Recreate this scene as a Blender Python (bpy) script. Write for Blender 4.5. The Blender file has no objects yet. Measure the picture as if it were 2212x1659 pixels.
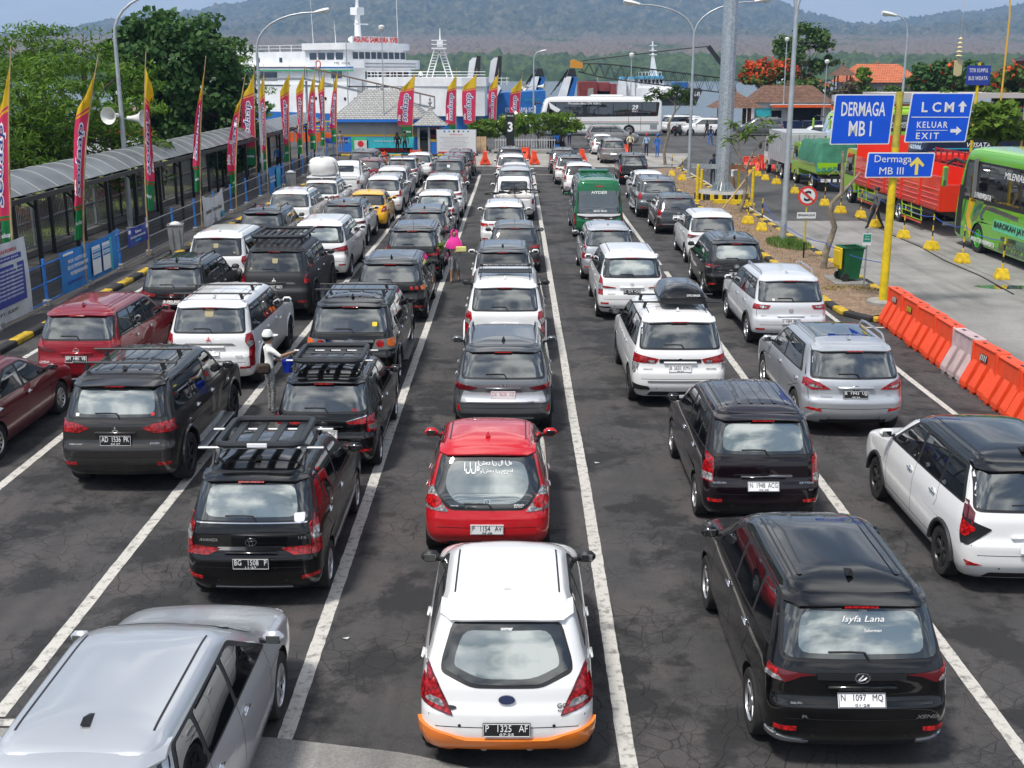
import bpy, bmesh, math, random
from math import sin, cos, pi, radians, sqrt, atan2
from mathutils import Vector, Matrix, noise
from mathutils.bvhtree import BVHTree
random.seed(7)
S = bpy.context.scene
COL = S.collection

# ------------------------------------------------------------------ camera
CAM_H = 6.2; PITCH = radians(14.991); YAW = radians(0.197)
FOC = 2530.0 / 2212.0
cd = bpy.data.cameras.new('camera'); cam = bpy.data.objects.new('camera', cd); COL.objects.link(cam)
cam.location = (0, 0, CAM_H); cam.rotation_euler = (pi / 2 - PITCH, 0, YAW)
cd.sensor_width = 36; cd.lens = 36 * FOC; cd.clip_start = 0.2; cd.clip_end = 30000
S.camera = cam
# ------------------------------------------------------------------ sky, sun, exposure
SUN_EL, SUN_AZ = radians(63), radians(222)      # azimuth clockwise from +Y: high, behind the camera and to the left
W = bpy.data.worlds.new('World'); S.world = W; W.use_nodes = True
def build_world():
	nt = W.node_tree; nt.nodes.clear(); N = nt.nodes.new; Lk = nt.links.new
	out = N('ShaderNodeOutputWorld')
	sky = N('ShaderNodeTexSky'); sky.sky_type = 'NISHITA'; sky.sun_disc = False
	sky.sun_elevation = SUN_EL; sky.sun_rotation = SUN_AZ; sky.dust_density = 2.5; sky.air_density = 1.2
	b1 = N('ShaderNodeBackground'); b1.inputs[1].default_value = 0.085; Lk(sky.outputs[0], b1.inputs[0])
	tc = N('ShaderNodeTexCoord'); sep = N('ShaderNodeSeparateXYZ'); Lk(tc.outputs['Generated'], sep.inputs[0])
	mz = N('ShaderNodeMath'); mz.operation = 'MAXIMUM'; mz.inputs[1].default_value = 0.0; Lk(sep.outputs[2], mz.inputs[0])
	ad = N('ShaderNodeMath'); ad.operation = 'ADD'; ad.inputs[1].default_value = 0.16; Lk(mz.outputs[0], ad.inputs[0])
	dv = N('ShaderNodeVectorMath'); dv.operation = 'DIVIDE'; Lk(tc.outputs['Generated'], dv.inputs[0])
	cb = N('ShaderNodeCombineXYZ')
	for i in range(3): Lk(ad.outputs[0], cb.inputs[i])
	Lk(cb.outputs[0], dv.inputs[1])
	n1 = N('ShaderNodeTexNoise'); n1.inputs['Scale'].default_value = 1.9; n1.inputs['Detail'].default_value = 8; n1.inputs['Roughness'].default_value = 0.56
	Lk(dv.outputs[0], n1.inputs['Vector'])
	r1 = N('ShaderNodeMapRange'); r1.inputs[1].default_value = 0.40; r1.inputs[2].default_value = 0.58; Lk(n1.outputs[0], r1.inputs[0])
	n2 = N('ShaderNodeTexNoise'); n2.inputs['Scale'].default_value = 3.6; n2.inputs['Detail'].default_value = 7; Lk(dv.outputs[0], n2.inputs['Vector'])
	cr = N('ShaderNodeValToRGB'); cr.color_ramp.elements[0].position = 0.38; cr.color_ramp.elements[0].color = (0.16, 0.19, 0.23, 1)
	cr.color_ramp.elements[1].position = 0.62; cr.color_ramp.elements[1].color = (1.0, 0.99, 0.96, 1); Lk(n2.outputs[0], cr.inputs[0])
	b2 = N('ShaderNodeBackground'); b2.inputs[1].default_value = 1.4; Lk(cr.outputs[0], b2.inputs[0])
	mx = N('ShaderNodeMixShader'); Lk(r1.outputs[0], mx.inputs[0]); Lk(b1.outputs[0], mx.inputs[1]); Lk(b2.outputs[0], mx.inputs[2])
	# the milky veil along the whole horizon, as seen over the hills
	b3 = N('ShaderNodeBackground'); b3.inputs[0].default_value = (0.50, 0.58, 0.68, 1); b3.inputs[1].default_value = 0.98
	r3 = N('ShaderNodeMapRange'); r3.inputs[1].default_value = 0.06; r3.inputs[2].default_value = 0.36
	r3.inputs[3].default_value = 0.95; r3.inputs[4].default_value = 0.0; Lk(mz.outputs[0], r3.inputs[0])
	m2 = N('ShaderNodeMixShader'); Lk(r3.outputs[0], m2.inputs[0]); Lk(mx.outputs[0], m2.inputs[1]); Lk(b3.outputs[0], m2.inputs[2])
	Lk(m2.outputs[0], out.inputs[0])
build_world()
sd = bpy.data.lights.new('sun', 'SUN'); sd.energy = 3.2; sd.angle = radians(8); sd.color = (1, 0.96, 0.9)
sun = bpy.data.objects.new('sun', sd); COL.objects.link(sun)
sun_dir = Vector((sin(SUN_AZ) * cos(SUN_EL), cos(SUN_AZ) * cos(SUN_EL), sin(SUN_EL)))
sun.rotation_euler = sun_dir.to_track_quat('Z', 'Y').to_euler()
sun.location = (0, 0, 60)
S.view_settings.view_transform = 'Standard'; S.view_settings.look = 'None'
S.view_settings.exposure = 0.38; S.view_settings.gamma = 1.0
S.render.engine = 'CYCLES'
S.cycles.max_bounces = 6; S.cycles.volume_bounces = 0; S.cycles.transparent_max_bounces = 8

# ------------------------------------------------------------------ pixel -> world (photo measured on a 2212 x 1659 grid)
def ray(px, py):
	a = (px - 1106.0) / 2530.0; b = -(py - 829.5) / 2530.0
	dx, dy, dz = a, cos(PITCH) + b * sin(PITCH), -sin(PITCH) + b * cos(PITCH)
	c, s = cos(YAW), sin(YAW)
	return c * dx - s * dy, s * dx + c * dy, dz
def gz(px, py, z=0.0):
	d = ray(px, py); t = (z - CAM_H) / d[2]
	return Vector((d[0] * t, d[1] * t, z))
def gy(px, py, Y):
	d = ray(px, py); t = Y / d[1]
	return Vector((d[0] * t, Y, CAM_H + d[2] * t))

# ------------------------------------------------------------------ materials
MATS = {}
def _pr(m): return m.node_tree.nodes['Principled BSDF']
def mat(name, col, rough=0.6, metal=0.0, coat=0.0, spec=0.5, vary=0.0, vscale=3.0, bump=0.0, bscale=60.0, sheen=0, trans=0.0, ior=1.45, crough=0.03):
	"""plain procedural surface: colour with slow noise wear, optional fine relief"""
	if name in MATS: return MATS[name]
	m = bpy.data.materials.new(name); m.use_nodes = True; MATS[name] = m
	nt = m.node_tree; p = _pr(m); N = nt.nodes.new; Lk = nt.links.new
	p.inputs['Base Color'].default_value = (*col, 1); p.inputs['Roughness'].default_value = rough
	p.inputs['Metallic'].default_value = metal; p.inputs['Coat Weight'].default_value = coat
	p.inputs['Coat Roughness'].default_value = crough
	p.inputs['Specular IOR Level'].default_value = spec; p.inputs['IOR'].default_value = ior
	p.inputs['Transmission Weight'].default_value = trans
	if vary or bump:
		tc = N('ShaderNodeTexCoord')
	if vary:
		n = N('ShaderNodeTexNoise'); n.inputs['Scale'].default_value = vscale; n.inputs['Detail'].default_value = 6
		Lk(tc.outputs['Object'], n.inputs['Vector'])
		r = N('ShaderNodeMapRange'); r.inputs[1].default_value = 0.3; r.inputs[2].default_value = 0.7
		r.inputs[3].default_value = 1 - vary; r.inputs[4].default_value = 1 + vary; Lk(n.outputs[0], r.inputs[0])
		mv = N('ShaderNodeVectorMath'); mv.operation = 'SCALE'; mv.inputs[0].default_value = col
		Lk(r.outputs[0], mv.inputs['Scale']); Lk(mv.outputs[0], p.inputs['Base Color'])
	if bump:
		n = N('ShaderNodeTexNoise'); n.inputs['Scale'].default_value = bscale; n.inputs['Detail'].default_value = 4
		Lk(tc.outputs['Object'], n.inputs['Vector'])
		b = N('ShaderNodeBump'); b.inputs['Strength'].default_value = bump; b.inputs['Distance'].default_value = 0.02
		Lk(n.outputs[0], b.inputs['Height']); Lk(b.outputs[0], p.inputs['Normal'])
	return m
def paint(name, col, metal=0.0, rough=0.28, dust=0.04, low=0.28):
	"""car paint: clear coat over a base, a film of road dust that gathers low on the body"""
	if name in MATS: return MATS[name]
	m = mat(name, col, rough, metal, 1.0, .2)
	nt = m.node_tree; p = _pr(m); N = nt.nodes.new; Lk = nt.links.new
	tc = N('ShaderNodeTexCoord'); n = N('ShaderNodeTexNoise'); n.inputs['Scale'].default_value = 5; n.inputs['Detail'].default_value = 7
	Lk(tc.outputs['Object'], n.inputs['Vector'])
	sx = N('ShaderNodeSeparateXYZ'); Lk(tc.outputs['Object'], sx.inputs[0])
	lo = N('ShaderNodeMapRange'); lo.inputs[1].default_value = 0.75; lo.inputs[2].default_value = 0.15; lo.inputs[3].default_value = 0; lo.inputs[4].default_value = low
	Lk(sx.outputs[2], lo.inputs[0])
	r = N('ShaderNodeMapRange'); r.inputs[1].default_value = 0.45; r.inputs[2].default_value = 0.8; r.inputs[3].default_value = 0.25; r.inputs[4].default_value = 1.0
	Lk(n.outputs[0], r.inputs[0])
	a = N('ShaderNodeMath'); a.operation = 'ADD'; a.inputs[1].default_value = dust; Lk(lo.outputs[0], a.inputs[0])
	mu = N('ShaderNodeMath'); mu.operation = 'MULTIPLY'; Lk(a.outputs[0], mu.inputs[0]); Lk(r.outputs[0], mu.inputs[1])
	mix = N('ShaderNodeMix'); mix.data_type = 'RGBA'; mix.inputs[6].default_value = (*col, 1); mix.inputs[7].default_value = (0.20, 0.18, 0.16, 1)
	Lk(mu.outputs[0], mix.inputs[0]); Lk(mix.outputs[2], p.inputs['Base Color'])
	r2 = N('ShaderNodeMapRange'); r2.inputs[1].default_value = 0; r2.inputs[2].default_value = 0.3; r2.inputs[3].default_value = 0.03; r2.inputs[4].default_value = 0.35
	Lk(mu.outputs[0], r2.inputs[0]); Lk(r2.outputs[0], p.inputs['Coat Roughness'])
	return m
def glass_mat(name, col, refl=0.18):
	"""dark tinted car glass: a nearly black pane with a mirror film"""
	if name in MATS: return MATS[name]
	m = mat(name, col, 0.03, 0, 0, 0.5)
	nt = m.node_tree; p = _pr(m); N = nt.nodes.new; Lk = nt.links.new
	g = N('ShaderNodeBsdfGlossy'); g.inputs['Roughness'].default_value = 0.025; g.inputs['Color'].default_value = (0.93, 0.97, 0.97, 1)
	fr = N('ShaderNodeLayerWeight'); fr.inputs['Blend'].default_value = 0.25
	r = N('ShaderNodeMapRange'); r.inputs[3].default_value = refl; r.inputs[4].default_value = 0.95; Lk(fr.outputs['Fresnel'], r.inputs[0])
	mx = N('ShaderNodeMixShader'); Lk(r.outputs[0], mx.inputs[0]); Lk(p.outputs[0], mx.inputs[1]); Lk(g.outputs[0], mx.inputs[2])
	o = [n for n in nt.nodes if n.type == 'OUTPUT_MATERIAL'][0]; Lk(mx.outputs[0], o.inputs[0])
	return m

# ------------------------------------------------------------------ object helpers
def obj(name, me, parent=None, loc=(0, 0, 0), rot=(0, 0, 0), mats=None, scale=None):
	o = bpy.data.objects.new(name, me); COL.objects.link(o)
	o.location = loc; o.rotation_euler = rot
	if scale: o.scale = scale
	if parent: o.parent = parent
	return o
def tag(o, label, cat, group=None):
	o['label'] = label; o['category'] = cat
	if group: o['group'] = group
	return o
def thing(name, label, cat, loc=(0, 0, 0), rz=0.0, group=None):
	return tag(obj(name, None, None, loc, (0, 0, rz)), label, cat, group)
def copy_tree(o, parent=None):
	c = o.copy(); COL.objects.link(c); c.parent = parent
	for ch in list(o.children): copy_tree(ch, c)
	return c
def smooth_mesh(me, ang=35):
	me.polygons.foreach_set('use_smooth', [True] * len(me.polygons))
	try: me.set_sharp_from_angle(angle=radians(ang))
	except Exception: pass

class MB:
	"""collects boxes, tubes, lathes, prisms and sheets into one mesh"""
	def __init__(s): s.v = []; s.f = []; s.m = []; s.mi = 0
	def use(s, i): s.mi = i; return s
	def add(s, vs, fs):
		b = len(s.v); s.v += [tuple(v) for v in vs]
		for f in fs: s.f.append([b + i for i in f]); s.m.append(s.mi)
		return s
	def box(s, c, d, rz=0.0, bev=0.0, M=None):
		hx, hy, hz = d[0] / 2, d[1] / 2, d[2] / 2
		if bev:
			b = min(bev, hx * .9, hy * .9, hz * .9); vs = []
			for sx in (-1, 1):
				for sy in (-1, 1):
					for sz in (-1, 1):
						vs += [(sx * (hx - b), sy * (hy - b), sz * hz), (sx * (hx - b), sy * hy, sz * (hz - b)), (sx * hx, sy * (hy - b), sz * (hz - b))]
			def I(sx, sy, sz, k): return ((sx > 0) * 4 + (sy > 0) * 2 + (sz > 0)) * 3 + k
			fs = []
			q = [(-1, -1), (1, -1), (1, 1), (-1, 1)]
			fs.append([I(a, b2, 1, 0) for a, b2 in q]); fs.append([I(a, b2, -1, 0) for a, b2 in reversed(q)])
			fs.append([I(a, 1, b2, 1) for a, b2 in reversed(q)]); fs.append([I(a, -1, b2, 1) for a, b2 in q])
			fs.append([I(1, a, b2, 2) for a, b2 in q]); fs.append([I(-1, a, b2, 2) for a, b2 in reversed(q)])
			for a in (-1, 1):
				for c2 in (-1, 1):
					fs.append([I(-1, a, c2, 0), I(1, a, c2, 0), I(1, a, c2, 1), I(-1, a, c2, 1)])
					fs.append([I(a, -1, c2, 0), I(a, 1, c2, 0), I(a, 1, c2, 2), I(a, -1, c2, 2)])
					fs.append([I(a, c2, -1, 1), I(a, c2, 1, 1), I(a, c2, 1, 2), I(a, c2, -1, 2)])
			for a in (-1, 1):
				for c2 in (-1, 1):
					for e in (-1, 1): fs.append([I(a, c2, e, 0), I(a, c2, e, 1), I(a, c2, e, 2)])
		else:
			vs = [(x * hx, y * hy, z * hz) for x in (-1, 1) for y in (-1, 1) for z in (-1, 1)]
			fs = [(0, 1, 3, 2), (4, 6, 7, 5), (0, 4, 5, 1), (2, 3, 7, 6), (0, 2, 6, 4), (1, 5, 7, 3)]
		if rz:
			c_, s_ = cos(rz), sin(rz); vs = [(c_ * x - s_ * y, s_ * x + c_ * y, z) for x, y, z in vs]
		if M is not None: vs = [tuple(M @ Vector(v)) for v in vs]
		return s.add([(x + c[0], y + c[1], z + c[2]) for x, y, z in vs], fs)
	def beam(s, a, b, w, h=None, up=(0, 0, 1)):
		a, b = Vector(a), Vector(b); d = (b - a); L = d.length
		if L < 1e-6: return s
		d.normalize(); u = Vector(up)
		if abs(d.dot(u)) > .98: u = Vector((1, 0, 0))
		x = d.cross(u).normalized(); z = x.cross(d)
		h = h or w
		vs = []
		for e in (a, b):
			for sx, sz in ((-1, -1), (1, -1), (1, 1), (-1, 1)): vs.append(e + x * (sx * w / 2) + z * (sz * h / 2))
		return s.add(vs, [(3, 2, 1, 0), (4, 5, 6, 7), (0, 1, 5, 4), (1, 2, 6, 5), (2, 3, 7, 6), (3, 0, 4, 7)])
	def tube(s, path, r, n=8, cap=True, closed=False):
		P = [Vector(p) for p in path]; k = len(P)
		R = r if isinstance(r, (list, tuple)) else [r] * k
		vs = []; prev = None
		for i, p in enumerate(P):
			if closed: t = P[(i + 1) % k] - P[i - 1]
			else: t = P[min(i + 1, k - 1)] - P[max(i - 1, 0)]
			t = t.normalized() if t.length > 1e-9 else Vector((0, 0, 1))
			if prev is None:
				u = Vector((0, 0, 1)) if abs(t.z) < .9 else Vector((1, 0, 0))
				x = t.cross(u).normalized()
			else:
				x = (prev - t * prev.dot(t))
				x = x.normalized() if x.length > 1e-6 else t.orthogonal().normalized()
			prev = x; y = t.cross(x)
			for j in range(n):
				a = 2 * pi * j / n; vs.append(p + (x * cos(a) + y * sin(a)) * R[i])
		fs = []
		for i in range(k if closed else k - 1):
			i2 = (i + 1) % k
			for j in range(n): fs.append((i * n + j, i * n + (j + 1) % n, i2 * n + (j + 1) % n, i2 * n + j))
		if cap and not closed: fs += [tuple(range(n - 1, -1, -1)), tuple((k - 1) * n + j for j in range(n))]
		return s.add(vs, fs)
	def lathe(s, prof, n=16, o=(0, 0, 0), axis='z', M=None, cap=True):
		"""prof: list of (radius, height)"""
		vs = []
		for r, h in prof:
			for j in range(n):
				a = 2 * pi * j / n
				if axis == 'z': v = (r * cos(a), r * sin(a), h)
				elif axis == 'x': v = (h, r * cos(a), r * sin(a))
				else: v = (r * sin(a), h, r * cos(a))
				vs.append(v)
		fs = []; k = len(prof)
		for i in range(k - 1):
			for j in range(n): fs.append((i * n + j, i * n + (j + 1) % n, (i + 1) * n + (j + 1) % n, (i + 1) * n + j))
		if cap and prof[0][0] > 1e-4: fs.append(tuple(range(n - 1, -1, -1)))
		if cap and prof[-1][0] > 1e-4: fs.append(tuple((k - 1) * n + j for j in range(n)))
		if M is not None: vs = [tuple(M @ Vector(v)) for v in vs]
		return s.add([(x + o[0], y + o[1], z + o[2]) for x, y, z in vs], fs)
	def prism(s, poly, h0, h1, axis='z'):
		"""closed outline extruded from h0 to h1 along axis; poly in the two other coordinates"""
		def q(p, h):
			if axis == 'z': return (p[0], p[1], h)
			if axis == 'y': return (p[0], h, p[1])
			return (h, p[0], p[1])
		n = len(poly); vs = [q(p, h0) for p in poly] + [q(p, h1) for p in poly]
		fs = [tuple(range(n - 1, -1, -1)), tuple(range(n, 2 * n))]
		for i in range(n): fs.append((i, (i + 1) % n, n + (i + 1) % n, n + i))
		return s.add(vs, fs)
	def grid(s, P):
		"""P[i][j] points"""
		a, b = len(P), len(P[0]); vs = [p for row in P for p in row]
		return s.add(vs, [(i * b + j, i * b + j + 1, (i + 1) * b + j + 1, (i + 1) * b + j) for i in range(a - 1) for j in range(b - 1)])
	def ell(s, c, r, n=10, k=6):
		pr = [(max(1e-5, sin(pi * i / k)), -cos(pi * i / k)) for i in range(k + 1)]
		vs = [];
		for rr, h in pr:
			for j in range(n): vs.append((c[0] + r[0] * rr * cos(2 * pi * j / n), c[1] + r[1] * rr * sin(2 * pi * j / n), c[2] + r[2] * h))
		return s.add(vs, [(i * n + j, i * n + (j + 1) % n, (i + 1) * n + (j + 1) % n, (i + 1) * n + j) for i in range(k) for j in range(n)])
	def mesh(s, name, mats, smooth=None):
		me = bpy.data.meshes.new(name); me.from_pydata(s.v, [], s.f);
		for m in (mats if isinstance(mats, (list, tuple)) else [mats]): me.materials.append(m)
		if any(s.m): me.polygons.foreach_set('material_index', s.m)
		me.validate(clean_customdata=False)
		bm = bmesh.new(); bm.from_mesh(me); bmesh.ops.recalc_face_normals(bm, faces=bm.faces); bm.to_mesh(me); bm.free()
		if smooth: smooth_mesh(me, smooth)
		return me
	def obj(s, name, mats, parent=None, smooth=None, loc=(0, 0, 0), rot=(0, 0, 0)):
		return obj(name, s.mesh(name, mats, smooth), parent, loc, rot)

def rpoly(pts, r, seg=3):
	"""outline with rounded corners"""
	n = len(pts); out = []
	for i in range(n):
		p0, p1, p2 = Vector(pts[i - 1]), Vector(pts[i]), Vector(pts[(i + 1) % n])
		a, b = p0 - p1, p2 - p1; d = min(r, a.length * .45, b.length * .45)
		if d < 1e-5: out.append(tuple(p1)); continue
		a = p1 + a.normalized() * d; b = p1 + b.normalized() * d
		for k in range(seg + 1):
			t = k / seg; out.append(tuple(a * (1 - t) ** 2 + p1 * 2 * t * (1 - t) + b * t * t))
	return out
def ellipse(cx, cz, rx, rz, n=16): return [(cx + rx * cos(2 * pi * i / n), cz + rz * sin(2 * pi * i / n)) for i in range(n)]
def lerp(a, b, t): return a + (b - a) * t
def pchip(pts):
	x = [p[0] for p in pts]; y = [p[1] for p in pts]; n = len(x)
	h = [x[i + 1] - x[i] for i in range(n - 1)]; d = [(y[i + 1] - y[i]) / h[i] for i in range(n - 1)]
	m = [0] * n; m[0], m[-1] = d[0], d[-1]
	for i in range(1, n - 1):
		if d[i - 1] * d[i] <= 0: m[i] = 0
		else:
			w1, w2 = 2 * h[i] + h[i - 1], h[i] + 2 * h[i - 1]; m[i] = (w1 + w2) / (w1 / d[i - 1] + w2 / d[i])
	def f(t):
		if t <= x[0]: return y[0]
		if t >= x[-1]: return y[-1]
		i = 0
		while t > x[i + 1]: i += 1
		u = (t - x[i]) / h[i]
		return y[i] * (1 + 2 * u) * (1 - u) ** 2 + h[i] * m[i] * u * (1 - u) ** 2 + y[i + 1] * u * u * (3 - 2 * u) + h[i] * m[i + 1] * u * u * (u - 1)
	return f
# ------------------------------------------------------------------ lettering
TXT = {}
def text_mesh(s, m, bold=0.0, shear=0.0, ext=0.002, space=1.0):
	k = (s, m.name, bold, shear, ext, space)
	if k in TXT: return TXT[k]
	c = bpy.data.curves.new('lettering', 'FONT'); c.body = s; c.size = 1.0; c.extrude = ext; c.offset = bold; c.shear = shear
	c.align_x = 'CENTER'; c.align_y = 'CENTER'; c.resolution_u = 2; c.space_character = space
	o = bpy.data.objects.new('lettering_tmp', c)
	me = bpy.data.meshes.new_from_object(o)
	bpy.data.objects.remove(o)
	me.name = 'lettering'; me.materials.clear(); me.materials.append(m); TXT[k] = me
	xs = [v.co.x for v in me.vertices] or [0]; ys = [v.co.y for v in me.vertices] or [0]
	me['w'] = max(xs) - min(xs); me['h'] = max(ys) - min(ys)
	cx = (max(xs) + min(xs)) / 2; cy = (max(ys) + min(ys)) / 2
	for v in me.vertices: v.co.x -= cx; v.co.y -= cy
	return me
def text(s, m, parent, center, width=None, height=None, rot=(pi / 2, 0, 0), name='lettering', **kw):
	"""flat lettering in the local xy plane; rot (pi/2,0,0) faces -y"""
	me = text_mesh(s, m, **kw)
	w, h = me['w'] or 1, me['h'] or 1
	sx = width / w if width else height / h
	sy = height / h if height else sx
	return obj(name, me, parent, center, rot, scale=(sx, sy, 1))
# ================================================================== cars
M_black = mat('black_plastic', (0.018, 0.018, 0.02), 0.5, vary=0.2)
M_seam = mat('panel_gap', (0.006, 0.006, 0.006), 0.9)
M_tyre = mat('tyre_rubber', (0.022, 0.021, 0.021), 0.85, vary=0.35, vscale=9)
M_rim = mat('alloy_rim', (0.55, 0.55, 0.56), 0.3, 0.9)
M_rimd = mat('dark_rim', (0.03, 0.03, 0.032), 0.35, 0.3)
M_chrome = mat('chrome', (0.8, 0.8, 0.8), 0.1, 1.0)
M_lens = mat('lamp_red', (0.42, 0.008, 0.012), 0.15, 0, 1.0)
M_lensb = mat('lamp_red_bright', (0.60, 0.012, 0.014), 0.15, 0, 1.0)
M_lensd = mat('lamp_red_dark', (0.10, 0.004, 0.008), 0.15, 0, 1.0)
M_clear = mat('lamp_clear', (0.55, 0.56, 0.57), 0.12, 0.4, 1.0)
for m_ in (M_lens, M_lensb, M_clear):                      # moulded reflector facets behind the lens
	nt_ = m_.node_tree; p_ = _pr(m_); tc_ = nt_.nodes.new('ShaderNodeTexCoord'); v_ = nt_.nodes.new('ShaderNodeTexVoronoi'); v_.inputs['Scale'].default_value = 26; nt_.links.new(tc_.outputs['Object'], v_.inputs['Vector'])
	r_ = nt_.nodes.new('ShaderNodeMapRange'); r_.inputs[1].default_value = 0.1; r_.inputs[2].default_value = 0.7; r_.inputs[3].default_value = 1.25; r_.inputs[4].default_value = 0.35; nt_.links.new(v_.outputs['Distance'], r_.inputs[0])
	s_ = nt_.nodes.new('ShaderNodeVectorMath'); s_.operation = 'SCALE'; s_.inputs[0].default_value = p_.inputs['Base Color'].default_value[:3]; nt_.links.new(r_.outputs[0], s_.inputs['Scale']); nt_.links.new(s_.outputs[0], p_.inputs['Base Color'])
M_amber = mat('lamp_amber', (0.75, 0.14, 0.01), 0.2, 0, 1.0)
M_platew = mat('plate_white', (0.78, 0.78, 0.80), 0.5)
M_plateb = mat('plate_black', (0.012, 0.012, 0.014), 0.45)
M_txtw = mat('letter_white', (0.8, 0.8, 0.8), 0.5)
M_txtk = mat('letter_black', (0.02, 0.02, 0.02), 0.5)
M_txtr = mat('letter_red', (0.6, 0.03, 0.03), 0.5)
M_chr_txt = mat('letter_chrome', (0.6, 0.6, 0.6), 0.2, 0.9)
G_dark = glass_mat('glass_dark', (0.006, 0.007, 0.008), 0.08)
G_mid = glass_mat('glass_film', (0.010, 0.012, 0.013), 0.16)
G_pale = glass_mat('glass_pale_film', (0.09, 0.115, 0.105), 0.33)
G_side = glass_mat('glass_side', (0.006, 0.007, 0.009), 0.09)
M_grey = mat('grey_plastic', (0.16, 0.16, 0.16), 0.5)
M_rail = mat('satin_rail', (0.5, 0.51, 0.53), 0.3, 0.8)
M_tank = mat('underbody_and_cavity_shade', (0.01, 0.01, 0.01), 0.9)

PAINT = {
'white': paint('paint_white', (0.80, 0.80, 0.80), dust=0.02), 'black': paint('paint_black', (0.0018, 0.0018, 0.002), 0.0, 0.25, 0.002, 0.04),
'silver': paint('paint_silver', (0.55, 0.57, 0.60), 0.6, 0.34), 'pearl': paint('paint_pearl', (0.66, 0.68, 0.71), 0.15, 0.32), 'grey': paint('paint_grey', (0.055, 0.06, 0.068), 0.6, 0.34),
'red': paint('paint_red', (0.55, 0.008, 0.016), 0.1, 0.25, 0.01), 'maroon': paint('paint_maroon', (0.16, 0.006, 0.013), 0.3, 0.28, 0.01),
'crimson': paint('paint_crimson', (0.27, 0.006, 0.016), 0.3, 0.28, 0.01), 'yellow': paint('paint_yellow', (0.80, 0.42, 0.006), 0, 0.3),
'bronze': paint('paint_bronze', (0.036, 0.033, 0.032), 0.5, 0.35), 'matte': mat('paint_matte_black', (0.018, 0.018, 0.02), 0.42, 0, 0.25, vary=0.15, crough=0.25),
'green': paint('paint_green', (0.004, 0.13, 0.045), 0.1, 0.25), 'steel': paint('paint_steel', (0.17, 0.185, 0.20), 0.6, 0.33),
'champagne': paint('paint_champagne', (0.30, 0.285, 0.27), 0.65, 0.34), 'plum': paint('paint_plum_black', (0.008, 0.0035, 0.006), 0.2, 0.25, 0.004, 0.06),
'orange': paint('paint_orange', (0.85, 0.20, 0.01), 0, 0.3), 'lime': paint('paint_lime', (0.12, 0.42, 0.01), 0, 0.25), 'ltruck': paint('paint_lime_truck', (0.30, 0.55, 0.02), 0, 0.3),
'scarlet': paint('paint_scarlet', (0.72, 0.035, 0.015), 0, 0.35), 'navy': paint('paint_navy', (0.008, 0.014, 0.045), 0.1, 0.28),
}
# outline fractions: z/H -> metres ahead of the tail; z/H -> metres behind the nose; z/H -> share of half width
STYLE = {
'mpv': dict(rear=[(.13, .16), (.19, .06), (.27, .0), (.40, .0), (.44, .045), (.58, .07), (.64, .11), (.88, .30), (.945, .38), (.975, .58), (1, 1.15)],
			front=[(.13, .2), (.25, .02), (.4, .0), (.49, .08), (.55, .36), (.60, .82), (.635, 1.0), (.90, 1.72), (.96, 2.0), (1, 2.5)],
			wid=[(.13, .90), (.2, .965), (.34, 1.0), (.50, .99), (.60, .955), (.66, .92), (.88, .79), (.945, .725), (.975, .67), (1, .56)]),
'suv': dict(rear=[(.16, .14), (.22, .05), (.29, .0), (.41, .0), (.45, .055), (.60, .075), (.64, .11), (.88, .31), (.945, .40), (.975, .60), (1, 1.2)],
			front=[(.16, .2), (.28, .03), (.42, .0), (.52, .05), (.575, .3), (.62, .95), (.65, 1.12), (.90, 1.72), (.96, 2.0), (1, 2.5)],
			wid=[(.16, .90), (.22, .97), (.35, 1.0), (.52, .99), (.61, .955), (.66, .925), (.88, .805), (.945, .74), (.975, .68), (1, .57)]),
'hatch': dict(rear=[(.13, .18), (.2, .06), (.28, .0), (.42, .015), (.46, .05), (.58, .09), (.64, .15), (.88, .41), (.94, .52), (.975, .74), (1, 1.2)],
			front=[(.13, .2), (.25, .02), (.4, .0), (.5, .07), (.56, .3), (.61, .68), (.65, .82), (.89, 1.45), (.96, 1.75), (1, 2.2)],
			wid=[(.13, .91), (.2, .97), (.34, 1.0), (.5, .99), (.6, .95), (.66, .91), (.88, .77), (.94, .70), (.975, .64), (1, .53)]),
'sedan': dict(rear=[(.13, .18), (.2, .05), (.36, .0), (.58, .03), (.66, .09), (.70, .35), (.715, .58), (.90, 1.10), (.96, 1.4), (1, 1.8)],
			front=[(.13, .2), (.25, .02), (.42, .0), (.5, .08), (.57, .4), (.64, .98), (.68, 1.15), (.90, 1.80), (.96, 2.1), (1, 2.5)],
			wid=[(.13, .91), (.2, .97), (.36, 1.0), (.54, .99), (.66, .945), (.72, .9), (.90, .77), (.96, .70), (1, .58)]),
'van': dict(rear=[(.12, .12), (.17, .03), (.22, .0), (.32, .0), (.34, .03), (.46, .04), (.50, .06), (.88, .16), (.95, .22), (1, .6)],
			front=[(.12, .15), (.2, .02), (.3, .0), (.38, .06), (.43, .25), (.47, .45), (.50, .55), (.84, 1.15), (.95, 1.5), (1, 2.1)],
			wid=[(.12, .93), (.17, .975), (.3, 1.0), (.46, .99), (.52, .97), (.88, .86), (.95, .79), (1, .62)]),
'coach': dict(rear=[(.08, .25), (.12, .06), (.2, .0), (.5, .02), (.9, .10), (.96, .22), (1, .8)],
			front=[(.08, .3), (.14, .05), (.3, .0), (.42, .05), (.55, .18), (.90, .62), (.96, .9), (1, 1.7)],
			wid=[(.08, .95), (.12, .99), (.3, 1.0), (.5, 1.0), (.9, .965), (.96, .90), (1, .72)]),
}
class Car: pass
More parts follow.
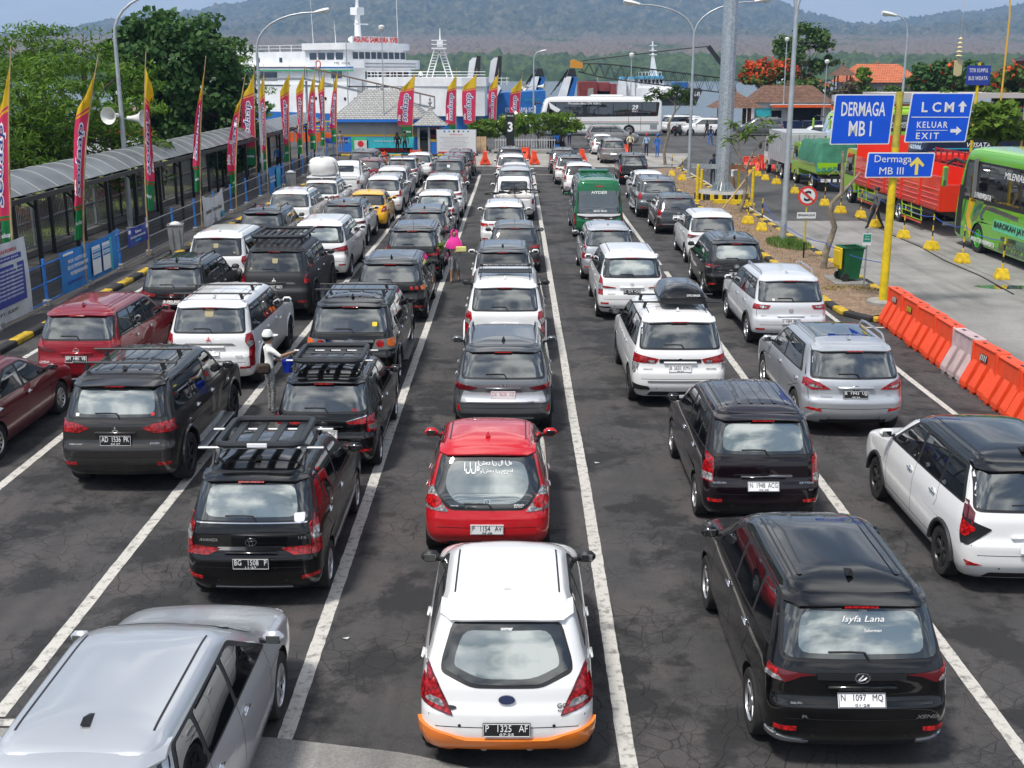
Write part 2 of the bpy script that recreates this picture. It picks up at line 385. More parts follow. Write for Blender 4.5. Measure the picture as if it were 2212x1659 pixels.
def body_mesh(c):
	"""closed shell from level slices; wheel arches are cut as real openings in the side rows"""
	st = STYLE[c.style]; H, L, hw0 = c.H, c.L, c.W / 2
	fr = pchip([(z * H, y) for z, y in (c.rear or st['rear'])]); ff = pchip([(z * H, y) for z, y in (c.front or st['front'])]); fw = pchip([(z * H, x) for z, x in st['wid']])
	c.yr = fr; c.yf = lambda z: L - ff(z); c.hw = lambda z: hw0 * fw(z)
	z0 = st['rear'][0][0] * H; crown = 0.045 * min(H, 1.8) / 1.6
	ztop = H - crown
	R = c.wr + (c.archgap or 0.055); zw = c.wr
	zs = []
	z = z0
	while z < ztop - 0.001: zs.append(z); z += 0.045 if H < 2 else 0.07
	zs += [ztop - .03, ztop - .012, ztop]
	za = zw + R - 0.0005
	zs = sorted([z for z in zs if abs(z - za) > 0.02] + [za])
	axles = c.axles; na = len(axles)
	nside = 5 * na + 4 * (na - 1) + 6
	rings = []; black_cols = []
	for z in zs:
		yr, yf, hw = fr(z), L - ff(z), hw0 * fw(z)
		rc = min(c.rc, hw * .5); rf = min(c.rf, hw * .6); br, bf = c.bow, c.bowf
		half = []
		for i in range(7):
			x = (hw - rc) * i / 6; half.append((x, yr + br * (x / hw) ** 2))
		yc = half[-1][1]
		for i in range(1, 5):
			a = pi / 2 * i / 5; half.append((hw - rc + rc * sin(a), yc + rc * (1 - cos(a))))
		y1 = yc + rc; yfc = yf - bf * ((hw - rf) / hw) ** 2; y2 = yfc - rf
		if z <= za + 1e-6:
			ys = []
			segs = []
			e = [y1]
			for k, ya in enumerate(axles):
				d = sqrt(max(0, R * R - (z - zw) ** 2)) if abs(z - zw) < R else (0.0 if z > zw else R)
				if z < zw: d = max(d, R * .985)
				d = max(d, 0.004)
				segs.append((ya - d, ya + d))
			row = []
			lo = y1
			for k, (a, b) in enumerate(segs):
				n = 3 if k == 0 else 4
				for i in range(n): row.append((lerp(lo, a, i / n), hw, 0))
				ins = hw - 0.24
				row += [(a, hw, 0), (a + .002, ins, 1), ((a + b) / 2, ins, 1), (b - .002, ins, 1), (b, hw, 0)]
				lo = b
				if k == na - 1:
					for i in range(1, 4): row.append((lerp(lo, y2, i / 3), hw, 0))
				else: lo = b + (segs[k + 1][0] - b) / 5
			row = row[:nside]
			while len(row) < nside: row.append(row[-1])
			half += [(x, y) for y, x, f in row]
		else:
			half += [(hw, lerp(y1, y2, i / (nside - 1))) for i in range(nside)]
		for i in range(1, 5):
			a = pi / 2 * i / 5; half.append((hw - rf + rf * cos(a), y2 + rf * sin(a)))
		for i in range(7):
			x = (hw - rf) * (1 - i / 6); half.append((x, yf - bf * (x / hw) ** 2))
		ym, hl = L / 2, L / 2
		half = [(x * (1 - c.barrel * max(0, abs((y - ym) / hl) - .25) ** 2 * 1.6), y) for x, y in half]
		ring = [(x, y, z) for x, y in half] + [(-x, y, z) for x, y in half[-2:0:-1]]
		rings.append(ring)
	n = len(rings[0])
	top = rings[-1]; ym = sum(p[1] for p in top) / n; hwt = max(p[0] for p in top); hl = (max(p[1] for p in top) - min(p[1] for p in top)) / 2
	for s in (.05, .14, .28, .48, .72):
		zz = ztop + crown * (1 - (1 - s) ** 2.4)
		rings.append([(x * (1 - s), ym + (y - ym) * (1 - s * hwt / hl), zz) for x, y, z in top])
	vs = [p for r in rings for p in r]; fs = []; ms = []
	nh = 11 + nside + 11
	inset = set()
	b = 11
	for k in range(na):
		b += 3 if k == 0 else 4
		inset |= {b, b + 1, b + 2, b + 3}; b += 5
	inset |= {n - 1 - j for j in inset}
	for i in range(len(rings) - 1):
		for j in range(n):
			j2 = (j + 1) % n
			fs.append((i * n + j, i * n + j2, (i + 1) * n + j2, (i + 1) * n + j))
			m = 0
			if i < len(zs) - 1:
				zc = (zs[i] + zs[i + 1]) / 2
				if j in inset and zs[i + 1] <= za + 1e-6: m = 1
				elif c.clad and zc < c.clad: m = 2
			if c.roofmat and (i >= len(zs) - 1 or zs[i] > c.roofz * H): m = 3
			ms.append(m)
	fs.append(tuple(range(n - 1, -1, -1))); ms.append(1)
	fs.append(tuple((len(rings) - 1) * n + j for j in range(n))); ms.append(3 if c.roofmat else 0)
	c.bvh = BVHTree.FromPolygons(vs, fs)
	me = bpy.data.meshes.new('body'); me.from_pydata(vs, [], fs)
	for m in (c.paint, M_tank, c.cladmat or M_black, c.roofmat or c.paint): me.materials.append(m)
	me.polygons.foreach_set('material_index', ms); smooth_mesh(me, 42)
	return me
DIRS = {'rear': Vector((0, 1, 0)), 'front': Vector((0, -1, 0)), 'right': Vector((-1, 0, 0)), 'left': Vector((1, 0, 0)), 'top': Vector((0, 0, -1))}
def hit(c, u, v, view):
	d = DIRS[view]
	o = {'rear': Vector((u, -3, v)), 'front': Vector((u, c.L + 3, v)), 'right': Vector((4, u, v)), 'left': Vector((-4, u, v)), 'top': Vector((u, v, 8))}[view]
	p, nrm, i, dist = c.bvh.ray_cast(o, d)
	if p is None:
		p, nrm, i, dist = c.bvh.find_nearest(o + d * (3 + (0 if view != 'top' else 3)))
		q = o + d * ((p - o).dot(d)); p = (p + q) / 2 if (p - q).length < .05 else p
	if nrm.dot(d) > 0: nrm = -nrm
	if view == 'rear' and abs(u) > .5 * c.W / 2:      # lamps and trims turn the corner but do not run along the side
		lim = c.yr(v) + c.bow + c.rc * .80
		if p.y > lim:
			lo, hi = .5 * abs(u), abs(u); s = 1 if u > 0 else -1
			for _ in range(9):
				m = (lo + hi) / 2; q, nn, i, dist = c.bvh.ray_cast(Vector((s * m, -3, v)), d)
				if q is None or q.y > lim: hi = m
				else: lo = m; p, nrm = q, nn
			if nrm.dot(d) > 0: nrm = -nrm
	return p, nrm
def panel(c, name, poly, view, m, off=0.006, parent=None, step=0.055, mirror=False, skirt=0.012):
	"""a plate that follows the shell: outline given as seen from one side, in metres"""
	res = []
	for sg in ((1, -1) if mirror else (1,)):
		vw = view; pl = poly
		if sg < 0:
			if view in ('rear', 'front', 'top'): pl = [(-u, v) for u, v in poly]
			else: vw = 'left'
		bm = bmesh.new()
		us = [p[0] for p in pl]; vv = [p[1] for p in pl]
		f = bm.faces.new([bm.verts.new((p[0], p[1], 0)) for p in pl])
		for ax, (lo, hi) in ((0, (min(us), max(us))), (1, (min(vv), max(vv)))):
			k = math.floor(lo / step) + 1
			while k * step < hi - 1e-4:
				co = [0, 0, 0]; no = [0, 0, 0]; co[ax] = k * step; no[ax] = 1
				bmesh.ops.bisect_plane(bm, geom=bm.verts[:] + bm.edges[:] + bm.faces[:], plane_co=co, plane_no=no); k += 1
		bed = [e for e in bm.edges if len(e.link_faces) == 1]
		low = {}
		for v in bm.verts:
			p, nrm = hit(c, v.co.x, v.co.y, vw)
			low[v] = p - nrm * skirt; v.co = p + nrm * off
		ex = {}
		for e in bed:
			a, b = e.verts
			for v in (a, b):
				if v not in ex: ex[v] = bm.verts.new(low[v])
			try: bm.faces.new((a, b, ex[b], ex[a]))
			except ValueError: pass
		bmesh.ops.recalc_face_normals(bm, faces=bm.faces)
		me = bpy.data.meshes.new(name); bm.to_mesh(me); bm.free(); me.materials.append(m); smooth_mesh(me, 40)
		o = obj(name, me, parent or c.root); res.append(o)
	return res[0] if len(res) == 1 else res
def strip(c, mb, pts, view, w=0.008, off=0.0015, closed=False):
	P = []
	q = pts + ([pts[0]] if closed else [])
	for a, b in zip(q[:-1], q[1:]):
		n = max(1, int((Vector(b) - Vector(a)).length / .08))
		for i in range(n): P.append((lerp(a[0], b[0], i / n), lerp(a[1], b[1], i / n)))
	P.append(q[-1])
	for a, b in zip(P[:-1], P[1:]):
		d = Vector((b[0] - a[0], b[1] - a[1]))
		if d.length < 1e-6: continue
		d.normalize(); nx, ny = -d.y * w / 2, d.x * w / 2
		vs = []
		for p in (a, b):
			for s in (-1, 1):
				h, nr = hit(c, p[0] + s * nx, p[1] + s * ny, view); vs.append(h + nr * off)
		mb.add(vs, [(0, 1, 3, 2)])
WHEEL = {}
def wheel_mesh(r, w, kind):
	k = (round(r, 3), round(w, 3), kind)
	if k in WHEEL: return WHEEL[k]
	t = MB(); rr = r * (.64 if kind != 'offroad' else .56)
	t.lathe([(rr, -w * .42), (rr + (r - rr) * .3, -w * .5), (r * .95, -w * .48), (r * .995, -w * .36), (r, -w * .12), (r, w * .12), (r * .995, w * .36), (r * .95, w * .48), (rr + (r - rr) * .3, w * .5), (rr, w * .42), (rr, 0)], 28, axis='x', cap=False)
	if kind == 'offroad':
		for i in range(22):
			a = 2 * pi * i / 22
			for s in (-1, 1): t.box((s * w * .38, 0, 0), (w * .2, .04, .05), M=Matrix.Rotation(a, 4, 'X') @ Matrix.Translation((0, 0, r)))
	tm = t.mesh('wheel', M_tyre, 40)
	m = MB()
	x = w * .36
	m.lathe([(rr * 1.0, w * .44), (rr * .94, w * .47), (rr * .9, x)], 28, axis='x', cap=False); m.use(1).lathe([(rr * .9, x), (rr * .88, 0.0), (.03, 0.0)], 28, axis='x', cap=False); m.use(0)   # lip, then barrel coloured near-black to paint in the shade of its cavity
	ns = {'multi': 10, 'five': 5, 'offroad': 6, 'dark': 6}.get(kind, 7)
	for i in range(ns):
		M = Matrix.Rotation(2 * pi * i / ns, 4, 'X')
		a = .16 if ns > 7 else .27
		vs = [(x * .95, -a * rr * .38, rr * .1), (x * .95, a * rr * .38, rr * .1), (x + .012, a * rr * .62, rr * .92), (x + .012, -a * rr * .62, rr * .92),
			(x * .5, -a * rr * .5, rr * .1), (x * .5, a * rr * .5, rr * .1), (x * .5, a * rr * .8, rr * .92), (x * .5, -a * rr * .8, rr * .92)]
		m.add([M @ Vector(v) for v in vs], [(0, 1, 2, 3), (0, 3, 7, 4), (1, 5, 6, 2), (0, 4, 5, 1)])
	m.lathe([(.001, x + .01), (.055, x + .008), (.06, x - .02)], 12, axis='x')
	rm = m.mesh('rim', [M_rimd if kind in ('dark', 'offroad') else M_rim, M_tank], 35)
	WHEEL[k] = (tm, rm); return WHEEL[k]
def plate(c, s, z, m_bg='b', date=None, x=0.0, w=0.43, h=0.135, parent=None):
	p, n = hit(c, x, z, 'rear')
	tilt = atan2(n.z, -n.y)
	mb = MB(); mb.box((0, 0, 0), (w, 0.014, h), bev=.004)
	bg, fg = {'b': (M_plateb, M_txtw), 'w': (M_platew, M_txtk), 'r': (M_platew, mat('letter_faded_red', (0.62, 0.30, 0.31), .5))}[m_bg]
	o = mb.obj('number_plate', bg, c.root, None, (p.x, p.y - .02, p.z), (-tilt, 0, 0))
	if s:
		fm = MB()
		for a, b in (((-w / 2 + .008, h / 2 - .008), (w / 2 - .008, h / 2 - .008)), ((-w / 2 + .008, -h / 2 + .008), (w / 2 - .008, -h / 2 + .008)), ((-w / 2 + .008, -h / 2 + .008), (-w / 2 + .008, h / 2 - .008)), ((w / 2 - .008, -h / 2 + .008), (w / 2 - .008, h / 2 - .008))):
			fm.beam((a[0], -.0085, a[1]), (b[0], -.0085, b[1]), .005, .004)
		fm.obj('plate_border', fg, o)
		text(s, fg, o, (0, -.009, h * .14), w * .88, h * .5, name='plate_number')
		if date: text(date, fg, o, (0, -.009, -h * .31), w * .3, h * .17, name='plate_date')
	return o
def emblem(c, kind, z, size=.1, x=0.0, m=None):
	p, n = hit(c, x, z, 'rear'); m = m or M_chrome
	mb = MB(); r = size / 2; tr = size * .055
	def ring(rx, rz, cx=0, cz=0, N=20): mb.tube([(cx + rx * cos(2 * pi * i / N), 0, cz + rz * sin(2 * pi * i / N)) for i in range(N)], tr, 5, closed=True)
	def line(*pts): mb.tube([(q[0], 0, q[1]) for q in pts], tr, 5)
	if kind == 'ovals': ring(r, r * .7); ring(r * .35, r * .66); ring(r * .75, r * .22, 0, r * .38)
	elif kind == 'diamonds':
		for k in range(3):
			a = pi / 2 + k * 2 * pi / 3
			pts = [(0, 0), (r * .5 * cos(a + .52), r * .5 * sin(a + .52)), (r * cos(a), r * sin(a)), (r * .5 * cos(a - .52), r * .5 * sin(a - .52))]
			mb.prism(pts, -.006, .004, 'y')
	elif kind == 'framed_h':
		for sx in (-1, 1): line((sx * r * .42, r * .55), (sx * r * .34, 0), (sx * r * .42, -r * .55))
		line((-r * .34, 0), (r * .34, 0)); pts = rpoly([(-r, r * .8), (r, r * .8), (r * .72, -r * .8), (-r * .72, -r * .8)], r * .4)
		mb.tube([(q[0], 0, q[1]) for q in pts], tr, 5, closed=True)
	elif kind == 'slant_h': ring(r, r * .6); line((-r * .5, -r * .4), (-r * .2, r * .4)); line((r * .2, -r * .4), (r * .5, r * .4)); line((-r * .5, -.1 * r), (r * .5, .1 * r))
	elif kind == 's_shape':
		mb.prism([(-.75 * r, .3 * r), (0, .95 * r), (.55 * r, .5 * r), (.28 * r, .3 * r), (0, .5 * r), (-.2 * r, .3 * r), (.75 * r, -.3 * r), (0, -.95 * r), (-.55 * r, -.5 * r), (-.28 * r, -.3 * r), (0, -.5 * r), (.2 * r, -.3 * r)], -.006, .004, 'y')
	elif kind == 'd_shape': ring(r, r * .68); line((-r * .55, -r * .35), (r * .1, r * .4), (r * .6, r * .1), (-r * .1, -r * .35), (-r * .55, -r * .35))
	elif kind == 'ring_bar': ring(r, r); mb.box((0, 0, 0), (size * 1.15, .012, size * .2))
	elif kind == 'w_shape': line((-r, r * .6), (-r * .5, -r * .6), (0, r * .3), (r * .5, -r * .6), (r, r * .6))
	elif kind == 'oval': mb.prism(ellipse(0, 0, r, r * .55, 16), -.01, .006, 'y')
	elif kind == 'lion': line((-r * .3, -r), (-r * .1, 0), (-r * .5, r * .4), (0, r), (r * .4, r * .3), (r * .1, -.1 * r), (r * .4, -r))
	tilt = atan2(n.z, -n.y)
	return mb.obj('emblem', m, c.root, 30, (p.x, p.y - .012, p.z), (-tilt, 0, 0))
def badge(c, s, x, z, w, h=None, m=None, shear=0.0, name='badge_lettering', bold=0.01, view='rear'):
	p, n = hit(c, x, z, view); tilt = atan2(n.z, -n.y)
	return text(s, m or M_chr_txt, c.root, (p.x, p.y - (.022 if 'window' in name else .016), p.z + (.006 if 'window' in name else 0)), w, h, (pi / 2 - tilt, 0, atan2(n.x, -n.y) * .8), name=name, shear=shear, bold=bold)
DEF = dict(style='mpv', L=4.2, W=1.68, H=1.68, wr=.32, axles=None, rc=.20, rf=.30, bow=.055, bowf=.13, barrel=.065, clad=None, cladmat=None, roofmat=None, roofz=.95,
		rear=None, front=None, archgap=None, wheel='multi', glass=None, gmat=None, lights=None, spoiler=.13, rails=None, fin=True, mirror='paint', flare=None, seams=True,
		plate=None, emblem=None, badges=(), windows=3, third=True, wiper=True, reflect=None, trims=(), handles='chrome', lod=0, skirt=None, belt=.645)
def make_car(label, paint_key, loc, rz=0.0, name='parked_car', cat='car', group=None, **kw):
	c = Car(); c.__dict__.update(DEF); c.__dict__.update(kw)
	c.paint = PAINT[paint_key] if isinstance(paint_key, str) else paint_key
	if isinstance(c.roofmat, str): c.roofmat = PAINT[c.roofmat]
	if isinstance(c.cladmat, str): c.cladmat = PAINT[c.cladmat]
	H, L, W = c.H, c.L, c.W; hw = W / 2
	if c.axles is None: c.axles = (0.175 * L, 0.175 * L + .615 * L)
	c.root = thing(name, label, cat, loc, rz, group)
	obj('body', body_mesh(c), c.root)
	R = lambda pl: [(x * hw, z * H) for x, z in pl]
	# glass
	gp = c.glass or [(-.80, .655), (.80, .655), (.73, .905), (-.73, .905)]
	panel(c, 'rear_window_surround', rpoly(R([(x * 1.045, z + (.012 if z > .8 else -.018)) for x, z in gp]), .07), 'rear', M_black, .004)
	gl = panel(c, 'rear_window', rpoly(R(gp), .08), 'rear', G_dark if c.gmat is G_pale else (c.gmat or G_mid), .010)
	if c.gmat is G_pale:                                  # dark printed border round a lighter pane
		mx_, mz_ = 0.0, (min(z for x, z in gp) + max(z for x, z in gp)) / 2
		panel(c, 'window_pane', rpoly(R([(x * .83, mz_ + (z - mz_) * .80) for x, z in gp]), .11), 'rear', G_pale, .0135, gl)
	if c.lod < 2 and c.style != 'pickup':
		panel(c, 'rear_valance', rpoly(R([(-.66, .14), (.66, .14), (.60, .195), (-.60, .195)]), .03), 'rear', M_black, .004)
		zh = (c.plate[1] if c.plate else .40 * H) + .115
		if c.style in ('mpv', 'suv'):
			q = MB(); p_ = hit(c, 0, zh, 'rear')[0]; q.box((0, p_.y - .012, p_.z), (.62, .05, .038), bev=.012); q.obj('tailgate_handle', c.paint, c.root, 40)
		for sx in (-1, 1): p_ = hit(c, sx * .48 * hw, .235 * H, 'rear')[0]; MB().tube([(p_.x, p_.y - .004, p_.z), (p_.x, p_.y + .02, p_.z)], .011, 8).obj('parking_sensor', M_black, c.root)
	zb, zt = c.belt * H, .905 * H
	# windscreen
	panel(c, 'windscreen', rpoly([(-.80 * hw, zb + .03), (.80 * hw, zb + .03), (.66 * hw, zt), (-.66 * hw, zt)], .08), 'front', G_side, .006, step=.09)
	# side glass: dark frame with one pane per door
	ya0, ya1 = c.yf(zb) - .45, c.yf(zt) - .38
	yd0, yd1 = c.yr(zb) + (.30 if c.style != 'sedan' else .55), c.yr(zt) + (.33 if c.style != 'sedan' else .2)
	if c.windows == 2: yd0 += .22; yd1 += .28
	fz = lambda y: zb + .03 * (ya0 - y) / (ya0 - yd0)
	yb = ya0 - 1.02; yc = yb - .82
	if c.windows == 2: yc = yd0 + .02
	for view, sg in (('right', 1), ('left', -1)):
		panel(c, 'window_frame', rpoly([(ya0 + .1, zb - .012), (ya1 + .04, zt + .015), (yd1 - .05, zt + .012), (yd0 - .07, fz(yd0) - .012)], .06), view, M_black, .004, step=.09)
		panes = [[(ya0, zb + .012), (ya1 - .02, zt - .012), (yb + .05, zt - .005), (yb + .05, fz(yb) + .012)],
				[(yb - .03, fz(yb) + .012), (yb - .03, zt - .005), (max(yc, yd1) + .03, zt - .008), (yc + .03, fz(yc) + .012)]]
		if c.windows == 3: panes.append([(yc - .04, fz(yc) + .012), (yc - .04, zt - .008), (yd1, zt - .012), (yd0, fz(yd0) + .012)])
		for pl in panes: panel(c, 'side_window', rpoly(pl, .04), view, G_side, .009, step=.09)
	# lamps
	for li, (pl, m) in enumerate(c.lights or [([(.74, .44), (.985, .44), (.985, .62), (.80, .62)], M_lens)]):
		q = rpoly(R(pl), .02)
		for o in panel(c, 'tail_light' if m in (M_lens, M_lensb, M_lensd) else ('light_trim' if m in (M_black, M_chrome, M_grey) else 'light_lens'), q, 'rear', m, .010 + .004 * li, step=.045, mirror=True): pass
	if c.reflect is not False:
		rz_ = c.reflect or [(.66, .265), (.88, .265), (.88, .29), (.66, .29)]
		panel(c, 'rear_reflector', R(rz_), 'rear', M_lensb, .008, mirror=True)
	for nm, pl, m, mir in c.trims: panel(c, nm, rpoly(R(pl), .015), 'rear', m, .012, mirror=mir)
	# headlamps and grille
	panel(c, 'headlight', rpoly([(.55 * hw, .42 * H), (.9 * hw, .44 * H), (.86 * hw, .5 * H), (.5 * hw, .47 * H)], .03), 'front', M_clear, .006, mirror=True)
	panel(c, 'grille', rpoly([(-.45 * hw, .3 * H), (.45 * hw, .3 * H), (.5 * hw, .44 * H), (-.5 * hw, .44 * H)], .03), 'front', M_black, .005)
	# spoiler lip over the rear glass
	if c.spoiler:
		zsp = .945 * H; ysp = c.yr(zsp); sp = c.spoiler; mb = MB(); rows = []
		for i in range(13):
			t = -1 + 2 * i / 12; x = t * hw * .755; e = 1 - abs(t) ** 6 * .55; b = c.bow * (x / hw) ** 2 + (.10 if abs(t) > .99 else .0)
			zz = zsp - .035 * t * t
			rows.append([(x, ysp + b + .16, zz + .020), (x, ysp + b + .02, zz + .014), (x, ysp + b - sp * e, zz - .012 - sp * .12), (x, ysp + b - sp * e + .008, zz - .032 - sp * .12), (x, ysp + b + .03, zz - .05)])
		mb.grid(rows); mb.add(rows[0], [(0, 1, 2, 3, 4)]); mb.add(rows[-1], [(4, 3, 2, 1, 0)])
		sm = c.roofmat if c.roofmat else c.paint
		spo = mb.obj('spoiler', sm, c.root, 40)
		if c.third: MB().box((0, ysp - sp * .96, zsp - .03 - sp * .12), (.3, .02, .014)).obj('brake_light', M_lensb, spo)
	# wheels
	ww = .2 if c.wr < .36 else .26
	tm, rm = wheel_mesh(c.wr, ww, c.wheel)
	for sx in (-1, 1):
		for ya in c.axles:
			ox = hw - ww / 2 - (.015 if c.wheel != 'offroad' else -.05)
			o = obj('wheel', tm, c.root, (sx * ox, ya, c.wr), (0, 0, 0 if sx > 0 else pi))
			obj('rim', rm, o)
	# mirrors
	zm = zb + .05; ym = ya0 + .05; xm = c.hw(zm) * .99
	for sx in (-1, 1):
		mb = MB(); mb.box((sx * (xm + .13), ym, zm + .035), (.20, .10, .13), bev=.045); mb.use(1); mb.beam((sx * (xm - .03), ym + .02, zm - .01), (sx * (xm + .08), ym + .01, zm), .05, .035)
		o = mb.obj('side_mirror', [M_black if c.mirror == 'black' else c.paint, M_black], c.root, 40)
		MB().box((sx * (xm + .132), ym - .047, zm + .035), (.13, .012, .08), bev=.005).obj('mirror_glass', G_mid, o)
	if c.fin == 'rod':
		MB().tube([(0, c.yr(.95 * H) + .28, H - .01), (0, c.yr(.95 * H) + .02, H + .22)], [.006, .003], 5).obj('antenna', M_black, c.root)
	elif c.fin:
		yfn = c.yr(.95 * H) + .34; mb = MB()
		mb.add([(-.035, yfn - .08, H - .012), (.035, yfn - .08, H - .012), (.02, yfn + .10, H - .012), (-.02, yfn + .10, H - .012), (-.006, yfn - .07, H + .055), (.006, yfn - .07, H + .055)], [(0, 1, 5, 4), (1, 2, 5), (3, 0, 4), (2, 3, 4, 5), (0, 3, 2, 1)])
		mb.obj('antenna_fin', M_black if c.fin == 'black' or c.roofmat else c.paint, c.root)
	if c.rails:
		zr = .955 * H
		for sx in (-1, 1):
			xr = c.hw(.97 * H) * sx; y0, y1 = c.yr(zr) + .22, c.yf(zr) - .25
			pts = [(xr * .96, y0, zr), (xr * .97, y0 + .12, H + .03)] + [(xr, lerp(y0 + .3, y1 - .3, i / 5), H + .045) for i in range(6)] + [(xr * .97, y1 - .1, H + .03), (xr * .96, y1, zr)]
			MB().tube(pts, .02, 6).obj('roof_rail', M_rail if c.rails == 'silver' else M_black, c.root, 40)
	elif c.style != 'van' and c.style != 'coach':
		for sx in (-1, 1):
			mb = MB(); strip(c, mb, [(sx * hw * .60, c.yr(.95 * H) + .25), (sx * hw * .60, c.yf(.95 * H) - .25)], 'top', .018, .003)
			mb.obj('roof_channel', M_black, c.root)
	if c.wiper:
		zg = (gp[0][1] + .02) * H; p, n = hit(c, 0.0, zg - .03, 'rear'); mb = MB()
		pts = [hit(c, x, zg + dz, 'rear')[0] + Vector((0, -.03, .0)) for x, dz in ((.06, -.03), (.02, .03), (-.1, .035), (-.3, .03))]
		mb.tube(pts, .010, 5); mb.obj('rear_wiper', M_black, c.root)
	if c.lod < 2:
		for sx, view in ((1, 'right'), (-1, 'left')):
			for yy in (yb + .16, yc + .10):
				p, n = hit(c, yy, zb - .13, view); mb = MB()
				mb.box((p.x + sx * .02, p.y, p.z), (.022, .19, .03), bev=.01); mb.box((p.x + sx * .005, p.y, p.z), (.02, .08, .07), bev=.008)
				mb.obj('door_handle', M_chrome if c.handles == 'chrome' else c.paint, c.root, 40)
		if c.seams:
			mb = MB(); zl = .24 * H
			for view in ('right', 'left'):
				strip(c, mb, [(ya0 + .02, zb), (ya0 + .1, zb - .35), (ya0 + .05, zl)], view)
				strip(c, mb, [(yb + .01, zb), (yb + .01, zl)], view)
				strip(c, mb, [(yc, fz(yc)), (yc - .06, zb - .2), (c.axles[0] + c.wr + .13, c.wr + .3)], view)
				strip(c, mb, [(c.axles[0] + c.wr + .16, zl), (c.axles[1] - c.wr - .12, zl)], view)
			strip(c, mb, R([(-.80, .93), (-.885, .66), (-.86, .40), (-.78, .335), (.78, .335), (.86, .40), (.885, .66), (.80, .93)]), 'rear')
			mb.obj('panel_gap', M_seam, c.root)['kind'] = 'stuff'
	if c.flare:
		for ya in c.axles:
			for sx, view in ((1, 'right'), (-1, 'left')):
				rr = c.wr + (c.archgap or .055); mb = MB(); pts = []
				for i in range(15):
					a = radians(4) + radians(172) * i / 14
					pts.append((sx * (hw - .012), ya + (rr + .02) * cos(a), c.wr + (rr + .02) * sin(a)))
				mb.tube(pts, .024 if c.flare == 'paint' else .030, 6); mb.obj('wheel_arch', M_black if c.flare == 'black' else c.paint, c.root, 50)
	if c.skirt:
		for sx in (-1, 1):
			mb = MB(); mb.box((sx * (hw + .02), (c.axles[0] + c.axles[1]) / 2, .36), (.17, c.axles[1] - c.axles[0] - 2 * c.wr - .2, .04), bev=.015); mb.obj('side_step', M_rail if c.skirt == 'silver' else M_black, c.root)
	if c.plate: plate(c, *c.plate)
	else: plate(c, '', .40 * H, 'w')
	if c.emblem: emblem(c, *c.emblem)
	for b in c.badges: badge(c, *b)
	return c
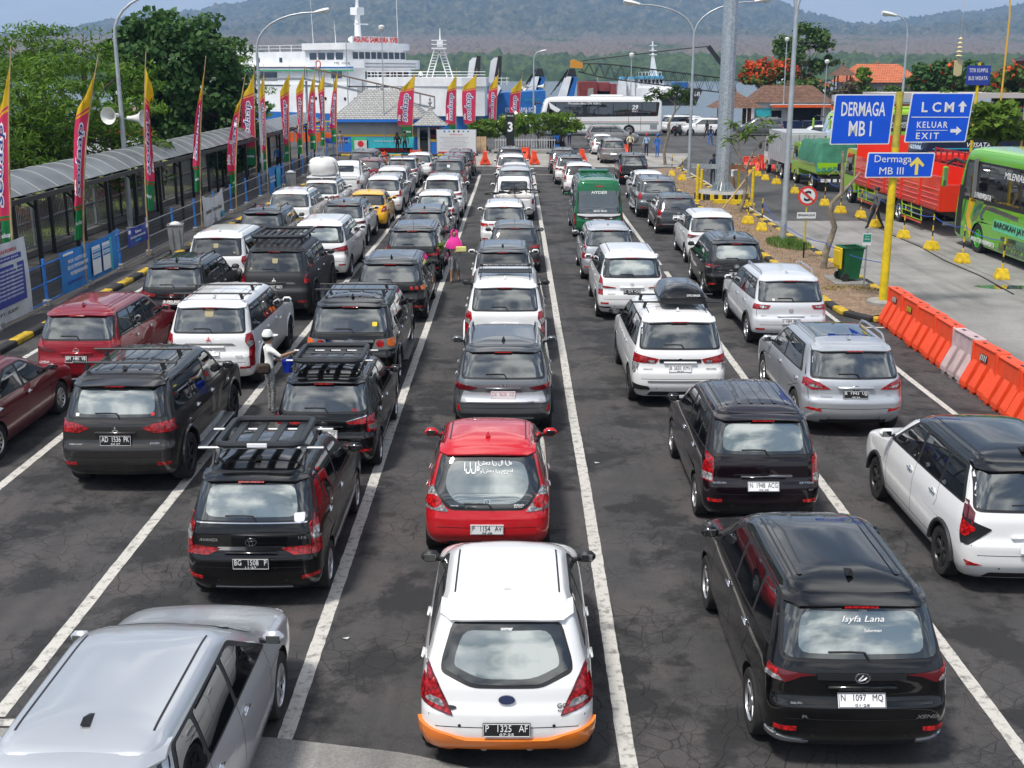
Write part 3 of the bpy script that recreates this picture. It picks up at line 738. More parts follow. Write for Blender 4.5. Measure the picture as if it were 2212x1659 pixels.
# ================================================================== ground, kerbs, markings
def struct(o): o['kind'] = 'structure'; return o
def asphalt_mat(name, base=(0.050, 0.0495, 0.050), dark=(0.020, 0.020, 0.021), red=(0.074, 0.066, 0.065), crack=1.0, scale=1.0):
	m = mat(name, base, 0.82); nt = m.node_tree; p = _pr(m); N = nt.nodes.new; Lk = nt.links.new
	tc = N('ShaderNodeTexCoord')
	def noi(s, d=5, r=.55, off=0):
		n = N('ShaderNodeTexNoise'); n.inputs['Scale'].default_value = s; n.inputs['Detail'].default_value = d; n.inputs['Roughness'].default_value = r
		if off:
			mp = N('ShaderNodeMapping'); mp.inputs['Location'].default_value = (off, off * 1.7, 0); Lk(tc.outputs['Object'], mp.inputs[0]); Lk(mp.outputs[0], n.inputs['Vector'])
		else: Lk(tc.outputs['Object'], n.inputs['Vector'])
		return n
	def rng(src, a, b, c=0, d=1):
		r = N('ShaderNodeMapRange'); r.inputs[1].default_value = a; r.inputs[2].default_value = b; r.inputs[3].default_value = c; r.inputs[4].default_value = d; Lk(src, r.inputs[0]); return r.outputs[0]
	def mix(f, a, b, t='MIX'):
		x = N('ShaderNodeMix'); x.data_type = 'RGBA'; x.blend_type = t
		if isinstance(f, float): x.inputs[0].default_value = f
		else: Lk(f, x.inputs[0])
		for i, v in ((6, a), (7, b)):
			if isinstance(v, tuple): x.inputs[i].default_value = (*v, 1)
			else: Lk(v, x.inputs[i])
		return x.outputs[2]
	def mul(a, b):
		x = N('ShaderNodeMath'); x.operation = 'MULTIPLY'; Lk(a, x.inputs[0])
		if isinstance(b, float): x.inputs[1].default_value = b
		else: Lk(b, x.inputs[1])
		return x.outputs[0]
	c = mix(rng(noi(.9 * scale, 7, .62).outputs[0], .42, .60), base, red)
	c = mix(rng(noi(.75 * scale, 9, .70, 13).outputs[0], .49, .57), c, dark)         # worn, darker aggregate showing
	c = mix(mul(rng(noi(.22, 3, .5, 41).outputs[0], .56, .72), .45), c, (0.085, 0.08, 0.078))   # dust
	fine = noi(95, 3, .7, 5); c = mix(rng(fine.outputs[0], .3, .75, .72, 1.35), (0, 0, 0), c, 'MIX') if False else c
	g = N('ShaderNodeVectorMath'); g.operation = 'SCALE'; Lk(c, g.inputs[0]); Lk(rng(fine.outputs[0], .25, .75, .55, 1.45), g.inputs['Scale']); c = g.outputs[0]
	sp = noi(260, 2, .5, 9); c = mix(rng(sp.outputs[0], .66, .72, 0, .5), c, (0.22, 0.21, 0.2))
	mp0 = N('ShaderNodeMapping'); mp0.inputs['Scale'].default_value = (1.5, .045, 1); Lk(tc.outputs['Object'], mp0.inputs[0]); tr = N('ShaderNodeTexNoise'); tr.inputs['Scale'].default_value = 1.0; tr.inputs['Detail'].default_value = 4; Lk(mp0.outputs[0], tr.inputs['Vector'])
	c = mix(mul(rng(tr.outputs[0], .50, .66), .5), c, (0.026, 0.026, 0.027))                 # tyre-polished tracks along the lanes
	# oil drips
	v = N('ShaderNodeTexVoronoi'); v.inputs['Scale'].default_value = .28; Lk(tc.outputs['Object'], v.inputs['Vector'])
	c = mix(mul(rng(v.outputs['Distance'], .02, .14, .75, 0), .9), c, (0.012, 0.012, 0.012))
	# alligator cracks where the surface has tired
	w = noi(1.6, 4, .6, 3); mp = N('ShaderNodeMix'); mp.data_type = 'RGBA'; mp.inputs[0].default_value = .12; Lk(tc.outputs['Object'], mp.inputs[6]); Lk(w.outputs[1], mp.inputs[7])
	hs = []
	for s, wd, off in ((4.6, .015, 0), (1.3, .006, 1)):
		ve = N('ShaderNodeTexVoronoi'); ve.feature = 'DISTANCE_TO_EDGE'; ve.inputs['Scale'].default_value = s; Lk(mp.outputs[2], ve.inputs['Vector'])
		msk = rng(noi(.4, 5, .6, 23 + off * 9).outputs[0], .44, .58)
		k = mul(rng(ve.outputs['Distance'], 0, wd * 1.8, 1, 0), msk); hs.append(k)
		c = mix(mul(k, .6 * crack), c, (0.012, 0.011, 0.011))
	Lk(c, p.inputs['Base Color'])
	b = N('ShaderNodeBump'); b.inputs['Strength'].default_value = .5; b.inputs['Distance'].default_value = .01; Lk(fine.outputs[0], b.inputs['Height'])
	b2 = N('ShaderNodeBump'); b2.invert = True; b2.inputs['Strength'].default_value = .6; b2.inputs['Distance'].default_value = .02; Lk(hs[0], b2.inputs['Height']); Lk(b.outputs[0], b2.inputs['Normal'])
	Lk(b2.outputs[0], p.inputs['Normal']); return m
M_asph = asphalt_mat('asphalt')
M_asph2 = asphalt_mat('asphalt_far', (0.065, 0.065, 0.066), (0.05, 0.05, 0.05), (0.085, 0.082, 0.08), .5, .3)
def concrete_mat(name, base, vary=.25, scale=.6):
	m = mat(name, base, .85, vary=vary, vscale=scale, bump=.25, bscale=45)
	nt = m.node_tree; p = _pr(m); N = nt.nodes.new; Lk = nt.links.new
	tc = N('ShaderNodeTexCoord'); mp = N('ShaderNodeMapping'); mp.inputs['Scale'].default_value = (1.3, .12, 1); Lk(tc.outputs['Object'], mp.inputs[0])
	n = N('ShaderNodeTexNoise'); n.inputs['Scale'].default_value = 1.4; n.inputs['Detail'].default_value = 8; Lk(mp.outputs[0], n.inputs['Vector'])
	r = N('ShaderNodeMapRange'); r.inputs[1].default_value = .5; r.inputs[2].default_value = .68; r.inputs[3].default_value = 0; r.inputs[4].default_value = .55; Lk(n.outputs[0], r.inputs[0])
	src = p.inputs['Base Color'].links[0].from_socket
	mx = N('ShaderNodeMix'); mx.data_type = 'RGBA'; Lk(r.outputs[0], mx.inputs[0]); Lk(src, mx.inputs[6]); mx.inputs[7].default_value = (base[0] * .42, base[1] * .42, base[2] * .43, 1)
	f = N('ShaderNodeTexNoise'); f.inputs['Scale'].default_value = 40; f.inputs['Detail'].default_value = 5; Lk(tc.outputs['Object'], f.inputs['Vector'])
	fr = N('ShaderNodeMapRange'); fr.inputs[1].default_value = .3; fr.inputs[2].default_value = .7; fr.inputs[3].default_value = .8; fr.inputs[4].default_value = 1.2; Lk(f.outputs[0], fr.inputs[0])
	sc = N('ShaderNodeVectorMath'); sc.operation = 'SCALE'; Lk(mx.outputs[2], sc.inputs[0]); Lk(fr.outputs[0], sc.inputs['Scale']); Lk(sc.outputs[0], p.inputs['Base Color'])
	return m
M_conc = concrete_mat('concrete_lane', (0.235, 0.228, 0.215)); M_conc2 = concrete_mat('concrete_apron', (0.30, 0.285, 0.26)); M_concd = concrete_mat('concrete_worn', (0.17, 0.165, 0.15))
M_pave = concrete_mat('pavement', (0.075, 0.07, 0.068))
def sheet(name, pts, z, m, thick=0.0):
	mb = MB()
	if thick: mb.prism(pts, z - thick, z)
	else: mb.add([(x, y, z) for x, y in pts], [tuple(range(len(pts)))])
	return struct(mb.obj(name, m))
# land: the whole quay as one slab standing in the sea
sheet('ground', [(-400, -60), (300, -60), (900, 420), (200, 420), (60, 200), (22, 127), (-60, 126), (-400, 126)], 0, M_asph2, 4.0)
sheet('asphalt_lot', [(-11.6, -8), (10.6, -8), (10.6, 79), (-11.6, 79)], 0.004, M_asph)
sheet('pavement', [(-17.2, -8), (-11.75, -8), (-11.75, 88), (-17.2, 88)], 0.05, M_pave)
sheet('concrete_apron', [(-3.0, 79.3), (4, 78.6), (10.7, 78.8), (13.5, 92), (-3.2, 92.5)], 0.008, M_conc2)
sheet('worn_concrete', rpoly([(-9, 4), (.3, 4), (.25, 9.2), (-1.0, 9.72), (-2.4, 10.0), (-5.0, 10.15), (-9, 9.9)], .25), 0.009, M_conc)
lane = struct(obj('concrete_lane', MB().add([(10.6, 8, .003), (24, 8, .003), (24, 50, .003), (10.6, 50, .003)], [(0, 1, 2, 3)]).mesh('concrete_lane', M_concd)))
for i, (x0, x1) in enumerate(((10.62, 14.75), (14.8, 19.2), (19.25, 24))):
	for j in range(9):
		y0 = 9.5 + j * 4.5
		o = MB().box(((x0 + x1) / 2, y0 + 2.24, .008), (x1 - x0 - .012, 4.485, .012), bev=.003).obj('concrete_slab', M_conc, lane)
# painted lines, worn
def line_mat():
	m = mat('worn_line_paint', (0.52, 0.50, 0.46), .75); nt = m.node_tree; p = _pr(m); N = nt.nodes.new; Lk = nt.links.new
	tc = N('ShaderNodeTexCoord'); n = N('ShaderNodeTexNoise'); n.inputs['Scale'].default_value = 9; n.inputs['Detail'].default_value = 9; n.inputs['Roughness'].default_value = .7; Lk(tc.outputs['Object'], n.inputs['Vector'])
	r = N('ShaderNodeMapRange'); r.inputs[1].default_value = .50; r.inputs[2].default_value = .64; Lk(n.outputs[0], r.inputs[0])
	ve = N('ShaderNodeTexVoronoi'); ve.feature = 'DISTANCE_TO_EDGE'; ve.inputs['Scale'].default_value = 5; Lk(tc.outputs['Object'], ve.inputs['Vector'])
	r2 = N('ShaderNodeMapRange'); r2.inputs[1].default_value = 0; r2.inputs[2].default_value = .02; r2.inputs[3].default_value = .3; r2.inputs[4].default_value = 0; Lk(ve.outputs['Distance'], r2.inputs[0])
	mxv = N('ShaderNodeMath'); mxv.operation = 'MAXIMUM'; Lk(r.outputs[0], mxv.inputs[0]); Lk(r2.outputs[0], mxv.inputs[1])
	mu = N('ShaderNodeMath'); mu.operation = 'MULTIPLY'; mu.inputs[1].default_value = .75; Lk(mxv.outputs[0], mu.inputs[0])
	x = N('ShaderNodeMix'); x.data_type = 'RGBA'; x.inputs[6].default_value = (0.52, 0.50, 0.46, 1); x.inputs[7].default_value = (0.10, 0.095, 0.09, 1); Lk(mu.outputs[0], x.inputs[0]); Lk(x.outputs[2], p.inputs['Base Color']); return m
M_line = line_mat(); rl = random.Random(5)
def lane_line(x, y0, y1, w=.15, across=False):
	n = int(abs(y1 - y0) / .12); L, Rr = [], []
	for i in range(n + 1):
		t = lerp(y0, y1, i / n); a, b = rl.uniform(-.004, .004), rl.uniform(-.004, .004); s = .03 * noise.noise((t * .15, x, 0))
		L.append((x - w / 2 + a + s, t)); Rr.append((x + w / 2 + b + s, t))
	vs = [(q[0], q[1], .008) for q in L] + [(q[0], q[1], .008) for q in Rr]
	if across: vs = [(q[1], q[0], .0085) for q in vs]
	mb = MB(); mb.add(vs, [(i, n + 1 + i, n + 2 + i, i + 1) for i in range(n)])
	return struct(mb.obj('lane_line', M_line))
for x, a, b, w in ((-10.98, 24, 72.8, .13), (-7.95, 12, 72.8, .15), (-5.15, 10.35, 72.8, .155), (-2.22, 6, 72.8, .155), (1.06, 6, 72.8, .16), (4.77, 6, 37.0, .15), (4.74, 38.3, 60, .14), (8.2, 18, 32, .13)): lane_line(x, a, b, w)
lane_line(73.0, -11, 6.4, .13, True); lane_line(10.25, -5.2, -4.2, .13, True); lane_line(28.6, 8.1, 9.2, .1, True)
lane_line(10.9, 50, 78, .12)
# kerbs of separate stones, black and yellow by turns
M_ky = mat('kerb_yellow', (0.50, 0.33, 0.02), .7, vary=.35, vscale=6); M_kb = mat('kerb_black', (0.028, 0.027, 0.027), .8, vary=.4, vscale=6)
def kerb(name, pts, h=.14, w=.24, step=.9, ph=0):
	root = struct(obj(name, MB().add([(p[0] - w * .3, p[1], .002) for p in pts] + [(p[0] + w * .3, p[1], .002) for p in pts[::-1]], [tuple(range(2 * len(pts)))]).mesh(name, M_kb)))
	path = [Vector(p) for p in pts]; k = ph
	for a, b in zip(path[:-1], path[1:]):
		n = max(1, round((b - a).length / step)); d = (b - a) / n; ang = atan2(d.y, d.x)
		for i in range(n):
			c = a + d * (i + .5); mb = MB()
			mb.box((0, 0, h / 2), (d.length - .015, w, h + rl.uniform(-.015, .015)), bev=.03)
			mb.obj('kerb_stone', M_ky if k % 2 else M_kb, root, None, (c.x, c.y, 0), (0, 0, ang)); k += 1
kerb('fence_kerb', [(-11.72, 18), (-11.72, 78)], step=.95)
kerb('island_kerb', [(8.52, 76), (8.52, 31.5), (8.62, 30.1), (9.1, 29.3), (9.75, 29.3), (10.3, 29.9), (10.48, 31), (10.48, 77)], step=.8)
kerb('yard_kerb', [(-14, 89.2), (-3.2, 89.2)], step=.9)
# planting island: dry leaf litter
M_dirt = mat('leaf_litter', (0.17, 0.105, 0.068), .95, vary=.45, vscale=2.2, bump=.8, bscale=24)
def isl_mat():
	nt = M_dirt.node_tree; p = _pr(M_dirt); N = nt.nodes.new; Lk = nt.links.new; src = p.inputs['Base Color'].links[0].from_socket
	tc = N('ShaderNodeTexCoord'); v = N('ShaderNodeTexVoronoi'); v.inputs['Scale'].default_value = 26; Lk(tc.outputs['Object'], v.inputs['Vector'])
	hs = N('ShaderNodeValToRGB'); e = hs.color_ramp.elements; e[0].color = (0.16, 0.10, 0.07, 1); e[1].color = (0.40, 0.30, 0.20, 1); e[0].position = .2; e[1].position = .85
	sp = N('ShaderNodeSeparateColor'); Lk(v.outputs['Color'], sp.inputs[0]); Lk(sp.outputs[0], hs.inputs[0])
	x = N('ShaderNodeMix'); x.data_type = 'RGBA'; x.inputs[0].default_value = .5; Lk(src, x.inputs[6]); Lk(hs.outputs[0], x.inputs[7]); Lk(x.outputs[2], p.inputs['Base Color'])
isl_mat()
mb = MB(); G_ = []
for j in range(120):
	y = 29.6 + j * .39; row = []
	for i in range(9):
		x = 8.62 + i * (1.76 / 8); edge = min(i, 8 - i) / 4
		if j < 3: x = lerp(9.45, x, .45 + .18 * j)
		row.append((x, y, .10 + .05 * edge + .03 * noise.noise((x * 1.3, y * .9, 1))))
	G_.append(row)
struct(mb.grid(G_).obj('planting_strip', M_dirt, None, 60))
sheet('bin_pad', [(9.35, 33.9), (10.35, 33.9), (10.35, 35.4), (9.35, 35.4)], .17, M_conc, .08)
# rectangular dark puddle and grass tufts
M_wet = mat('puddle_water', (0.03, 0.028, 0.022), .04, 0, 1.0)
o = MB().add([(14.4 + .75 * cos(a) * (1 + .2 * sin(3 * a)), 34.2 + .42 * sin(a) * (1 + .25 * cos(2 * a)), .0165) for a in [i * pi / 14 for i in range(28)]], [tuple(range(28))]).obj('puddle', M_wet); struct(o)
def grass(name, label, cx, cy, rx, ry, n, z, h, m, seed=1):
	r = random.Random(seed); mb = MB()
	for i in range(n):
		a, q = r.uniform(0, 2 * pi), sqrt(r.random()); x, y = cx + rx * q * cos(a), cy + ry * q * sin(a)
		b = r.uniform(0, 2 * pi); hh = h * r.uniform(.4, 1.2) * (1.2 - .6 * q); l = r.uniform(.2, .7) * hh; w = .012
		mb.add([(x - w * sin(b), y + w * cos(b), z), (x + w * sin(b), y - w * cos(b), z), (x + l * cos(b), y + l * sin(b), z + hh)], [(0, 1, 2)])
	o = mb.obj(name, m); tag(o, label, 'grass'); o['kind'] = 'stuff'; return o
M_grass = mat('grass_green', (0.075, 0.15, 0.02), .8, vary=.4, vscale=4); M_gdry = mat('grass_dry', (0.26, 0.20, 0.08), .9, vary=.4, vscale=4)
grass('grass_tuft', 'green grass round the foot of the grey lamp post', 9.85, 42.3, .75, 1.6, 2600, .12, .22, M_grass, 1)
grass('grass_tuft', 'thin grass beside the green wheelie bin', 9.6, 33.3, .8, .5, 900, .12, .10, M_gdry, 2)
grass('grass_tuft', 'dry tuft at the foot of the yellow sign pole', 10.25, 30.3, .35, .4, 700, .12, .2, M_gdry, 3)
grass('dry_grass', 'sparse straw-coloured grass along the planting strip', 9.5, 52, .85, 22, 5000, .12, .10, M_gdry, 4)
grass('park_grass', 'lawn behind the barred fence of the walkway', -21.5, 50, 5.0, 30, 26000, 0.1, .14, M_grass, 6)
sheet('park_lawn', [(-27, 18), (-17.2, 18), (-17.2, 88), (-27, 88)], .10, mat('lawn_soil', (0.17, 0.20, 0.05), .95, vary=.5, vscale=1.2))
# litter on the asphalt
M_lit = mat('litter_white', (0.6, 0.6, 0.58), .8)
for i, (px, py) in enumerate(((745, 1382), (1290, 1003), (1430, 572), (1075, 640), (1660, 1180), (2000, 1140), (520, 1430), (1535, 1100))):
	g = gz(px, py); mb = MB(); r = random.Random(i)
	mb.add([(g.x + r.uniform(-.06, .06), g.y + r.uniform(-.06, .06), .012 + r.uniform(0, .02)) for _ in range(3)] + [(g.x + .05, g.y + .03, .02)], [(0, 1, 3), (1, 2, 3)])
	tag(mb.obj('litter_scrap', M_lit), 'pale scrap of litter ' + ['between the silver carrier and the white hatchback', 'on the asphalt right of the red hatchback', 'on the gap of the right lane line by the white carrier', 'left of the white light-bar utility', 'right of the black script-window carrier roof', 'near the white and black carrier wheels', 'behind the black roof-basket carrier', 'between the two black carriers and the middle lane'][i], 'litter', 'scraps of litter on the asphalt')
# ------------------------------------------------------------------ models (tail shapes as shares of half width and height)
def rect(x0, z0, x1, z1): return [(x0, z0), (x1, z0), (x1, z1), (x0, z1)]
STYLE['pickup'] = dict(rear=[(.16, .1), (.22, .03), (.29, .0), (.52, .0), (.545, .03), (.556, .12), (.565, 1.30), (.60, 1.36), (.66, 1.38), (.90, 1.5), (.955, 1.58), (1, 1.85)],
	front=STYLE['suv']['front'], wid=STYLE['suv']['wid'])
L_PAJN = [([(.79, .64), (.97, .655), (.99, .58), (.955, .52), (.965, .29), (.87, .28), (.855, .5), (.78, .56)], M_lens), ([(.82, .56), (.93, .565), (.93, .52), (.85, .49)], M_clear)]
L_XPAN = [([(.83, .66), (.955, .665), (.985, .50), (.50, .495), (.55, .525), (.84, .55)], M_lens)]
L_AVA = [([(.85, .69), (.94, .68), (.99, .53), (.99, .42), (.84, .42)], M_lens), ([(.855, .60), (.965, .60), (.985, .52), (.85, .52)], M_clear), ([(.42, .470), (.83, .485), (.83, .425), (.60, .422)], M_lens)]
L_INOLD = [([(.83, .62), (.88, .665), (.985, .56), (.99, .40), (.82, .40)], M_lens), ([(.835, .56), (.965, .56), (.975, .47), (.825, .47)], M_clear), ([(.45, .505), (.82, .53), (.82, .50), (.5, .495)], M_lens)]
L_INNEW = [([(.43, .545), (.985, .605), (.985, .505), (.50, .500)], M_lens), ([(.52, .53), (.66, .535), (.64, .508), (.52, .507)], M_clear), ([(.83, .498), (.985, .498), (.965, .40), (.90, .41)], M_clear)]
L_WIDE = [([(.45, .555), (.80, .60), (.985, .60), (.985, .535), (.52, .525)], M_lens)]
L_HON = [([(.52, .60), (.97, .615), (.985, .54), (.58, .55)], M_lens), ([(.62, .59), (.80, .595), (.78, .565), (.64, .565)], M_clear)]
L_VERT = [([(.79, .62), (.88, .655), (.985, .60), (.985, .43), (.80, .43)], M_lens), ([(.81, .50), (.975, .50), (.975, .44), (.81, .44)], M_clear)]
L_DAI = [([(.46, .575), (.96, .60), (.985, .53), (.78, .53), (.62, .565)], M_lensd), ([(.84, .588), (.975, .585), (.975, .563), (.85, .56)], M_lensb), ([(.84, .557), (.96, .557), (.96, .535), (.80, .535)], M_clear)]
MODEL = dict(
city_hatch=dict(style='hatch', L=3.79, W=1.635, H=1.49, wr=.285, glass=[(-.36, .585), (.36, .585), (.70, .66), (.69, .72), (.58, .88), (-.58, .88), (-.69, .72), (-.70, .66)], windows=2, wiper=False, spoiler=.16,
lights=[([(.585, .405), (.99, .465), (.955, .645), (.86, .665), (.76, .60)], M_lensd), ([(.605, .415), (.975, .47), (.94, .635), (.86, .65), (.78, .59)], M_lens), ([(.68, .45), (.90, .485), (.84, .515), (.72, .50)], M_clear)]),
mini_hatch=dict(style='hatch', L=3.61, W=1.68, H=1.49, wr=.285, glass=[(-.56, .50), (.56, .50), (.80, .655), (.68, .895), (-.68, .895), (-.80, .655)], windows=2, spoiler=.15, reflect=False,
lights=[([(.59, .465), (.985, .485), (.985, .60), (.84, .665)], M_clear), (ellipse(.82, .548, .125, .052), M_lensb)]),
slim_suv=dict(style='suv', L=4.35, W=1.75, H=1.61, wr=.33, lights=[([(.50, .555), (.97, .60), (.985, .535), (.62, .525)], M_lensd), ([(.80, .585), (.975, .59), (.975, .57), (.80, .57)], M_lens)], flare='black', clad=.42),
big_suv=dict(style='suv', L=4.8, W=1.82, H=1.80, wr=.37, lights=L_PAJN, glass=[(-.76, .665), (.76, .665), (.70, .90), (-.70, .90)], flare='paint'),
old_suv=dict(style='suv', L=4.7, W=1.82, H=1.80, wr=.37, lights=[([(.42, .575), (.60, .61), (.985, .635), (.985, .545), (.62, .535)], M_lens)], flare='paint', glass=[(-.78, .66), (.78, .66), (.72, .905), (-.72, .905)]),
cross_mpv=dict(style='mpv', L=4.5, W=1.75, H=1.69, wr=.335, lights=L_XPAN),
mpv=dict(style='mpv', L=4.15, W=1.66, H=1.68, wr=.30, lights=L_AVA),
mini_mpv=dict(style='mpv', L=4.07, W=1.655, H=1.60, wr=.29, lights=[([(.42, .555), (.79, .60), (.79, .54), (.50, .535)], M_lens), ([(.81, .605), (.985, .62), (.985, .45), (.81, .46)], M_lens), ([(.83, .53), (.97, .53), (.97, .475), (.84, .48)], M_grey)]),
large_mpv=dict(style='mpv', L=4.73, W=1.83, H=1.79, wr=.34, lights=L_INNEW, spoiler=.15, trims=[('trim_bar', [(-.43, .505), (.43, .505), (.43, .545), (-.43, .545)], M_black, False)]),
large_mpv_old=dict(style='mpv', L=4.58, W=1.77, H=1.75, wr=.33, lights=L_INOLD),
new_mpv=dict(style='mpv', L=4.4, W=1.73, H=1.69, wr=.32, lights=L_DAI),
soft_mpv=dict(style='mpv', L=4.26, W=1.695, H=1.685, wr=.30, lights=L_VERT),
curvy_suv=dict(style='suv', L=4.41, W=1.82, H=1.65, wr=.35, rc=.26, bow=.09, lights=[([(.46, .535), (.66, .60), (.98, .655), (.99, .575), (.82, .525)], M_lens), ([(.62, .555), (.82, .585), (.86, .56), (.74, .545)], M_clear)], windows=2),
family_suv=dict(style='suv', L=4.49, W=1.78, H=1.67, wr=.33, lights=L_HON, flare='black', clad=.36),
sedan=dict(style='sedan', L=4.44, W=1.695, H=1.47, wr=.305, spoiler=None, windows=2, glass=[(-.74, .735), (.74, .735), (.64, .90), (-.64, .90)], wiper=False, lights=[([(.55, .60), (.985, .64), (.985, .55), (.60, .54)], M_lens)]),
hatch=dict(style='hatch', L=3.85, W=1.69, H=1.52, wr=.29, windows=2, lights=L_VERT),
)
Q = {}
def car(key, label, model, col, x, y, rz=0.0, **kw):
	d = dict(MODEL[model]); d.update(kw)
	Q[key] = make_car(label, col, (x, y, 0), radians(rz), group='cars queuing in the lanes', **d); return Q[key]
# ---- lane along the fence
car('A1', 'maroon sedan with multi-spoke alloys cut by the left edge of the picture', 'sedan', 'maroon', -9.30, 17.5, mirror='paint', windows=2)
car('A2', 'crimson red people carrier with black tow bar and plate BM 1481 VB', 'cross_mpv', 'crimson', -8.62, 22.25, gmat=G_mid, plate=('BM  1481  VB', .43 * 1.69, 'b', '11·24'), emblem=('ring_bar', .525 * 1.69, .11),
	lights=[([(.42, .525), (.97, .605), (.99, .55), (.93, .535), (.55, .505)], M_lensd), ([(.80, .66), (.95, .60), (.90, .575), (.70, .56)], M_lens)], badges=[('LIVINA', -.62, .40 * 1.69, .2), ('VL', .55, .41 * 1.69, .08)], reflect=False,
	trims=[('bumper_trim', [(-.62, .225), (-.22, .225), (-.22, .245), (-.62, .245)], M_rail, False), ('bumper_trim', [(.22, .225), (.62, .225), (.62, .245), (.22, .245)], M_rail, False)])
car('A3', 'black seven seater with wide red lights and plate B 2902 BGY', 'family_suv', 'black', -8.35, 27.9, W=1.70, L=4.43, H=1.70, lights=L_WIDE + [([(.62, .545), (.80, .55), (.80, .535), (.64, .53)], M_clear)], flare=None, plate=('B  2902  BGY', .45 * 1.7, 'b', '01·27'), emblem=('ovals', .535 * 1.7, .11), rails='black')
car('A4', 'white sport utility with gold crest sticker on its rear window behind black one', 'big_suv', 'white', -8.42, 32.5, gmat=G_dark, plate=('L  1170  XY', .44 * 1.8, 'w', None))
car('A5', 'black crossover with red lights and a mirror-like rear window by the fence', 'slim_suv', 'black', -8.74, 40.0, clad=None, flare=None, lights=L_WIDE + [([(.60, .58), (.84, .585), (.78, .545), (.62, .545)], M_clear)], rails='black', emblem=('framed_h', .52 * 1.6, .1), spoiler=.2)
car('A6', 'white rounded utility with tall clear rear lamps and black roof rails', 'old_suv', 'white', -8.73, 45.15, L=4.6, W=1.85, H=1.72, lights=[([(.82, .64), (.985, .63), (.985, .46), (.83, .43)], M_clear), ([(.83, .475), (.975, .475), (.975, .44), (.84, .435)], M_lens)], rails='black', spoiler=.06, wr=.35)
car('A7', 'white seven seater carrying a big white bundle on its roof', 'family_suv', 'white', -8.37, 50.3, W=1.70, L=4.43, H=1.69, lights=L_WIDE + [([(.62, .545), (.80, .55), (.80, .535), (.64, .53)], M_clear)], flare=None, clad=None, gmat=G_mid, rails='black', plate=('P  1780  VN', .43 * 1.69, 'w', None))
car('A8', 'white open pickup with empty bed beyond the bundle car', 'big_suv', 'white', -8.55, 58.3, name='pickup_truck', cat='pickup', style='pickup', L=4.9, W=1.72, H=1.80, wr=.32, windows=2, wiper=False, spoiler=None, glass=[(-.42, .72), (.42, .72), (.42, .86), (-.42, .86)], flare=None, gmat=G_dark, fin=False,
	lights=[([(.80, .44), (.97, .44), (.97, .54), (.80, .54)], M_lens)], seams=False)
car('A9', 'dark maroon hatchback half hidden beside the white pickup', 'hatch', 'maroon', -8.15, 65.0, rz=-2)
car('A10', 'dark grey crossover at the head of the fence lane', 'family_suv', 'grey', -9.05, 69.4, H=1.70, lights=L_PAJN, flare=None, clad=None, gmat=G_mid, rz=-3)
# ---- second lane
car('B1', 'dark bronze sport utility with flared arches and plate AD 1536 PK', 'old_suv', 'bronze', -5.98, 16.62, gmat=G_pale, wheel='dark', archgap=.09, skirt='silver', plate=('AD  1536  PK', .475 * 1.8, 'b', '04·27', 0.0, .47, .16), emblem=('diamonds', .565 * 1.8, .12), badges=[('PAJERO SPORT', -.6, .44 * 1.8, .2), ('EXCEED', .58, .45 * 1.8, .14)], spoiler=.2)
car('B2', 'white sport utility with roof bars and plate L 1047 IM', 'big_suv', 'white', -6.08, 22.5, gmat=G_mid, plate=('L  1047  IM', .44 * 1.8, 'w', '07·28'), emblem=('diamonds', .59 * 1.8, .12, 0.0, M_txtr), badges=[('DAKAR', .60, .41 * 1.8, .14, .02, M_txtk)], wheel='dark',
	trims=[('tailgate_trim', [(-.58, .525), (.58, .525), (.5, .545), (-.5, .545)], M_grey, False)])
car('B3', 'matte black lifted off-roader with roof basket and plate L 1832 ABD', 'big_suv', 'matte', -6.12, 29.2, H=1.92, wr=.43, wheel='offroad', archgap=.09, flare='black', skirt='silver', gmat=G_dark, plate=('L  1832  ABD', .46 * 1.92, 'b', '02·27'), emblem=('diamonds', .56 * 1.92, .13), axles=(.9, 3.7),
	lights=[([(.82, .57), (.97, .58), (.97, .52), (.83, .51)], M_lensb), ([(.80, .62), (.97, .64), (.96, .58), (.81, .575)], M_lensd)], trims=[('tailgate_trim', [(-.6, .505), (.6, .505), (.52, .53), (-.52, .53)], M_grey, False)])
car('B4', 'white people carrier with dark film window behind the black off-roader', 'large_mpv', 'white', -5.99, 35.25, gmat=G_pale, plate=('W  1276  UA', .43 * 1.79, 'b', None))
car('B5', 'white crossover with black roof and slim red lights', 'slim_suv', 'white', -6.28, 42.3, roofmat='black', roofz=.9, rails='black', gmat=G_mid)
car('B6', 'bright yellow small hatchback', 'mini_hatch', 'yellow', -6.0, 47.2, glass=None, gmat=G_dark, lights=[([(.66, .46), (.985, .50), (.985, .60), (.78, .62)], M_lens), ([(.76, .52), (.86, .53), (.86, .56), (.78, .56)], M_clear)])
car('B7', 'white people carrier with L-shaped red lights beyond the yellow hatchback', 'cross_mpv', 'white', -5.87, 51.85, flare='black', rails='silver')
car('B8', 'white boxy utility with pale rear window', 'family_suv', 'white', -6.0, 56.9, W=1.72, gmat=G_pale, lights=[([(.80, .53), (.97, .53), (.97, .46), (.80, .46)], M_lens)], flare=None, clad=None, rails='silver')
car('B9', 'white wagon with dark roof and red wraparound lights near the toll booth', 'curvy_suv', 'white', -6.2, 64.1, roofmat='grey', roofz=.965, rails='silver')
car('B10', 'white hatchback at the head of the second lane', 'hatch', 'white', -5.72, 69.5, lights=[([(.70, .50), (.985, .52), (.985, .60), (.80, .60)], M_lens)])
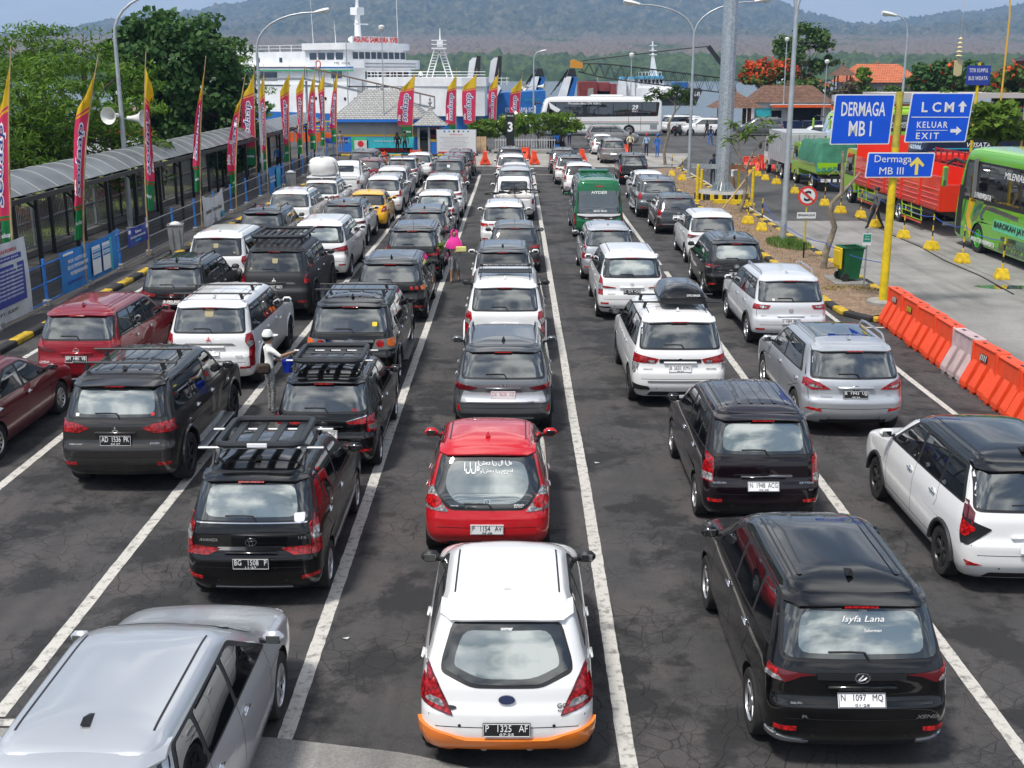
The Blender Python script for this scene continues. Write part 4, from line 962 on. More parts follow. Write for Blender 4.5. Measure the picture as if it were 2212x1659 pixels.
# ---- third lane
car('C1', 'silver people carrier seen from above in the lower left corner', 'cross_mpv', 'silver', -3.14, 6.93, H=1.60, L=4.39, W=1.69, wheel='multi', mirror='paint', gmat=G_dark, fin='black', front=[(.13, .2), (.25, .02), (.4, .0), (.5, .08), (.56, .42), (.60, .85), (.635, 1.0), (.90, 1.80), (.96, 2.05), (1, 2.5)])
car('C2', 'black people carrier with flat roof basket and plate BG 1508 P', 'mpv', 'black', -3.10, 12.70, gmat=G_pale, rails='black', wheel='multi', plate=('BG   1508   P', .37 * 1.68, 'b', '11·27'), emblem=('ovals', .515 * 1.68, .125), badges=[('AVANZA', -.50, .53 * 1.68, .22, .035, None, .25), ('1.3 G', .60, .545 * 1.68, .09)],
	trims=[('chrome_bar', [(-.52, .455), (.52, .455), (.46, .48), (-.46, .48)], M_chrome, False), ('chrome_strip', [(-.78, .637), (.78, .637), (.78, .645), (-.78, .645)], M_chrome, False), ('bumper_strip', [(-.55, .165), (.55, .165), (.55, .175), (-.55, .175)], M_rail, False)], reflect=[(.70, .245), (.93, .26), (.93, .285), (.70, .27)])
car('C3', 'black small people carrier with slotted roof basket and plate BG 1255 GF', 'mini_mpv', 'black', -3.0, 17.42, gmat=G_mid, plate=('BG  1255  GF', .44 * 1.6, 'w', '02·28'), emblem=('ovals', .535 * 1.6, .12), badges=[('CALYA', .50, .39 * 1.6, .16), ('TAG', .48, .67 * 1.6, .10, .05, M_lensb)], rails='black',
	trims=[('chrome_edge', [(-.80, .608), (-.42, .562), (-.42, .567), (-.80, .616)], M_chrome, True)])
car('C4', 'black large utility with round red lamps and plate B 1053 UJL', 'old_suv', 'black', -3.27, 22.45, H=1.83, W=1.84, gmat=G_mid, plate=('B  1053  UJL', .46 * 1.83, 'b', '07·25'), emblem=('ovals', .565 * 1.83, .12), skirt='black', handles='chrome',
	lights=[([(.46, .475), (.97, .475), (.985, .60), (.54, .585)], M_grey), (ellipse(.64, .54, .088, .04), M_lensb), (ellipse(.87, .55, .085, .045), M_amber)], trims=[('chrome_bar', [(-.5, .555), (.5, .555), (.5, .58), (-.5, .58)], M_chrome, False)])
car('C5', 'black crossover with three-claw red lights in a black band', 'curvy_suv', 'black', -3.17, 28.95, L=4.45, W=1.84, H=1.62, rc=.2, gmat=G_mid, windows=3, emblem=('lion', .555 * 1.62, .1), plate=('B  2381  TO', .34 * 1.62, 'w', None),
	lights=[([(.50, .525), (.98, .535), (.98, .60), (.50, .595)], M_plateb), ([(.56, .535), (.64, .535), (.62, .59), (.54, .59)], M_lensb), ([(.70, .535), (.78, .535), (.76, .595), (.68, .592)], M_lensb), ([(.85, .535), (.94, .538), (.92, .6), (.82, .597)], M_amber)], badges=[('PEUGEOT', 0, .52 * 1.62, .22)], trims=[('light_band', [(-.52, .53), (.52, .53), (.52, .59), (-.52, .59)], M_plateb, False)])
car('C6', 'black people carrier with L-shaped red lights and rod antenna', 'cross_mpv', 'black', -3.1, 34.8, fin='rod', gmat=G_mid, emblem=('diamonds', .545 * 1.69, .11), plate=('L  1503  DAM', .40 * 1.69, 'b', None), flare='paint')
car('C7', 'dark grey people carrier with tall roof rails', 'cross_mpv', 'grey', -3.13, 39.55, rails='black', gmat=G_mid, L=4.45)
car('C8', 'white small people carrier with pale cloud-mirroring rear window', 'mini_mpv', 'white', -3.19, 45.95, gmat=G_pale, fin='rod')
car('C9', 'white large utility with thin slanted lights', 'big_suv', 'white', -3.18, 50.7, lights=[([(.40, .585), (.97, .625), (.985, .57), (.55, .565)], M_lens)], gmat=G_dark, spoiler=.16)
car('C10', 'dark grey utility with a crest on its rear window', 'big_suv', 'grey', -3.50, 61.3, gmat=G_mid)
car('C11', 'dark grey crossover second from the head of its lane', 'slim_suv', 'grey', -3.50, 66.3, H=1.68, gmat=G_dark, flare=None)
car('C12', 'dark grey wagon at the head of the lane before the notice board', 'family_suv', 'grey', -3.40, 71.4, H=1.58, gmat=G_dark, flare=None, lights=L_WIDE)
# ---- fourth lane
car('D1', 'white hatchback with orange bumper lip and plate P 1325 AF', 'city_hatch', 'white', -0.08, 9.35, gmat=G_pale, mirror='black', wheel='dark', plate=('P   1325   AF', .33 * 1.49, 'b', '07·25'), emblem=('oval', .505 * 1.49, .15, 0.0, mat('emblem_blue', (0.015, 0.03, 0.10), .2, .3, 1.0)), badges=[('GO', .50, .465 * 1.49, .095, .04, M_txtk), ('PANCA', .51, .44 * 1.49, .10, .018, M_txtk)], reflect=False, handles='paint', third=False,
	trims=[('dealer_badge', ellipse(-.62, .45, .07, .012, 12), M_black, False)])
car('D2', 'red hatchback with round lamps and plate P 1154 AV', 'mini_hatch', 'red', -0.37, 14.1, gmat=G_pale, plate=('P   1154   AV', .325 * 1.49, 'w', '05·28'), emblem=('framed_h', .555 * 1.49, .085), badges=[('BRIO', .41, .53 * 1.49, .13, .028, M_txtw, .2), ('SATYA', .40, .512 * 1.49, .11, .016, M_txtw, .2), ('Honda', -.42, .525 * 1.49, .1, .016, M_txtw)], third=False)
car('D3', 'grey crossover with chrome roof strips and plate DK 8630 XZ', 'slim_suv', 'steel', -0.22, 19.5, gmat=G_mid, rails='silver', plate=('DK  8630  XZ', .475 * 1.61, 'r', None), emblem=('w_shape', .585 * 1.61, .11), cladmat='grey', badges=[('ALVEZ', .48, .41 * 1.61, .12)], roofmat='grey', roofz=.93,
	reflect=[(.85, .30), (.91, .30), (.92, .37), (.88, .36)], trims=[('tailgate_panel', [(-.85, .395), (.85, .395), (.78, .52), (.62, .50), (-.62, .50), (-.78, .52)], PAINT['silver'], False), ('bumper_strip', [(-.62, .205), (.62, .205), (.60, .222), (-.60, .222)], M_rail, False)])
car('D4', 'white sport utility with light bar on roof and plate W 700 HN', 'big_suv', 'white', -0.24, 24.72, gmat=G_mid, plate=('W   700   HN', .44 * 1.8, 'b', '12·24'), badges=[('DAKAR', .52, .41 * 1.8, .12, .018, M_txtk)], mirror='black')
car('D5', 'white crossover with black roof and square lights', 'slim_suv', 'white', -0.36, 31.0, roofmat='grey', roofz=.91, fin=True, gmat=G_dark, lights=[([(.78, .53), (.985, .54), (.985, .47), (.80, .46)], M_lens), ([(.83, .52), (.95, .52), (.95, .485), (.84, .485)], M_clear)])
car('D6', 'grey small hatchback offset towards the right line', 'hatch', 'grey', -0.05, 36.5, fin='rod', gmat=G_mid, lights=[([(.50, .56), (.985, .61), (.985, .53), (.60, .54)], M_lens)])
car('D7', 'white people carrier with a full-width red light band', 'new_mpv', 'white', -0.43, 41.2, gmat=G_mid, lights=[([(.62, .53), (.985, .535), (.985, .60), (.66, .585)], M_lensb), ([(.66, .545), (.80, .55), (.80, .535), (.66, .53)], M_amber)], trims=[('light_bar', [(-.62, .555), (.62, .555), (.62, .58), (-.62, .58)], M_lens, False)], emblem=('ovals', .565 * 1.69, .1), badges=[])
car('D8', 'white double cab pickup with bicycles lying in its bed', 'big_suv', 'white', -0.10, 49.8, name='pickup_truck', cat='pickup', style='pickup', L=5.2, W=1.80, H=1.76, windows=2, wiper=False, spoiler=None, glass=[(-.62, .69), (.62, .69), (.58, .88), (-.58, .88)], gmat=G_dark, fin=False, flare='paint', seams=False,
	lights=[([(.84, .42), (.97, .42), (.97, .55), (.84, .55)], M_lens)])
car('D9', 'silver utility in front of the bicycle pickup', 'old_suv', 'silver', -0.05, 55.5, lights=L_VERT, gmat=G_mid, fin=False)
car('D10', 'white hatchback third from the head of the middle lane', 'hatch', 'white', -0.03, 60.5, H=1.6, gmat=G_mid, lights=[([(.84, .50), (.985, .50), (.985, .60), (.86, .60)], M_lens)])
car('D11', 'white utility second from the head of the middle lane', 'family_suv', 'white', -0.27, 66.0, gmat=G_mid, lights=L_WIDE, flare=None)
car('D12', 'dark grey crossover at the head of the middle lane', 'slim_suv', 'grey', -0.38, 73.5, gmat=G_dark, flare=None)
# ---- fifth lane
car('E1', 'black people carrier with script on its window and plate N 1097 MQ', 'new_mpv', 'black', 3.10, 9.38, gmat=G_pale, fin='black', plate=('N   1097   MQ', .445 * 1.69, 'w', '01·28'), emblem=('d_shape', .565 * 1.69, .13), badges=[('XENIA', .60, .355 * 1.69, .22, .035, None, .3), ('DUAL VVT-i', -.58, .425 * 1.69, .10, .02), ('R', -.50, .355 * 1.69, .06, .03)], wheel='five', clad=.30,
	trims=[('light_band', [(-.46, .55), (.46, .55), (.46, .585), (-.46, .585)], M_plateb, False), ('bumper_chrome', [(-.98, .19), (-.55, .165), (-.50, .185), (-.98, .235)], M_rail, False), ('bumper_chrome', [(.98, .19), (.62, .165), (.62, .19), (.98, .225)], M_rail, False)])
car('E2', 'plum black people carrier with ribbed roof and plate N 1948 ACG', 'soft_mpv', 'plum', 3.40, 15.17, gmat=G_pale, fin=False, plate=('N  1948  ACG', .405 * 1.685, 'w', '06·28'), emblem=('s_shape', .525 * 1.685, .12), badges=[('ERTIGA', .60, .43 * 1.685, .2, .03), ('SUZUKI', -.60, .43 * 1.685, .18, .025), ('GX', .66, .375 * 1.685, .07, .025)], trims=[('chrome_bar', [(-.48, .475), (.48, .475), (.46, .495), (-.46, .495)], M_chrome, False)])
car('E3', 'white people carrier with black roof box and plate B 2650 KMV', 'large_mpv', 'white', 3.08, 21.25, gmat=G_mid, plate=('B  2650  KMV', .445 * 1.79, 'w', '05·29'), emblem=('ovals', .527 * 1.79, .125), badges=[('INNOVA', -.60, .44 * 1.79, .18, .022, M_txtk), ('VENTURER', .58, .445 * 1.79, .2, .022, M_txtk)], mirror='black', wheel='dark',
	reflect=[(.72, .235), (.94, .245), (.94, .26), (.72, .25)], trims=[('bumper_corner', [(.60, .22), (.985, .215), (.985, .285), (.64, .255)], M_black, True), ('bumper_corner_trim', [(.62, .205), (.97, .195), (.97, .215), (.66, .222)], M_chrome, True), ('bumper_strip', [(-.66, .30), (.66, .30), (.66, .318), (-.66, .318)], M_grey, False), ('trim_bar', [(-.43, .505), (.43, .505), (.43, .545), (-.43, .545)], M_plateb, False)])
car('E4', 'white people carrier with vertical red lights and plate D 1574 VCN', 'large_mpv_old', 'white', 2.94, 29.25, gmat=G_pale, plate=('D  1574  VCN', .44 * 1.75, 'b', '07·24'), emblem=('ovals', .55 * 1.75, .1), badges=[('KIJANG', -.52, .415 * 1.75, .18, .02, M_txtk)], trims=[('bumper_trim', [(.60, .20), (.95, .21), (.95, .225), (.60, .225)], M_black, True)])
car('E5', 'silver people carrier directly behind the green minibus', 'mpv', 'silver', 2.80, 35.05, gmat=G_mid)
car('E7', 'white hatchback just ahead of the green minibus', 'hatch', 'white', 3.25, 60.5, H=1.6, gmat=G_dark, L=4.1)
car('E8', 'white crossover with dark roof ahead of the green minibus lane', 'slim_suv', 'white', 3.02, 66.0, roofmat='grey', roofz=.93, flare=None, clad=None, lights=L_WIDE)
car('E9', 'dark grey hatchback at the head of the minibus lane', 'hatch', 'grey', 2.90, 73.0, H=1.58, L=4.1)
# ---- sixth lane
car('F1', 'white and black people carrier with black wheels cut by the right edge', 'new_mpv', 'white', 6.25, 13.05, roofmat='black', roofz=.90, wheel='dark', clad=.30, cladmat='white', flare='black', L=4.46, W=1.78, handles='chrome', gmat=G_mid, skirt=None,
	lights=[([(.60, .52), (.985, .60), (.985, .40), (.90, .40)], M_plateb), ([(.80, .52), (.97, .58), (.97, .47), (.92, .45)], M_lensb), ([(.84, .70), (.965, .68), (.985, .58), (.90, .575)], M_lensd)], reflect=[(.72, .265), (.92, .285), (.88, .245)])
car('F2', 'silver crossover with dark glass roof and plate B 1943 UJJ', 'curvy_suv', 'silver', 5.86, 19.42, gmat=G_mid, rails='silver', wheel='five', plate=('B  1943  UJJ', .485 * 1.65, 'b', '08·24'), emblem=('slant_h', .55 * 1.65, .13), badges=[('TUCSON', -.5, .46 * 1.65, .19, .025), ('GLS', .58, .475 * 1.65, .09, .022)], reflect=[(.62, .30), (.92, .325), (.86, .345), (.64, .33)],
	trims=[('diffuser', [(-.58, .165), (.58, .165), (.5, .215), (-.5, .215)], M_black, False)], bow=.11)
car('F3', 'pearl white crossover with roof rails and plate L 1264 ADO', 'family_suv', 'pearl', 6.30, 26.3, gmat=G_mid, rails='silver', wheel='five', plate=('L  1264  ADO', .385 * 1.67, 'w', '11·28'), emblem=('framed_h', .53 * 1.67, .095), badges=[('PRESTIGE', .56, .46 * 1.67, .2, .018), ('BR-V', -.62, .46 * 1.67, .12, .025)],
	trims=[('bumper_trim', [(-.62, .17), (.62, .17), (.66, .19), (-.66, .19)], M_rail, False)])
car('F4', 'black people carrier with oval badge and plate W 1885', 'new_mpv', 'black', 6.12, 32.15, gmat=G_pale, plate=('W  1885  PX', .43 * 1.69, 'b', None), emblem=('d_shape', .565 * 1.69, .12), fin='black', rz=-1, trims=[('light_band', [(-.46, .55), (.46, .55), (.46, .585), (-.46, .585)], M_plateb, False)])
car('F5', 'white people carrier with slim dark lights beside the planting strip', 'new_mpv', 'white', 6.45, 38.2, gmat=G_mid, rz=-1)
car('F6', 'dark grey hatchback with vertical lights and white plate', 'hatch', 'grey', 6.30, 45.5, gmat=G_mid, fin='rod', emblem=('framed_h', .56 * 1.52, .09), plate=('AB  1606', .47 * 1.52, 'w', None), trims=[('bumper_strip', [(-.75, .27), (.75, .27), (.75, .295), (-.75, .295)], M_rail, False)])
car('F7', 'grey utility with bright red square lights and roof rails', 'old_suv', 'steel', 6.16, 50.8, L=4.6, W=1.85, H=1.72, rails='silver', lights=[([(.80, .49), (.98, .49), (.98, .63), (.80, .63)], M_lensb)], skirt='silver', wr=.35, clad=.42)
car('F8', 'white hatchback squeezed behind the grey utility', 'hatch', 'white', 6.38, 56.5, gmat=G_mid, lights=[([(.80, .46), (.985, .47), (.985, .59), (.84, .61)], M_lens)], handles='paint')
car('F9', 'black upright utility with tall red lights', 'mpv', 'black', 6.58, 66.0, H=1.72, W=1.70, lights=[([(.86, .40), (.985, .40), (.985, .66), (.88, .66)], M_lensb)], trims=[('chrome_bar', [(-.80, .64), (.80, .64), (.80, .65), (-.80, .65)], M_chrome, False)], wr=.33, clad=.34)
car('F10', 'silver people carrier stopped beyond the last lane line', 'cross_mpv', 'champagne', 6.66, 81.4, lights=[([(.50, .565), (.985, .60), (.985, .55), (.70, .55)], M_lens)], clad=.30, trims=[('bumper_trim', [(-.5, .18), (.5, .18), (.5, .21), (-.5, .21)], M_rail, False)])

# ------------------------------------------------------------------ extras fixed to single cars
def roof_bars(c, y0, y1, col=M_black, over=.08):
	for y in (y0, y1):
		mb = MB(); z = c.H + .085; x = c.W / 2 * .78 + over
		mb.box((0, y, z), (2 * x, .05, .028), bev=.008)
		for s in (-1, 1): mb.beam((s * c.W * .33, y, c.H - .03), (s * c.W * .31, y, z), .07, .05)
		mb.obj('roof_bar', col, c.root)
for k, a, b in (('B1', .75, 1.65), ('B2', .6, 1.6), ('C4', .95, 1.55)): roof_bars(Q[k], a, b)
def basket(c, y0, y1, hw, slats, m, lift=.14, holes=False, lip=.09):
	H = c.H + lift; mb = MB(); yc = (y0 + y1) / 2
	pts = rpoly([(-hw, y0), (hw, y0), (hw, y1), (-hw, y1)], .14, 4)
	r = mb.tube([(x, y, H + lip * .5) for x, y in pts], .045, 8, closed=True).obj('roof_basket', m, c.root, 40)
	for i in range(slats):
		x = lerp(-hw + .12, hw - .12, i / (slats - 1)); s = MB()
		s.box((x, yc, H), (.10, y1 - y0 - .04, .022), bev=.006); s.obj('slat', m, r)
	if holes:
		for i in range(4): MB().box((0, lerp(y0 + .12, y1 - .12, i / 3), H + .012), (2 * hw - .06, .08, .018), bev=.004).obj('slat', m, r)
	return r
m_rack = mat('rack_black', (0.03, 0.033, 0.038), 0.45, 0.2)
M_bar = mat('bar_alloy', (0.36, 0.37, 0.38), .45, .6); roof_bars(Q['C2'], .86, 1.62, M_bar, .12); rk = basket(Q['C2'], .70, 1.78, .50, 4, m_rack, .13)
MB().box((0, .645, Q['C2'].H + .18), (.24, .02, .05), bev=.005).obj('basket_badge', M_platew, rk)
roof_bars(Q['C3'], .9, 1.6, M_bar, .06); basket(Q['C3'], .62, 1.75, .52, 4, m_rack, .10, True)
roof_bars(Q['B3'], 1.0, 2.2, M_black, .02); basket(Q['B3'], .75, 2.5, .66, 7, m_rack, .12, False)
# light bar on the white utility
c = Q['D4']; mb = MB(); mb.box((0, 1.55, c.H + .16), (1.15, .09, .07), bev=.02); lb = mb.obj('light_bar', M_black, c.root)
MB().box((0, 1.50, c.H + .165), (1.0, .02, .03)).obj('light_strip', M_clear, lb)
mb = MB(); mb.box((0, 1.25, c.H + .07), (1.2, .5, .02))
for i in range(22): mb.box((-.58 + i * .055, 1.25, c.H + .085), (.012, .5, .02))
mb.obj('roof_mesh_tray', m_rack, c.root)
for s in (-1, 1): MB().beam((s * .58, .95, c.H + .03), (s * .58, 1.65, c.H + .05), .05, .05).obj('roof_rail', M_rail, c.root)
# roof box
c = Q['E3']; roof_bars(c, 1.05, 1.85, M_black, .14)
def dome(L, W, H, nx=10, ny=14):
	rows = []
	for i in range(ny + 1):
		t = -1 + 2 * i / ny; row = []
		w = W / 2 * (1 - .18 * max(0, t) ** 2) * (1 - max(0, abs(t) - .88) * 1.6)
		for j in range(nx + 1):
			u = -1 + 2 * j / nx
			z = H * (1 - abs(u) ** 3.2 * .72) * (1 - max(0, abs(t) - .3) ** 2 * 1.15)
			if abs(u) == 1 or abs(t) == 1: z = 0
			row.append((u * w, t * L / 2, z))
		rows.append(row)
	return rows
mb = MB(); mb.grid([[(x + .12, y + 1.5, z + c.H + .22) for x, y, z in r] for r in dome(1.55, .92, .22)])
bx = mb.obj('roof_box', PAINT['black'], c.root, 50)
mb = MB(); mb.prism(rpoly([(-.32, .75), (.56, .75), (.53, 2.24), (-.29, 2.24)], .12), c.H + .10, c.H + .22); mb.obj('box_base', M_black, bx)
text('OTO RACK', M_txtw, bx, (.30, .728, c.H + .27), .26, .04, (pi / 2 - .3, 0, 0), name='box_lettering', bold=.02)
# dark glass roof of the silver crossover
c = Q['F2']; panel(c, 'glass_roof', rpoly([(-.56, .95), (.56, .95), (.54, 2.35), (-.54, 2.35)], .1), 'top', G_side, .004)
# orange lip and black valance of the white hatchback
c = Q['D1']; R_ = lambda pl: [(x * c.W / 2, z * c.H) for x, z in pl]
panel(c, 'bumper_lip', R_([(-.995, .13), (-.64, .13), (-.55, .178), (.55, .178), (.64, .13), (.995, .13), (.995, .345), (.45, .262), (-.45, .262), (-.995, .345)]), 'rear', PAINT['orange'], .035, skirt=.03)
panel(c, 'rear_valance', R_([(-.54, .132), (.54, .132), (.50, .168), (-.50, .168)]), 'rear', M_black, .012)
for s in (-1, 1):
	panel(c, 'diffuser_fin', R_([(s * .24, .13), (s * .27, .13), (s * .29, .17), (s * .22, .17)]), 'rear', PAINT['white'], .035)
	panel(c, 'parking_sensor', R_(ellipse(s * .52, .345, .018, .010, 8)), 'rear', M_black, .006)
# tow bar under the red people carrier
c = Q['A2']; mb = MB(); mb.box((0, -.10, .33), (1.75, .06, .10), bev=.02); mb.tube([(0, -.14, .30), (0, -.18, .22)], .03); mb.obj('tow_bar', M_black, c.root)
# bull ribs pressed into roofs
for k, xs in (('E2', (-.42, -.25, -.08, .08, .25, .42)), ('B1', (-.45, -.22, 0, .22, .45)), ('C4', (-.4, -.13, .13, .4)), ('E1', (-.45, .45)), ('A3', (-.35, 0, .35)), ('B2', (-.4, 0, .4)), ('D4', (-.4, 0, .4)), ('E4', (-.45, .45)), ('A2', (-.42, .42)), ('F4', (-.4, .4)), ('E5', (-.4, .4))):
	c = Q[k]; y0, y1 = c.yr(.95 * c.H) + .32, c.yf(.95 * c.H) - .12
	for x in xs:
		panel(c, 'roof_rib', rpoly([(x - .022, y0), (x + .022, y0), (x + .02, y1), (x - .02, y1)], .02), 'top', c.roofmat or c.paint, .010, step=.3, skirt=.012)
# stickers on windows
badge(Q['E1'], 'Isyfa Lana', .02, .845 * 1.69, .38, .07, M_txtw, .3, 'window_script', 0.0)
badge(Q['E1'], 'Suherman', .10, .795 * 1.69, .16, .03, M_txtw, .3, 'window_script', 0.0)
badge(Q['E1'], 'CPFI', .02, .885 * 1.69, .07, .02, M_txtw, 0, 'window_script')
badge(Q['D2'], 'اشهد ان لا اله', .10, .845 * 1.49, .44, .075, M_txtw, 0, 'window_script', .01)
badge(Q['D2'], 'واشهد ان محمدا', .12, .785 * 1.49, .42, .07, M_txtw, 0, 'window_script', .01)
badge(Q['D2'], 'الله', -.20, .81 * 1.49, .20, .16, M_txtw, 0, 'window_script', .01)
badge(Q['D1'], 'uomer', 0.0, .862 * 1.49, .11, .025, M_txtw, 0, 'window_script', .02)
m_gold = mat('sticker_gold', (0.33, 0.28, 0.15), .5); m_yel = mat('sticker_yellow', (0.8, 0.6, 0.03), .5)
for k, x, z, w, m in (('A4', 0.0, .80, .13, m_gold), ('B3', .02, .80, .13, m_gold), ('C10', 0.0, .78, .14, M_txtw), ('B2', 0.0, .86, .16, m_gold), ('C4', .48, .74, .09, m_yel), ('B1', .55, .685, .05, M_txtr), ('B1', -.57, .68, .05, M_txtw), ('F3', -.40, .67, .05, M_txtw), ('C2', .56, .675, .11, M_platew), ('B3', -.58, .70, .05, m_gold), ('A4', .52, .70, .05, m_gold)):
	c = Q[k]; panel(c, 'window_sticker', rpoly([(x - w / 2, z * c.H - w * .45), (x + w / 2, z * c.H - w * .45), (x + w * .55, z * c.H + w * .45), (x - w * .55, z * c.H + w * .45)], w * .2), 'rear', m, .018)
# pickup beds: dark floor between low walls
for k, m in (('A8', mat('bed_grey', (.10, .105, .11), .6, .3)), ('D8', mat('bed_cardboard', (.36, .24, .14), .8, vary=.3))):
	c = Q[k]; z = .565 * c.H; mb = MB()
	panel(c, 'bed_floor', rpoly([(-.76 * c.W / 2, .10), (.76 * c.W / 2, .10), (.76 * c.W / 2, 1.22), (-.76 * c.W / 2, 1.22)], .03), 'top', m, .006)
	for s in (-1, 1): MB().box((s * .84 * c.W / 2, .68, z + .05), (.07, 1.25, .10), bev=.02).obj('bed_side', c.paint, c.root)
	MB().box((0, .06, z + .045), (.80 * c.W, .06, .10), bev=.02).obj('tailgate', c.paint, c.root)
	mb.tube([(-.72, 1.30, z + .05), (-.70, 1.30, c.H + .04), (-.5, 1.32, c.H + .07), (.5, 1.32, c.H + .07), (.70, 1.30, c.H + .04), (.72, 1.30, z + .05)], .025, 6); mb.obj('roll_bar', M_black, c.root)
# ------------------------------------------------------------------ green minibus
c = make_car('dark green minibus with black rear window and phone number', 'green', (3.12, 44.25, 0), 0, name='minibus', cat='minibus', group='cars queuing in the lanes', style='van', L=5.4, W=1.92, H=2.28, wr=.33, glass=[(-.80, .44), (.80, .44), (.78, .80), (-.78, .80)], gmat=G_mid, spoiler=None, fin=False,
	lights=[([(.88, .24), (.985, .24), (.985, .43), (.89, .44)], M_lensd), ([(.90, .26), (.975, .26), (.975, .40), (.90, .41)], M_lens)], reflect=False, plate=('N  7000  YA', .315 * 2.28, 'w', None), emblem=('ovals', .375 * 2.28, .12), wiper=False, belt=.53, seams=False, windows=3,
	trims=[('white_flash', [(-.84, .405), (-.5, .385), (.5, .385), (.84, .405), (.84, .43), (-.84, .43)], M_platew, False), ('black_band', [(-.62, .34), (.62, .34), (.84, .395), (-.84, .395)], M_black, False), ('white_chevron', [(-.58, .345), (-.44, .345), (-.36, .375), (-.46, .375)], M_platew, True), ('red_strip', [(-.42, .345), (.42, .345), (.36, .362), (-.36, .362)], M_lens, False), ('brake_light', [(-.15, .865), (.15, .865), (.15, .885), (-.15, .885)], M_lensb, False)])
Q['E6'] = c
badge(c, 'HYDER', 0, .775 * 2.28, .58, .11, M_txtw, .25, 'window_lettering', .02)
badge(c, '082 331 728 631', .05, .475 * 2.28, .50, .07, M_txtw, 0, 'window_lettering', .03)
badge(c, 'BAMBOIM', 0, .40 * 2.28, .34, .045, M_txtw, .2, 'band_lettering', .02)
for x in (-.45, -.27, -.09, .09, .27, .45): panel(c, 'roof_rib', rpoly([(x - .035, 1.0), (x + .035, 1.0), (x + .035, 3.9), (x - .035, 3.9)], .02), 'top', c.paint, .012, step=.4)
mb = MB(); mb.box((0, 3.5, 2.31), (1.2, .7, .10), bev=.04); mb.obj('roof_unit', c.paint, c.root)
for y in (1.3, 2.2): MB().box((0, y, 2.285), (1.3, .05, .03)).obj('roof_ladder_bar', c.paint, c.root)
# ================================================================== left side: fence, walkway shelter, flags, lamps, trees
M_blue = mat('fence_blue', (0.02, 0.16, 0.52), .5, vary=.25, vscale=5); M_steel = mat('galvanised', (0.34, 0.36, 0.38), .4, .55, vary=.2, vscale=6)
M_wire = mat('wire_grey', (0.16, 0.17, 0.18), .5, .4); M_footing = mat('footing', (0.3, 0.29, 0.27), .9, vary=.2)
M_blk = mat('painted_black_steel', (0.012, 0.012, 0.013), .45, vary=.3)
# ---- mesh fence with blue posts
FX = -12.65; posts = [22.0 + 3.03 * i for i in range(21)]
fence = thing('mesh_fence', 'low wire mesh fence with blue posts along the pavement', 'fence', (FX, posts[0], .05))
for i, y in enumerate(posts):
	mb = MB(); mb.beam((0, y - posts[0], 0), (-.02, y - posts[0], 1.28), .07, .07); mb.obj('post', M_blue, fence)
	MB().box((0, y - posts[0], .09), (.2, .2, .18), bev=.02).obj('footing', M_footing, fence)
for i in range(len(posts) - 1):
	y0, y1 = posts[i] - posts[0], posts[i + 1] - posts[0]
	for z in (.12, .62, 1.12): MB().beam((0, y0, z), (0, y1, z), .03, .03).obj('rail', M_blue if i < 4 else M_steel, fence)
	w = MB()
	for k in range(1, 58): yy = lerp(y0, y1, k / 58); w.add([(0, yy - .004, .1), (0, yy + .004, .1), (0, yy + .004, 1.15), (0, yy - .004, 1.15)], [(0, 1, 2, 3)])
	for k in range(8): z = .15 + k * .125; w.add([(0, y0, z), (0, y1, z), (0, y1, z + .007), (0, y0, z + .007)], [(0, 1, 2, 3)])
	w.obj('wire_mesh', M_wire, fence)['kind'] = 'stuff'
# ---- banners on the fence; faces +x towards the cars
def banner(label, y0, y1, z0, z1, bg, name='banner', x=FX + .06, sag=.05, items=(), cat='banner'):
	n = 14; rows = []
	for i in range(n + 1):
		t = i / n; row = []
		for j in range(7):
			u = j / 6; zz = lerp(z0, z1, u) - sag * sin(pi * t) * (1 if u > .5 else .6)
			row.append((.03 * sin(7 * t + 3 * u) + .015 * sin(19 * t), lerp(0, y1 - y0, t), zz))
		rows.append(row)
	root = MB().grid(rows).obj(name, bg, None, 60, (x, y0, 0)); tag(root, label, cat)
	W_, H_ = y1 - y0, z1 - z0
	for it in items:
		kind, u, v, w, h, m = it[:6]; px = .035 + .03 * sin(7 * u + 3 * v)
		pos = (px + .012, u * W_, lerp(z0, z1, v) - sag * sin(pi * u) * .8)
		if kind == 'box': MB().box(pos, (.008, w * W_, h * H_)).obj('printed_block', m, root)
		else: text(kind, m, root, (pos[0] + .012, pos[1], pos[2]), w * W_, h * H_, (pi / 2, 0, pi / 2), name='banner_lettering', bold=.01)
	return root
M_tar = mat('banner_blue', (0.015, 0.20, 0.55), .55, vary=.2, vscale=1.5); M_navy = mat('banner_navy', (0.02, 0.045, 0.30), .5); M_white = mat('banner_white', (0.62, 0.63, 0.64), .6, vary=.15, vscale=2)
M_cyan = mat('banner_cyan', (0.03, 0.36, 0.52), .55); M_grn = mat('banner_green', (0.05, 0.45, 0.22), .55, vary=.2); M_ltab = mat('table_print', (0.35, 0.50, 0.68), .6); M_turq = mat('banner_turquoise', (0.04, 0.42, 0.50), .5, vary=.2, vscale=1)
tb = [('MULAI 1 AGUSTUS 2023', .27, .74, .30, .09, M_txtw), ('BERLAKU PENYESUAIAN TARIF', .27, .59, .34, .09, M_txtw), ('PENYEBERANGAN BARU', .27, .44, .28, .09, M_txtw), ('box', .85, .5, .035, .86, M_turq)]
for k in range(2):
	tb.append(('box', .60 + k * .17, .5, .15, .72, M_txtw));
	for r in range(9): tb.append(('box', .60 + k * .17, .20 + r * .07, .135, .045, M_tar if r % 2 else M_ltab))
tb += [('box', .13, .92, .16, .05, M_txtw), ('box', .2, .24, .24, .05, M_navy)]
banner('wide blue fare banner with two white tables on the mesh fence', 32.0, 36.7, .18, 1.34, M_tar, items=tb)
